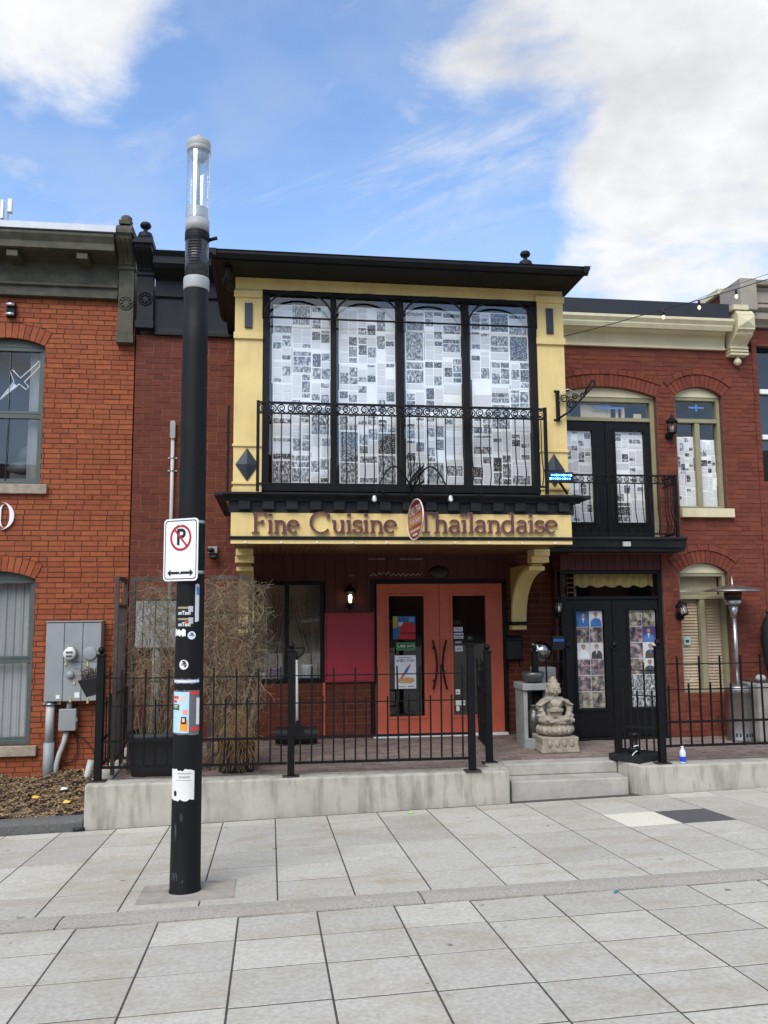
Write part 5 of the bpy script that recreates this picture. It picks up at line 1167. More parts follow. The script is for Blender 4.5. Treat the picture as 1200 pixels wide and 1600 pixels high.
vs_, fs_ = text_mesh('P', .16, .004); sgn(MB().add([(v[0], -.0035, cz+v[1]) for v in vs_], fs_), 'letter', SB)
m = MB(); dx, dz = math.cos(math.radians(-47)), math.sin(math.radians(-47)); nx, nz = -dz*.0075, dx*.0075; m.add([(-dx*.08+nx, -.0052, cz-dz*.08+nz), (-dx*.08-nx, -.0052, cz-dz*.08-nz), (dx*.08-nx, -.0052, cz+dz*.08-nz), (dx*.08+nx, -.0052, cz+dz*.08+nz)], [(0, 1, 2, 3)]); sgn(m, 'red_bar', SR)
za = -.165; P = [(-.115, 0), (-.085, .026), (-.085, .009), (.085, .009), (.085, .026), (.115, 0), (.085, -.026), (.085, -.009), (-.085, -.009), (-.085, -.026)]
m = MB(); m.v = [(x, -.0035, za+z) for x, z in P]; m.f.append(tuple(range(len(P)-1, -1, -1))); m.m.append(0); m.s.append(False); sgn(m, 'double_arrow', SB)
for z in (.172, -.165): sgn(MB().ball((0, -.006, z), (.009, .006, .009), 10, 6), 'bolt', STEEL)
for py in (819, 897): part(MB().lathe([(prad(pzz(py))+.0015, 0), (prad(pzz(py))+.003, .003), (prad(pzz(py))+.003, .02), (prad(pzz(py))+.0015, .023)], (PX, PY, pzz(py)), 28), 'steel_strap', STEEL, NPS)

# ================================================================ FENCES
zF = lambda py, px=600: ZZ(px, py, -2.3)
RZ = [zF(1053), zF(1095), zF(1148), zF(1187)]; PT, PS = zF(1040), zF(1086)
PKT = MB().box(-.008, .008, -.008, .008, 0, 1).mesh('picket', IRON)
def fpost(par, x, y, zt, z0=.004, w_=.035, ball=True):
    m = MB().box(x-w_, x+w_, y-w_, y+w_, z0+.012, zt); m.box(x-w_-.008, x+w_+.008, y-w_-.008, y+w_+.008, zt+.0005, zt+.02)
    p_ = part(m, 'post', IRON, par, .003)
    if ball: part(MB().lathe([(.02, 0), (.014, .015), (.012, .025)], (x, y, zt+.02), 10).ball((x, y, zt+.06), .034, 12, 8), 'ball_finial', IRON, p_)
    part(bx(x-.085, x+.085, y-.06, y+.06, z0, z0+.011), 'base_plate', pm('rusty_plate', lin(60, 48, 42), .7, var=.4, scale=30), p_)
def frun(par, A, B, n, dz=0):
    A, B = Vector((*A, 0)), Vector((*B, 0)); L = (B-A).length; rz = math.atan2(B.y-A.y, B.x-A.x)
    for z, t in zip(RZ, (.005, .005, .012, .012)):
        m = MB().box(0, L, -.012, .012, z-t+dz, z+t+dz); m.xf(Matrix.Translation(A) @ Matrix.Rotation(rz, 4, 'Z')); part(m, 'rail', IRON, par)
    for i in range(n):
        p = A+(B-A)*((i+.5)/n); top = (PT if i % 2 else PS)+rnd.uniform(-.008, .008); z0 = RZ[3]-.015
        o = put(PKT, 'picket', par, (p.x, p.y, z0+dz)); o.scale = (1, 1, top-z0); o.rotation_euler = (rnd.uniform(-.012, .012), rnd.uniform(-.012, .012), rz)
F1 = thing('iron_fence', (.2, -2.3, 0), 'long black iron picket fence along the concrete wall behind the lamp post', 'fence')
fp = [(-1.70, -2.24), (.215, -2.32), (2.10, -2.36)]
for (x, y), py in zip(fp, (1022, 1018, 1012)): fpost(F1, x, y, ZZ(600, py, -2.3)+.02)
frun(F1, (fp[0][0]+.04, fp[0][1]), (fp[1][0]-.04, fp[1][1]), 16); frun(F1, (fp[1][0]+.04, fp[1][1]), (fp[2][0]-.04, fp[2][1]), 16)
fpost(F1, -1.70, -.95, PT+.1); frun(F1, (-1.70, -2.2), (-1.70, -.99), 9); frun(F1, (-1.70, -.91), (-1.70, -.1), 6)
F2 = thing('iron_gate', (2.4, -1.9, 0), 'black iron gate leaf folded back beside the coral doors', 'gate')
fpost(F2, 2.40, -1.92, PT+.1); frun(F2, (2.42, -1.88), (2.50, -1.05), 8)
F3 = thing('iron_fence', (4.2, -2.3, 0), 'black iron picket fence beside the steps, running past the patio heater', 'fence')
fpost(F3, 3.87, -1.98, ZZ(970, 1015, -2.0)); fpost(F3, 4.22, -2.32, ZZ(1045, 1012, -2.35)); frun(F3, (3.90, -2.0), (4.19, -2.29), 5, -.02)
frun(F3, (4.26, -2.32), (6.1, -2.32), 15, .05); fpost(F3, 6.14, -2.32, PT+.1); frun(F3, (6.18, -2.32), (8.0, -2.32), 15, .05)
F4 = thing('iron_gate', (3.55, -.95, 0), 'second black iron gate leaf folded back behind the stone fountain', 'gate')
fpost(F4, XX(836, 1040, -.95), -.95, ZZ(836, 1020, -.95)); frun(F4, (XX(836, 1040, -.95)+.04, -.95), (XX(884, 1040, -.9), -.85), 5)
fpost(F4, XX(888, 1040, -.85), -.85, ZZ(888, 1015, -.85))

# ================================================================ UTILITIES ON THE LEFT WALL
x0, x1, z0, z1 = RC(70, 972, 157, 1096, -.18)
EM = thing('meter_cabinet', ((x0+x1)/2, 0, z0), 'grey three panel electric meter cabinet on the orange brick wall', 'meter box')
part(bx(x0, x1, -.16, .0, z0, z1), 'cabinet', GALV, EM, .006)
pw = (x1-x0)/3
for i in range(3): part(bx(x0+pw*i+.004, x0+pw*(i+1)-.004, -.176, -.161, z0+.004, z1-.012), 'panel_door', GALV, EM, .004)
part(bx(x0-.008, x1+.008, -.185, 0, z1+.001, z1+.014), 'drip_edge', GALV, EM)
for i in (1, 2): part(bx(x0+pw*i+.004, x0+pw*(i+1)-.004, -.179, -.1765, z0+(z1-z0)*.49, z0+(z1-z0)*.5), 'panel_seam', fl(100, 104, 104), EM)
def disc(c, r, h, n=20, dome=0): return MB().lathe([(r*.96, 0), (r, h*.2), (r, h*.8), (r*.9, h), (.001, h+dome)], (0, 0, 0), n).xf(Matrix.Translation(c) @ Matrix.Rotation(math.pi/2, 4, 'X'))
p = at(111, 1021, -.18); mt = part(disc((p.x, -.177, p.z), .085, .05), 'meter_collar', STEEL, EM); part(disc((p.x, -.227, p.z), .075, .05, dome=.01), 'meter_face', pm('meter_dial', lin(206, 206, 198), .25, var=.03), mt); part(bx(p.x-.04, p.x+.04, -.292, -.288, p.z+.008, p.z+.032), 'display', fl(90, 96, 84), mt); part(bx(p.x-.035, p.x+.035, -.292, -.288, p.z-.035, p.z-.018), 'label', fl(60, 60, 60), mt)
p = at(141, 1021, -.18); part(disc((p.x, -.177, p.z), .083, .02), 'blank_cover', GALV, EM)
p = at(110, 1054, -.18); part(disc((p.x, -.177, p.z), .045, .04), 'switch_knob', GALV, EM)
for px, py in ((103, 1036), (137, 1037), (116, 1066), (110, 1093), (137, 1095)): p = at(px, py, -.18); part(MB().box(p.x-.012, p.x+.012, -.19, -.1775, p.z-.03, p.z).box(p.x-.006, p.x+.006, -.186, -.1775, p.z+.0005, p.z+.03), 'padlock', pm('seal_yellow', lin(190, 186, 130), .4, .3), EM)
for px, py, w_ in ((90, 1089, .022), (120, 1086, .03)): p = at(px, py, -.18); part(bx(p.x-w_, p.x+w_, -.1785, -.1765, p.z-w_*1.1, p.z+w_*1.1), 'label_plate', WHITE, EM)
p0 = at(79, 1097, -.09); p1 = at(77, 1212, -.09)
cd_ = thing('conduit_pipe', (p0.x, -.09, -.35), 'thick grey vertical conduit dropping from the meter cabinet into the mulch', 'pipe'); zz1 = ZZ(78, 1160, -.09)
part(MB().tube([(p0.x, -.09, zz1), (p0.x, -.09, z0+.004)], .052, 14), 'pipe', PVC, cd_); part(MB().tube([(p0.x, -.09, -.4), (p0.x, -.09, zz1)], .064, 14), 'sleeve', GALV, cd_); part(MB().tube([(p0.x, -.09, z0-.05), (p0.x, -.09, z0-.02)], .066, 14).box(p0.x-.11, p0.x+.11, -.03, -.005, z0-.05, z0-.02), 'clamp', STEEL, cd_)
x2, x3, z2, z3 = RC(93, 1108, 119, 1141, -.12); jb = thing('junction_box', ((x2+x3)/2, 0, z2), 'small grey hinged junction box under the meter cabinet', 'junction box')
part(bx(x2, x3, -.13, -.005, z2, z3), 'box', GALV, jb, .008); part(bx(x2-.006, x3+.006, -.155, -.131, z2-.006, z3+.006), 'lid', GALV, jb, .012); part(bx(x3+.006, x3+.02, -.15, -.12, (z2+z3)/2-.02, (z2+z3)/2+.02), 'latch', STEEL, jb)
part(MB().tube([((x2+x3)/2, -.07, z3), ((x2+x3)/2, -.07, z0+.002)], .035, 12), 'nipple', PVC, jb)
p = [at(104, 1142, -.07), at(100, 1160, -.07), at(92, 1180, -.08), at(88, 1195, -.09), at(87, 1215, -.09)]
solo(MB().tube(p, .032, 12), 'conduit_pipe', PVC, 'bent slim grey conduit running from the junction box down into the mulch', 'pipe')
solo(MB().tube([at(115, 1140, -.03), at(121, 1158, -.03), at(120, 1178, -.03), at(112, 1190, -.03), at(100, 1193, -.03)], .008, 6), 'cable', TUB, 'loose black cable looping below the junction box', 'cable')
solo(MB().tube([at(118, 1148, -.03), at(132, 1155, -.03), at(143, 1168, -.03), at(148, 1180, -.03)], .006, 6), 'cable', TUB, 'black cable running from the junction box towards the fence', 'cable')
a = at(133, 1212, -.5); b = at(142, 1188, -.5); solo(MB().tube([(a.x, -.5, -.36), (a.x+.02, -.5, -.28), (b.x, -.48, b.z)], .04, 12), 'drain_pipe', PVC, 'short grey drain pipe leaning out of the mulch by the fence', 'pipe')
# hanging trough on the fence side
hpz = at(142, 1072, -1.5); tr = thing('hanging_planter', (-1.76, -1.5, hpz.z), 'small black trough planter with dead stems hung on the side fence', 'planter')
xc = hpz.x+.02; m = MB(); m.add([(xc-.11, -1.75, hpz.z+.08), (xc+.10, -1.75, hpz.z+.12), (xc+.10, -1.3, hpz.z+.12), (xc-.11, -1.3, hpz.z+.08), (xc-.02, -1.72, hpz.z-.1), (xc+.09, -1.72, hpz.z-.07), (xc+.09, -1.33, hpz.z-.07), (xc-.02, -1.33, hpz.z-.1)], [(0, 1, 2, 3), (7, 6, 5, 4), (0, 4, 5, 1), (1, 5, 6, 2), (2, 6, 7, 3), (3, 7, 4, 0)]); part(m, 'trough', TUB, tr, .006)
m = MB()
for i in range(60):
    x, y = xc+rnd.uniform(-.09, .06), rnd.uniform(-1.7, -1.35); h = rnd.uniform(.06, .2); m.tube([(x, y, hpz.z+.06), (x+rnd.uniform(-.05, .03), y, hpz.z+.08+h*.6), (x+rnd.uniform(-.12, .05), y+rnd.uniform(-.05, .05), hpz.z+.06+h*rnd.uniform(.3, 1))], .003, 3)
part(m, 'dead_stems', pm('dark_twig', lin(84, 70, 56), .9, rv=.3), tr, kind='stuff')
# second cabinet behind the vines, conduits, camera
x0, x1, z0, z1 = RC(212, 937, 276, 1013, -.12); c2 = thing('utility_cabinet', ((x0+x1)/2, 0, z0), 'plain grey utility cabinet half hidden behind the dry vines', 'meter box')
part(bx(x0, x1, -.12, 0, z0, z1), 'cabinet', GALV, c2, .006); xm = x0+(x1-x0)*.36; part(bx(x0+.01, xm-.004, -.132, -.121, z0+.01, z1-.01), 'door', GALV, c2, .003); part(bx(xm+.004, x1-.01, -.132, -.121, z0+.01, z1-.01), 'door', GALV, c2, .003)
part(MB().tube([((x0+x1)/2, -.06, -.2), ((x0+x1)/2, -.06, z0)], .05, 12), 'conduit', GALV, c2)
p = at(270, 682, -.05); q = at(268, 940, -.05); wc = thing('wall_conduit', (p.x, 0, q.z), 'thin white conduit with oval cap running up the dark brick wall', 'pipe')
part(MB().tube([(p.x, -.04, q.z), (p.x, -.04, p.z)], .024, 10), 'pipe', PVC, wc); zt_ = ZZ(270, 657, -.05); part(MB().prism([(p.x+(-.04 if a_ == 0 else .04)*math.cos(math.radians(t)) if False else p.x+.036*math.cos(math.radians(t)), (zt_-.04 if t <= 180 else p.z)+.036*math.sin(math.radians(t))) for a_ in (0,) for t in range(0, 360, 20)], -.08, -.003), 'cap_fitting', GALV, wc, .006)
for py in (715, 735): z = ZZ(270, py, -.05); part(MB().tube([(p.x, -.04, z-.012), (p.x, -.04, z+.012)], .029, 10).box(p.x-.06, p.x+.06, -.016, -.002, z-.008, z+.008), 'clip', STEEL, wc)
p = at(332, 862, -.1); scm = thing('motion_light', p, 'small grey and black motion sensor lamp on the dark brick', 'light'); part(bx(p.x-.06, p.x+.06, -.08, -.0, p.z-.02, p.z+.07), 'box', GALV, scm, .006); part(MB().ball((p.x-.02, -.13, p.z+.02), (.05, .06, .03), 10, 6), 'lamp_head', TUB, scm); part(MB().ball((p.x+.02, -.11, p.z-.07), (.06, .05, .035), 10, 6).tube([(p.x, -.06, p.z-.02), (p.x+.01, -.1, p.z-.06)], .012, 6), 'sensor', TUB, scm)

# ================================================================ TRELLISES, TUBS AND DRY VINES
def trellis(A, B, z0, z1, bars, label):
    A, B = Vector((*A, 0)), Vector((*B, 0)); rz = math.atan2(B.y-A.y, B.x-A.x); L = (B-A).length; t = thing('trellis', ((A.x+B.x)/2, (A.y+B.y)/2, z0), label, 'trellis', 'bronze trellis frames'); T = Matrix.Translation(A) @ Matrix.Rotation(rz, 4, 'Z')
    for a, b, c_, d_, nm in ((0, .045, z0, z1, 'upright'), (L-.045, L, z0, z1, 'upright'), (.045, L-.045, z1-.04, z1, 'cross_bar'), (.045, L-.045, z0+.12, z0+.16, 'cross_bar')): part(MB().box(a, b, -.02, .02, c_, d_).xf(T), nm, BRONZE, t)
    for f in bars: part(MB().box(.045, L-.045, -.014, .014, z0+(z1-z0)*f-.012, z0+(z1-z0)*f+.012).xf(T), 'cross_bar', BRONZE, t)
    k = int(L/.11)
    for i in range(1, k): part(MB().box(L*i/k-.004, L*i/k+.004, -.01, .01, z0+.16, z0+(z1-z0)*max(bars)).xf(T), 'wire', BRONZE, t)
ty = -1.75; ztl = ZZ(250, 902, ty)
XL = XX(203, 1000, ty)
trellis((XL, ty), (XX(300, 1000, ty), ty), .02, ztl, (.45, .88), 'bronze trellis frame standing in the black tub, grey cabinet showing through')
trellis((XX(326, 1000, ty-.05), ty-.05), (XX(394, 1000, ty-.05), ty-.05), .02, ztl+.01, (.45, .8), 'bronze trellis frame thick with vines next to the shop window')
trellis((XX(182, 1000, -1.95), -2.0), (XX(184, 1000, -1.6)+.02, -1.3), .02, ZZ(182, 901, -1.9), (.4, .85), 'bronze trellis frame turned sideways behind the fence corner post')
def tub(px0, px1, py0, Y, D, label):
    xa, xb = XX(px0, 1170, Y), XX(px1, 1170, Y); zt_ = ZZ((px0+px1)/2, py0, Y); t = thing('plant_tub', ((xa+xb)/2, Y, 0), label, 'planter', 'black plant tubs'); m = MB(); n = 28; xm, h = (xa+xb)/2, (xb-xa)/2
    def ring(s, z): return [(xm+h*s*math.copysign(abs(math.cos(2*math.pi*i/n))**.5, math.cos(2*math.pi*i/n)), Y+D+D*s*math.copysign(abs(math.sin(2*math.pi*i/n))**.5, math.sin(2*math.pi*i/n)), z) for i in range(n)]
    R_ = [ring(.9, .0), ring(.97, zt_*.55), ring(.98, zt_*.8), ring(1.03, zt_*.82), ring(1.04, zt_), ring(.97, zt_), ring(.95, zt_*.86)]
    for r in R_: m.v += r
    for j in range(len(R_)-1):
        for i in range(n): m.f.append((j*n+i, j*n+(i+1) % n, (j+1)*n+(i+1) % n, (j+1)*n+i)); m.m.append(0); m.s.append(True)
    part(m, 'tub', TUB, t); part(MB().prism([(p[0], p[1]) for p in ring(.95, 0)], zt_*.8, zt_*.87, 'z'), 'soil', SOIL, t); return t, zt_
tub(197, 300, 1146, -2.05, .19, 'wide black tub of dry vines behind the lamp post')
tub(338, 399, 1148, -2.0, .17, 'smaller black tub of dry vines with straw hanging over its rim')
def vine(xa, xb, Y, z0, z1, n, label, hang=None):
    t = thing('dry_vine', ((xa+xb)/2, Y, z0), label, 'plant'); m = MB()
    for i in range(n):
        x, y = rnd.uniform(xa+.05, xb-.05), Y+rnd.uniform(-.10, .08); H = z0+(z1-z0)*min(1, rnd.betavariate(2.6, 1.2)); P = [Vector((x, y, z0-.04))]; dx = rnd.uniform(-.03, .03); k = 12
        for j in range(1, k+1):
            f = j/k; dx = dx*.6+rnd.gauss(0, .022+.03*f); P.append(Vector((min(xb+.06, max(xa-.06, P[-1].x+dx)), Y+(P[-1].y-Y)*.92+rnd.gauss(0, .024), z0+(H-z0)*f+rnd.gauss(0, .02))))
        r = rnd.uniform(.0016, .0042); m.tube(P, [r*(1-.5*q_/len(P)) for q_ in range(len(P))], 3, cap=False)
    for i in range(n*6):
        f = rnd.random()**.55; w_ = 1-.25*max(0, f-.75)*4*rnd.random(); xm_ = (xa+xb)/2; x, y, z = xm_+(rnd.uniform(xa, xb)-xm_)*w_, Y+rnd.uniform(-.16, .1), z0+(z1-z0)*(.10+.88*f); P = [Vector((x, y, z))]; a = rnd.uniform(0, 6.28); st_ = rnd.uniform(.018, .045); cu_ = rnd.gauss(0, .35)
        for j in range(7): a += cu_+rnd.gauss(0, .45); P.append(P[-1]+Vector((math.cos(a)*st_, rnd.gauss(0, .015), math.sin(a)*st_-.006)))
        m.tube(P, rnd.uniform(.0010, .0023), 3, cap=False)
    part(m, 'stems', TWIG, t)
    if hang:
        h = MB()
        for i in range(85):
            x, y = rnd.gauss(hang[0], .05), hang[1]+rnd.uniform(-.05, .05); zt_ = hang[2]+rnd.uniform(-.02, .28); P = [Vector((x, y, zt_))]; dx = rnd.gauss(0, .012); ze = rnd.uniform(.02, .18) if rnd.random() < .7 else rnd.uniform(.18, .4)
            for j in range(1, 10): f = j/9; dx += rnd.gauss(0, .009); P.append(Vector((P[-1].x+dx+(x-hang[0])*.06, y-.07*math.sin(f*1.8)+rnd.gauss(0, .006), zt_+(ze-zt_)*f+.03*math.sin(f*3.14))))
            h.tube(P, rnd.uniform(.0015, .0032), 3, cap=False)
        part(h, 'hanging_straw', TWIGR, t)
vine(XX(216, 1000, ty), XX(312, 1000, ty), ty-.03, .38, ZZ(260, 908, ty), 150, 'tangle of bare dry vines on the trellis in front of the grey cabinet')
xh = XX(372, 1140, -2.05)
vine(XX(326, 1000, ty), XX(408, 1000, ty), ty-.08, .36, ZZ(360, 905, ty), 180, 'denser tangle of dry vines with straw spilling down beside the shop window', hang=(xh-.02, -2.12, .42))

# ================================================================ FRONT OF THE RESTAURANT
def lantern(px, py0, py1, Y, label, lit=False, tilt=0, group=None):
    z1, z0 = ZZ(px, py0, Y-.1), ZZ(px, py1, Y-.1); x = XX(px, (py0+py1)/2, Y-.1); h = z1-z0; t = thing('wall_lantern', (x, Y, z0), label, 'lantern', group); y = Y-.12
    T = Matrix.Translation((x, y, z0+h*.5)) @ Matrix.Rotation(tilt, 4, 'X') @ Matrix.Rotation(tilt*.5, 4, 'Y') @ Matrix.Translation((-x, -y, -z0-h*.5))
    part(MB().lathe([(.05, 0), (.05, .015)], (0, 0, 0), 12).xf(Matrix.Translation((x, Y-.002, z0+h*.25)) @ Matrix.Rotation(math.pi/2, 4, 'X')), 'wall_plate', IRON, t)
    part(MB().tube([(x, Y-.01, z0+h*.25), (x, Y-.06, z0+h*.12), (x, y, z0+h*.14), (x, y, z0+h*.3)], .013, 6), 'arm', IRON, t)
    part(MB().lathe([(.052, h*.28), (.06, h*.31), (.06, h*.33)], (x, y, z0), 6).xf(T), 'lower_ring', IRON, t)
    cg = MB()
    for k in range(6): a = k*math.pi/3; cg.tube([(x+.055*math.cos(a), y+.055*math.sin(a), z0+h*.33), (x+.068*math.cos(a), y+.068*math.sin(a), z0+h*.72)], .005, 4)
    part(cg.xf(T), 'cage', IRON, t)
    gl = MB(); n = 6
    for r_, z in ((.053, z0+h*.335), (.066, z0+h*.715)):
        for k in range(n): gl.v.append((x+r_*math.cos(k*math.pi/3), y+r_*math.sin(k*math.pi/3), z))
    for k in range(n): gl.f.append((k, (k+1) % n, n+(k+1) % n, n+k)); gl.m.append(0); gl.s.append(False)
    part(gl.xf(T), 'panes', GLASS, t)
    part(MB().lathe([(.09, h*.715), (.085, h*.74), (.04, h*.86), (.018, h*.9), (.02, h*.94), (.006, h)], (x, y, z0), 6).xf(T), 'roof', IRON, t)
    part(MB().lathe([(.012, h*.34), (.02, h*.46), (.022, h*.56), (.01, h*.62)], (x, y, z0), 10).xf(T), 'bulb', pm('lit_bulb', (1, .86, .5), .4, var=0, em=5, emc=(1, .8, .42)) if lit else fl(214, 210, 200, .3), t)
lantern(547, 912, 957, 0, 'lit black wall lantern glowing above the crimson panel', True)
lantern(872, 932, 968, RY, 'unlit black lantern on the brick pier above the small black letter box')
lantern(1049, 649, 690, RY, 'unlit black lantern upstairs between the balcony doors and arched window')
lantern(1066, 936, 972, RY, 'unlit black lantern hanging askew beside the window with tan blinds', False, -.35)
# letter boxes
x0, x1, z0, z1 = RC(792, 993, 816, 1030, -.1); lb = thing('letter_box', ((x0+x1)/2, 0, z0), 'plain black letter box with two newspaper hooks under the yellow bracket', 'letter box'); part(bx(x0, x1, -.10, -.004, z0, z1-.06), 'box', TUB, lb, .006)
part(MB().prism([(-.004, z1-.058), (-.12, z1-.058), (-.12, z1-.035), (-.004, z1)], x0-.006, x1+.006, 'x'), 'lid', TUB, lb)
for x in (x0+.03, x1-.03): part(MB().tube([(x, -.05, z0), (x, -.05, z0-.09), (x, -.075, z0-.11), (x, -.1, z0-.09)], .006, 6), 'hook', IRON, lb)
x0, x1, z0, z1 = RC(864, 994, 882, 1016, RY-.1); lb = thing('letter_box', ((x0+x1)/2, RY, z0), 'ornate black letter box with a blue stripe beside the black doors', 'letter box'); part(bx(x0, x1, RY-.10, RY-.004, z0, z1), 'box', TUB, lb, .006); part(bx(x0+.005, x1-.005, RY-.104, RY-.101, z1-.07, z1-.035), 'blue_stripe', fl(50, 90, 170), lb)
part(MB().tube([(x0, RY-.02, z1), (x0, RY-.02, z1+.07), ((x0+x1)/2-.03, RY-.02, z1+.1), ((x0+x1)/2, RY-.02, z1+.13), ((x0+x1)/2+.03, RY-.02, z1+.1), (x1, RY-.02, z1+.07), (x1, RY-.02, z1)], .009, 6), 'crest', IRON, lb)
# window display, snow pusher
p = at(430, 1058, .2); vs1 = thing('potted_branches', (p.x, .2, zwb+.03), 'purple pot of bare upright branches inside the shop window', 'plant'); part(MB().lathe([(.05, 0), (.07, .13), (.075, .14)], (p.x, .2, zwb+.031), 14), 'pot', fl(92, 52, 96), vs1)
def branches(par, x, y, z0, z1, n):
    m = MB()
    for i in range(n):
        a = rnd.gauss(0, .09); P = [Vector((x+rnd.uniform(-.03, .03), y, z0))]
        for j in range(7): P.append(P[-1]+Vector((a*.3+rnd.gauss(0, .012), rnd.gauss(0, .01), (z1-z0)/7*rnd.uniform(.7, 1.05))))
        m.tube(P, [.006-.0006*q_ for q_ in range(8)], 4, cap=False)
        for j in (3, 4, 5, 6): m.tube([P[j], P[j]+Vector((rnd.uniform(-.1, .1), 0, rnd.uniform(.05, .14)))], .002, 3, cap=False)
    part(m, 'branches', pm('dark_branch', lin(70, 56, 46), .9), par)
branches(vs1, p.x, .2, zwb+.16, zwt-.05, 16)
p = at(480, 1058, .2); vs2 = thing('bucket_of_branches', (p.x, .2, zwb+.03), 'white bucket with thin bare branches inside the shop window', 'plant'); part(MB().lathe([(.075, 0), (.09, .17), (.095, .18)], (p.x, .2, zwb+.031), 16), 'bucket', WHITE, vs2); branches(vs2, p.x+.05, .2, zwb+.2, zwt-.06, 9)
p = at(411, 1060, .15); solo(MB().lathe([(.04, 0), (.042, .08), (.03, .085)], (p.x, .15, zwb+.031), 12), 'small_pot', WHITE, 'small white pot at the corner of the shop window shelf', 'pot')
ss = thing('snow_pusher', (at(462, 1160, -.5).x, -.5, 0), 'black bladed snow pusher with white shaft leaning behind the fence post', 'shovel'); xs0, xs1 = XX(430, 1150, -.45), XX(496, 1150, -.45)
m = MB(); n = 10; o = len(m.v)
for i in range(n+1):
    a = math.radians(-80+150*i/n); m.v += [(xs0, -.45-.11*math.cos(a)+.1, .13+.11*math.sin(a)), (xs1, -.45-.11*math.cos(a)+.1, .13+.11*math.sin(a)), (xs0, -.45-.10*math.cos(a)+.1, .13+.10*math.sin(a)), (xs1, -.45-.10*math.cos(a)+.1, .13+.10*math.sin(a))]
for i in range(n):
    for a, b in ((0, 1), (3, 2)): m.f.append((o+4*i+a, o+4*i+b, o+4*i+4+b, o+4*i+4+a)); m.m.append(0); m.s.append(True)
part(m, 'blade', TUB, ss); xh = XX(464, 1080, -.35); p = at(464, 1020, -.2)
part(MB().prism([(xh-.03, .16), (xh+.10, .16), (xh+.03, .32), (xh-.01, .32)], -.46, -.42), 'socket', TUB, ss)
part(MB().tube([(xh, -.43, .28), (p.x, -.22, p.z-.09)], .016, 8), 'shaft', WHITE, ss)
part(MB().tube([(p.x, -.22, p.z-.1), (p.x-.01, -.21, p.z-.0), (p.x-.04, -.2, p.z+.06), (p.x+.09, -.2, p.z+.06), (p.x+.08, -.21, p.z-.01), (p.x, -.22, p.z-.07)], .015, 6), 'grip', TUB, ss)
# papers on the coral doors
def decal(name, px0, py0, px1, py1, label, layers, Y=.022):
    x0, x1, z0, z1 = RC(px0, py0, px1, py1, Y); m = MB(); m.quad(x0, x1, z0, z1, Y, 0); mats = [layers[0]]
    for k, l in enumerate(layers[1:]):
        if l[0] == 'r': _, u0, u1, v0, v1, mt_ = l; mats.append(mt_); m.quad(x0+(x1-x0)*u0, x0+(x1-x0)*u1, z0+(z1-z0)*v0, z0+(z1-z0)*v1, Y-.0006*(k+1), len(mats)-1)
        elif l[0] == 'p': mats.append(l[2]); m.v += [(x0+(x1-x0)*u, Y-.0006*(k+1), z0+(z1-z0)*v) for u, v in l[1]]; m.f.append(tuple(range(len(m.v)-len(l[1]), len(m.v)))); m.m.append(len(mats)-1); m.s.append(False)
        else: _, txt, size, u, v, mt_ = l; mats.append(mt_); vs_, fs_ = text_mesh(txt, size, .0006); m.add([(x0+(x1-x0)*u+a[0], Y-.0006*(k+1), z0+(z1-z0)*v+a[1]) for a in vs_], fs_, len(mats)-1)
    return solo(m, name, mats, label, 'sticker' if name != 'event_poster' else 'poster')
GRN, TAN_, NVY = fl(70, 140, 84), fl(206, 160, 100), fl(40, 60, 130)
decal('menu_picture', 614, 963, 649, 999, 'blue and red picture card high in the coral door pane', [fl(44, 92, 140), ('r', 0, .2, .5, 1, fl(170, 150, 70)), ('r', .25, .45, .55, .75, fl(190, 190, 190)), ('p', [(.25, 0), (1, 0), (1, .6), (.85, .72), (.5, .74), (.32, .55)], fl(176, 40, 38)), ('r', .35, 1, .22, .32, fl(130, 30, 30)), ('r', .7, .95, .75, .95, fl(90, 150, 190))])
decal('delivery_sticker', 619, 1004, 649, 1016, 'green delivery sticker reading UBER EATS in the coral door pane', [GRN, ('r', .12, .95, .25, .8, fl(20, 34, 24)), ('t', 'UBER EATS', .045, .53, .52, WHITE)])
decal('event_poster', 617, 1024, 650, 1076, 'white SHEN YUN poster with a leaping dancer in the coral door pane', [WHITE, ('t', 'SHEN YUN', .05, .5, .84, fl(50, 60, 90)), ('r', .2, .8, .92, .94, fl(120, 130, 150)), ('p', [(.2, .3), (.3, .36), (.5, .56), (.72, .74), (.76, .7), (.62, .54), (.5, .46), (.38, .33), (.24, .27)], fl(190, 96, 70)), ('p', [(.42, .5), (.6, .66), (.68, .62), (.56, .46)], fl(66, 110, 180)), ('p', [(.08, .22), (.3, .16), (.8, .16), (.95, .24), (.85, .32), (.6, .34), (.35, .32), (.15, .3)], TAN_), ('r', .1, .5, .05, .07, fl(120, 120, 130)), ('r', .62, .9, .05, .08, fl(120, 120, 130))])
decal('card_sticker', 709, 980, 723, 987.5, 'white VISA sticker in the coral door pane', [WHITE, ('t', 'VISA', .05, .5, .58, NVY), ('r', 0, 1, 0, .14, NVY)])
decal('card_sticker', 709, 989, 724, 998, 'grey payment sticker directly under the VISA sticker', [fl(206, 210, 214), ('r', .08, .7, .5, .72, fl(60, 62, 70)), ('r', .76, .92, .45, .8, fl(40, 40, 50)), ('r', .1, .9, .15, .28, fl(130, 134, 140))])
decal('card_sticker', 710, 1001, 722, 1006, 'dark narrow sticker third in the column under the VISA sticker', [fl(80, 82, 86), ('r', .1, .9, .3, .7, fl(190, 190, 190))])
decal('card_sticker', 711, 1009, 723, 1018, 'ragged white sticker lowest in the column under the VISA sticker', [fl(206, 206, 202), ('r', .2, .8, .3, .6, fl(160, 160, 160))])
decal('notice_sticker', 712, 1077, 719, 1085, 'small square white notice low in the coral door pane', [WHITE, ('r', .2, .7, .3, .5, fl(70, 70, 70))])
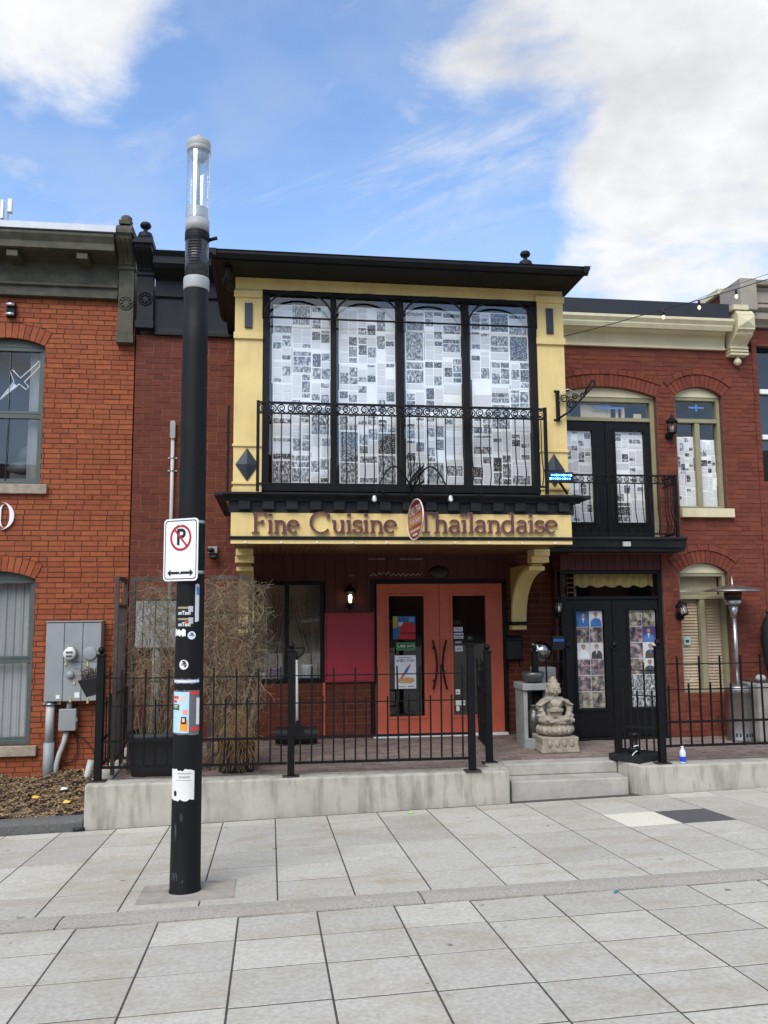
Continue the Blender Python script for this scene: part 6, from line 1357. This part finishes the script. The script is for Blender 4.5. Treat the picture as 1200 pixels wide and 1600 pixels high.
decal('notice_sticker', 712, 1094, 727, 1102, 'wide white notice low in the coral door pane, the largest of three', [WHITE, ('r', .55, .95, .4, .6, fl(60, 60, 60))])
decal('notice_sticker', 713, 1103, 718, 1111, 'lowest small white sticker in the coral door pane', [WHITE])
# ---------------------------------------------------------------- hanging oval sign with iron scrolls and lamps
xo = at(651, 812, -2.63).x; zo = at(651, 812, -2.63).z
OS = thing('hanging_sign', (xo, -2.63, zo-.21), 'maroon and bronze oval sign hanging edge-on from an iron bracket below the bay', 'sign')
el = lambda ry_, rz_, n=36: [(-2.62+ry_*math.cos(2*math.pi*i/n), zo+rz_*math.sin(2*math.pi*i/n)) for i in range(n)]
MAR, BRZ = pm('maroon_enamel', lin(116, 26, 34), .35, var=.08), pm('bronze_enamel', lin(168, 104, 64), .4, var=.15)
part(MB().prism(el(.47, .205), xo-.014, xo-.004, 'x'), 'panel', MAR, OS)
rm = MB().tube([(xo-.015, y, z) for y, z in el(.472, .207)]+[(xo-.015, *el(.472, .207)[0])], .008, 5, cap=False); part(rm, 'rim', pm('ivory_rim', lin(220, 196, 186), .4), OS)
def face(P, mat, nm, lay): m = MB(); m.v = [(xo-.0145-.0008*lay, y, z) for y, z in P]; m.f.append(tuple(range(len(P)))); m.m.append(0); m.s.append(False); part(m, nm, mat, OS)
clipel = lambda za, zb_: [(-2.62-.455*math.sqrt(max(0, 1-((zo_-zo)/.19)**2)), zo_) for zo_ in [za+(zb_-za)*i/6 for i in range(7)]]+[(-2.62+.455*math.sqrt(max(0, 1-((zo_-zo)/.19)**2)), zo_) for zo_ in [zb_+(za-zb_)*i/6 for i in range(7)]]
face(clipel(zo-.06, zo+.045), BRZ, 'bronze_field', 1); face(clipel(zo-.13, zo-.085), BRZ, 'bronze_band', 1)
def stext(txt, size, dz, sx_, lay=3): vs_, fs_ = text_mesh(txt, size, .001); part(MB().add([(xo-.0145-.0008*lay, -2.62-v[0]*sx_, zo+dz+v[1]) for v in vs_], fs_), 'lettering', pm('ivory_letter', lin(228, 206, 196), .5, var=0), OS)
stext('CHILLI THAÏ', .12, .095, 1.05); stext('Fine Cuisine Thaïlandaise', .07, -.01, .86)
face([(-2.62-.28, zo-.112), (-2.62+.26, zo-.112), (-2.62+.26, zo-.1), (-2.62-.28, zo-.1)], MC['ivory_letter'], 'print_line', 3)
face([(-2.62-.14, zo-.165), (-2.62+.14, zo-.165), (-2.62+.14, zo-.145), (-2.62-.14, zo-.145)], MC['ivory_letter'], 'print_line', 3)
ib = MB(); zb_ = zo+.22; ib.tube([(xo, BY-.1, zb_+.13), (xo, -2.62, zb_+.13), (xo, -3.05, zb_+.12)], .012, 6)
for y in (-2.35, -2.9): ib.tube([(xo, y, zb_+.13), (xo, y, zo+.17)], .007, 5)
def spiral(cx_, cz_, r, turns, fl_=1): return [(xo+fl_*(r*(1-.8*i/30))*math.cos(turns*2*math.pi*i/30)*.6, cx_+(r*(1-.8*i/30))*math.sin(turns*2*math.pi*i/30), cz_+(r*(1-.8*i/30))*math.cos(turns*2*math.pi*i/30)) for i in range(31)]
for y, r in ((-2.25, .09), (-2.45, .11), (-2.68, .08), (-2.85, .07)): ib.tube(spiral(y, zb_+.24, r, 1.6), .008, 5)
for dx, y, h in ((-.06, -2.4, .40), (.0, -2.5, .36), (.07, -2.45, .28)): ib.tube([(xo, y, zb_+.12), (xo+dx*.5, y, zb_+.12+h*.5), (xo+dx, y-.03, zb_+.1+h), (xo+dx*1.4, y-.05, zb_+.05+h*.9)], .0055, 5)
part(ib, 'iron_scrollwork', IRON, OS)
for s in (-1, 1):
    e = at(585 if s < 0 else 704, 777, -2.75); pts = [(xo, -2.4, zb_+.1)]+[(xo+(e.x-xo)*f, -2.4-.35*f, zb_+.1+(e.z-zb_-.1)*f+.30*math.sin(math.pi*f)**.9) for f in [i/10 for i in range(1, 11)]]
    gl_ = part(MB().tube(pts, .009, 6), 'lamp_arm', IRON, OS); part(MB().lathe([(.012, .02), (.022, .0), (.027, -.035), (.024, -.038)], (e.x, -2.75, e.z), 14), 'lamp_head', pm('satin_alloy', lin(200, 200, 194), .35, .5), gl_); part(MB().ball((e.x, -2.76, e.z-.03), .019, 10, 6), 'lens', WHITE, gl_)
# iron sign arm on the right pilaster, LED bar
p0 = at(871, 612, BY-.03); p1 = at(871, 658, BY-.03); e = at(928, 602, BY-.05); ia = thing('sign_bracket', (p0.x, BY, p1.z), 'empty wrought iron sign arm with scrolls on the yellow pilaster', 'bracket')
part(bx(p0.x-.018, p0.x+.018, BY-.045, BY-.002, p1.z, p0.z), 'wall_bar', IRON, ia); part(MB().box(p0.x-.05, p0.x+.02, BY-.05, BY-.046, p0.z-.02, p0.z+.01).box(p1.x-.05, p1.x+.03, BY-.05, BY-.046, p1.z-.01, p1.z+.02), 'fixing_tab', IRON, ia)
part(MB().tube([(p1.x, BY-.05, p1.z+.02), (p1.x+.14, BY-.06, p1.z+.11), (e.x-.06, BY-.07, e.z-.06), (e.x, BY-.07, e.z), (e.x, BY-.07, e.z+.05), (e.x-.03, BY-.07, e.z+.05), (e.x-.08, BY-.07, e.z-.02), (e.x-.12, BY-.07, e.z-.1)], .013, 6), 'arm', IRON, ia)
part(MB().tube([(p0.x+.01, BY-.05, p0.z-.12), (p0.x+.05, BY-.05, p0.z+.0), (p0.x+.12, BY-.05, p0.z+.03), (p0.x+.28, BY-.06, p0.z-.06)], .008, 5), 'brace', STEEL, ia)
for cx_, cz_, r in ((p0.x+.07, p0.z-.09, .05), (p0.x+.15, p0.z-.15, .06), (p0.x+.2, p0.z-.06, .04), (p0.x+.29, p0.z-.04, .03)): part(MB().tube([(cx_+r*(1-.75*i/24)*math.cos(i*.42), BY-.055, cz_+r*(1-.75*i/24)*math.sin(i*.42)) for i in range(25)], .007, 5), 'scroll', IRON, ia)
x0, x1, z0, z1 = RC(856, 737, 897, 753, -2.25); lf = thing('led_floodlight', ((x0+x1)/2, -2.25, z0), 'black LED bar shining blue dots at the end of the bay ledge', 'light')
part(bx(x0, x1, -2.24, -2.16, z0, z1), 'housing', TUB, lf, .008); part(MB().tube([((x0+x1)/2, -2.2, z0), ((x0+x1)/2+.08, -2.15, z0-.08), ((x0+x1)/2+.12, -2.1, z0-.11)], .014, 6), 'yoke', IRON, lf)
LEDm, LEDc = pm('blue_led', (.02, .1, 1), .3, var=0, em=5, emc=(.03, .16, 1)), pm('cyan_led', (.1, .5, 1), .3, var=0, em=5, emc=(.12, .6, 1))
for i in range(9):
    for j in range(2): part(MB().ball((x0+.035+(x1-x0-.07)*(i+.5*j)/8.5, -2.243, z0+(z1-z0)*(.33+.34*j)), (.012, .006, .012), 8, 5), 'led', LEDc if (i+j) % 3 == 0 else LEDm, lf)
# string lights
SLt = thing('string_lights', at(884, 522, -1.3), 'thin black cable with small warm glass bulbs strung across the cream cornice', 'string lights'); sp = [(878, 526), (920, 516), (960, 505), (1000, 493.5), (1036, 484), (1092, 469), (1150, 452), (1200, 436), (1300, 400)]
part(MB().tube([at(a, b, -1.3) for a, b in sp], .006, 5), 'cable', TUB, SLt); part(MB().tube([at(1070, 476, -1.3), at(1120, 455, -1.2), at(1200, 428, -1.1), at(1300, 398, -1)], .004, 4), 'second_cable', TUB, SLt)
for a, b in ((1036, 484), (1092, 469), (1150, 452)):
    p = at(a, b, -1.3); k = part(MB().tube([p, p-Vector((0, 0, .06))], .016, 8), 'socket', TUB, SLt); part(MB().ball(p-Vector((0, 0, .10)), (.021, .021, .029), 10, 8), 'bulb', pm('warm_bulb2', lin(225, 205, 160), .3, var=0, em=.45, emc=(1, .86, .6)), k)

# ================================================================ ON THE PATIO
def pt(px, py, z=0): return atz(px, py, z)
# patio heater
c = Vector((XX(1156, 1130, -.98), -.98, .0)); PH = thing('patio_heater', c, 'stainless steel mushroom patio heater beside the window with blinds', 'heater'); rb = (XX(1174, 1100, -.98)-XX(1137, 1100, -.98))/2; zt_ = ZZ(1156, 1068, -.98)
part(MB().lathe([(rb, 0), (rb*1.02, .02), (rb*.98, .04), (rb*.98, zt_-.12), (rb*1.03, zt_-.118), (rb*1.03, zt_-.05), (rb*.97, zt_-.03), (rb*.6, zt_), (.03, zt_+.005)], c, 28), 'tank_cover', STEEL, PH)
for k in range(9): a = math.radians(-150+15*k); part(MB().box(-.009, .009, -.003, .003, 0, .045).xf(Matrix.Translation((c.x+rb*.985*math.cos(a), c.y+rb*.985*math.sin(a), .06)) @ Matrix.Rotation(a+math.pi/2, 4, 'Z')), 'vent_slot', TUB, PH)
zh = ZZ(1156, 945, -.98); zd = ZZ(1153, 924, -.98); part(MB().lathe([(.028, zt_), (.028, zh-.1)], c, 14), 'pole', STEEL, PH); part(MB().lathe([(.034, zh-.16), (.06, zh)], c, 16), 'burner_cone', STEEL, PH); part(MB().lathe([(.085, zh), (.1, zh+.02), (.1, zh+.06), (.085, zh+.07)], c, 18), 'burner_ring', STEEL, PH); part(MB().lathe([(.10, zh+.071), (.115, zd-.01)], c, 18), 'emitter_screen', pm('burnt_mesh', lin(60, 44, 36), .5, .5, var=.4, scale=40), PH)
rd = (XX(1193, 922, -.98)-XX(1113, 922, -.98))/2; part(MB().lathe([(rd, zd), (rd*.99, zd+.012), (rd*.7, zd+.045), (rd*.3, zd+.075), (.02, zd+.085), (.012, zd+.1), (.006, zd+.2)], c, 36), 'reflector_dome', STEEL, PH)
# stone box and closed parasol at the right
x0 = XX(1168, 1100, -1.0); z1 = ZZ(1185, 1066, -1.0); gp = thing('stone_planter', (x0+.4, -.95, 0), 'square grey stone planter next to the patio heater', 'planter'); part(bx(x0+.03, x0+.75, -1.2, -.72, 0, z1), 'box', pm('worn_grey_stone', lin(136, 132, 124), .9, var=.2, scale=6, bump=.3), gp, .02); part(bx(x0+.08, x0+.7, -1.15, -.77, z1+.001, z1+.02), 'soil', SOIL, gp)
part(MB().ball((x0+.2, -1.0, z1+.05), (.07, .06, .05), 10, 6), 'stone', GREYST, gp)
xp = XX(1200, 1000, -.85)+.02; pz1 = ZZ(1196, 962, -.85); cp = thing('closed_parasol', (xp, -.85, 0), 'closed black parasol standing at the brick wall right of the heater', 'parasol'); part(MB().lathe([(.02, 0), (.02, pz1)], (xp, -.85, 0), 8), 'pole', TUB, cp); part(MB().lathe([(.04, .8), (.07, .95), (.10, 1.2), (.095, pz1-.15), (.05, pz1-.05), (.02, pz1+.02)], (xp, -.85, 0), 12), 'folded_canopy', pm('black_canvas', lin(22, 22, 24), .8), cp); part(MB().ball((xp, -.85, pz1+.05), .03, 8, 6), 'finial', TUB, cp); part(MB().lathe([(.24, 0), (.24, .05), (.06, .09)], (xp, -.85, 0), 16), 'base', TUB, cp)
# parasol foot and bottle
q = Vector((4.02, -2.05, 0.008)); ub = thing('parasol_base', q, 'square black parasol base with empty tube beside the steps', 'parasol base'); T = Matrix.Translation(q) @ Matrix.Rotation(.55, 4, 'Z'); part(MB().box(-.2, .2, -.2, .2, 0, .07).xf(T), 'plate', TUB, ub, .012); part(MB().lathe([(.06, .07), (.06, .13), (.045, .135), (.045, .26), (.055, .265), (.055, .29)], q, 16), 'tube', TUB, ub)
part(MB().tube([q+Vector(v) for v in ((-.03, -.06, .15), (.04, -.07, .17), (.07, -.06, .12), (-.02, -.09, .1), (-.07, -.12, .075), (-.09, -.16, .072))], .006, 5), 'white_cord', WHITE, ub)
q = Vector((XX(1067, 1185, -2.36), -2.36, .007)); wb = thing('water_bottle', q, 'clear plastic water bottle with blue label standing on the short concrete wall', 'bottle'); bh = ZZ(1067, 1166, -2.36)-.007
part(MB().lathe([(.028, 0), (.033, .01), (.033, bh*.3), (.03, bh*.36), (.033, bh*.45), (.034, bh*.62), (.026, bh*.78), (.013, bh*.88), (.013, bh*.93)], q, 18), 'bottle', pm('clear_plastic', lin(206, 214, 220), .12, var=.03, spec=.6), wb); part(MB().lathe([(.0338, bh*.12), (.0345, bh*.14), (.0345, bh*.4), (.0338, bh*.42)], q, 18), 'label', fl(40, 70, 190, .4), wb); part(MB().lathe([(.0155, bh*.93), (.0155, bh)], q, 14), 'cap', WHITE, wb)
# stone fountain with bowl, urn and tilted pot
YFo = -1.08; x0, x1 = XX(819, 1120, YFo), XX(857, 1120, YFo)+.02; zf1 = ZZ(838, 1068, YFo); FO = thing('fountain_pedestal', ((x0+x1)/2, YFo, 0), 'grey cast stone fountain pedestal with a niche behind the seated statue', 'fountain')
part(MB().box(x0, x0+.05, YFo, YFo+.35, .0, zf1-.08).box(x1-.05, x1, YFo, YFo+.35, .0, zf1-.08).box(x0+.05, x1-.05, YFo+.28, YFo+.35, 0, zf1-.08), 'niche', GREYST, FO, .006); part(bx(x0-.02, x1+.02, YFo-.04, YFo+.36, zf1-.079, zf1), 'ledge', GREYST, FO, .01); part(MB().prism([(x0-.0, YFo), (x0+.07, YFo-.12), (x1-.05, YFo-.12), (x1, YFo)], .0, .12, 'z'), 'basin_front', GREYST, FO, .008); part(bx(x0+.05, x1-.05, YFo+.001, YFo+.28, .0, .1), 'niche_floor', GREYST, FO)
xb_0, xb_1 = XX(838, 1060, -.7), XX(867, 1060, -.7); zb2 = ZZ(855, 1043, -.7); part(bx(xb_0, xb_1+.02, -.70, -.45, .0, zb2), 'rear_pillar', GREYST, FO, .01)
def potl(name, prof, c, label, cat, mat=PEWTER, T=None):
    m = MB().lathe(prof, (0, 0, 0), 24); m.xf(Matrix.Translation(c) @ (T or Matrix.Identity(4))); return solo(m, name, mat, label, cat)
potl('bowl', [(.05, 0), (.10, .02), (.135, .08), (.14, .13), (.125, .135), (.115, .09), (.05, .05)], ((x0+x1)/2-.01, YFo+.1, zf1+.001), 'dark ribbed stone bowl on the fountain ledge', 'bowl')
potl('urn', [(.05, 0), (.075, .05), (.105, .15), (.11, .24), (.085, .31), (.065, .33), (.062, .38), (.085, .40), (.08, .41), (.05, .38)], ((x0+x1)/2, YFo+.12, .101), 'dark pewter urn standing in the fountain niche', 'urn')
potl('tilted_pot', [(.03, 0), (.09, .02), (.13, .08), (.135, .14), (.11, .21), (.07, .24), (.075, .27), (.06, .265), (.05, .23)], ((xb_0+xb_1)/2+.10, -.58, zb2+.13), 'shiny dark metal pot tipped on its side atop the grey pillar', 'pot', pm('polished_pewter', (.3, .3, .29), .18, 1, var=.3, bump=.5, bscale=14), Matrix.Rotation(-1.0, 4, 'Y'))
# seated stone figure: one continuous carved body on its plinth
sc0 = pt(875, 1176); S = thing('stone_statue', (sc0.x, sc0.y+.16, 0), 'weathered stone seated Buddha statue beside the top of the steps', 'statue'); cxs, cys = sc0.x, sc0.y+.16
def zpx(py): return ZZ(875, py, cys-.05)
zp1 = zpx(1149)
part(MB().prism([(-.235, 0), (.235, 0), (.235, .02), (.215, zp1*.55), (.225, zp1), (-.225, zp1), (-.215, zp1*.55), (-.235, .02)], cys-.2, cys+.2).xf(Matrix.Translation((cxs, 0, 0))), 'plinth', STONE, S, .012)
for i in range(4): part(MB().ball((cxs-.13+.087*i, cys-.2, zp1*.6), (.034, .014, .045), 10, 6), 'plinth_petal', STONE, S)
b = MB(); hS = zpx(1057)-zp1
def E(x, y, z, rx, ry_, rz_): b.ball((cxs+x*.92, cys+y, zp1+z*hS), (rx*.92, ry_, rz_*hS), 16, 10)
E(0, 0, .07, .235, .19, .10); E(0, 0, .15, .22, .18, .08)                                   # lotus seat
for k in range(11): a = math.pi+math.pi*k/10; E(.205*math.cos(a), .17*math.sin(a), .11, .05, .045, .075)
E(-.13, -.07, .26, .11, .11, .075); E(.13, -.07, .26, .11, .11, .075); E(0, -.13, .24, .15, .07, .05)   # folded legs
E(.05, -.17, .285, .10, .035, .028); E(-.06, -.17, .26, .10, .035, .028)                               # shins and feet
E(0, .02, .40, .115, .085, .17); E(0, .0, .52, .118, .082, .10)                                  # trunk, chest
for s_ in (-1, 1):
    for f in range(6): t_ = f/5; E(s_*(.03+.14*t_), .02, .625-.075*t_*t_-.02*t_, .055, .07-.01*t_, .042)  # sloping shoulders
    for f in range(5): t_ = f/4; E(s_*(.10+.11*t_), -.02, .60-.085*t_, .04, .075, .022)                  # cape edge
    for f in range(7): t_ = f/6; E(s_*(.168+.025*math.sin(t_*3)), .0-.05*t_, .55-.19*t_, .042-.006*t_, .046, .05)
    for f in range(6): t_ = f/5; E(s_*(.185-(.08 if s_ > 0 else .05)*t_), -.06-.1*t_, .35-(.03 if s_ > 0 else .06)*t_, .036-.006*t_, .034, .034)
    for k in range(6): E(s_*(.205+.012*math.sin(k*2)), -.01-.02*(k % 2), .29+.045*k, .032, .06, .026)        # drapery
    E(s_*(.10 if s_ > 0 else .135), -.178, .315 if s_ > 0 else .285, .042, .028, .026)
    for k in range(4): E(s_*(.07+.02*k), -.198, (.31 if s_ > 0 else .262)-.004*k, .011, .012, .024)
for k in range(9): a_ = math.pi*k/8; E(.07*math.cos(a_), -.07, .565-.06*math.sin(a_), .014, .014, .012)      # necklace
E(0, -.078, .45, .11, .02, .014); E(0, -.082, .415, .10, .02, .012)                                        # sash
E(0, .01, .655, .052, .05, .06)
E(0, -.005, .775, .086, .088, .112); E(0, -.03, .725, .06, .058, .05); E(0, -.098, .765, .014, .02, .03); E(0, -.09, .722, .03, .013, .010)
for s_ in (-1, 1): E(s_*.09, .01, .75, .015, .024, .055); E(s_*.034, -.084, .782, .024, .012, .010); E(s_*.036, -.088, .812, .028, .011, .006); E(s_*.045, -.07, .745, .03, .025, .03)
E(0, .015, .85, .090, .088, .05); E(0, .02, .915, .062, .062, .05); E(0, .02, .965, .035, .035, .035)
body = part(b, 'figure', STONE, S); rm_ = body.modifiers.new('remesh', 'REMESH'); rm_.mode = 'VOXEL'; rm_.voxel_size = .0075; rm_.use_smooth_shade = True
tx_ = bpy.data.textures.new('carving', 'CLOUDS'); tx_.noise_scale = .035; tx_.noise_depth = 3; dm_ = body.modifiers.new('weathering', 'DISPLACE'); dm_.texture = tx_; dm_.strength = .016; dm_.mid_level = .5; dm_.texture_coords = 'LOCAL'
# litter on the pavement
for px, py, cc, lab in ((642, 1271, (150, 190, 110), 'green crumpled wrapper on the pavement by the concrete wall'), (953, 1237, (214, 96, 88), 'red and white candy wrapper at the foot of the steps'), (968, 1238, (130, 160, 70), 'small green scrap next to the red wrapper by the steps'), (962, 1396, (40, 120, 130), 'tiny teal scrap lying on the granite strip')):
    d_ = ray(px, py); n_ = Vector((-.022, .0619, 1)); t_ = (Vector((0, -2.4, -.38))-CAM).dot(n_)/d_.dot(n_); p = CAM+d_*t_; m = MB(); s_ = .035 if 'tiny' not in lab else .015
    m.add([(p.x-s_, p.y-s_*.5, p.z+.004), (p.x+s_, p.y-s_*.4, p.z+.006), (p.x+s_*.9, p.y+s_*.5, p.z+.012), (p.x-s_*.8, p.y+s_*.4, p.z+.01), (p.x, p.y, p.z+.02)], [(0, 1, 4), (1, 2, 4), (2, 3, 4), (3, 0, 4)]); solo(m, 'wrapper', fl(*cc), lab, 'litter')
p = at(124, 1294, -2.46); solo(MB().tube([(p.x-.06, -2.46, gz(p.x, -2.46)+.02), (p.x+.05, -2.45, gz(p.x, -2.46)+.02)], .018, 8), 'crushed_can', TUB, 'crushed dark can lying where the kerb meets the concrete wall', 'litter')
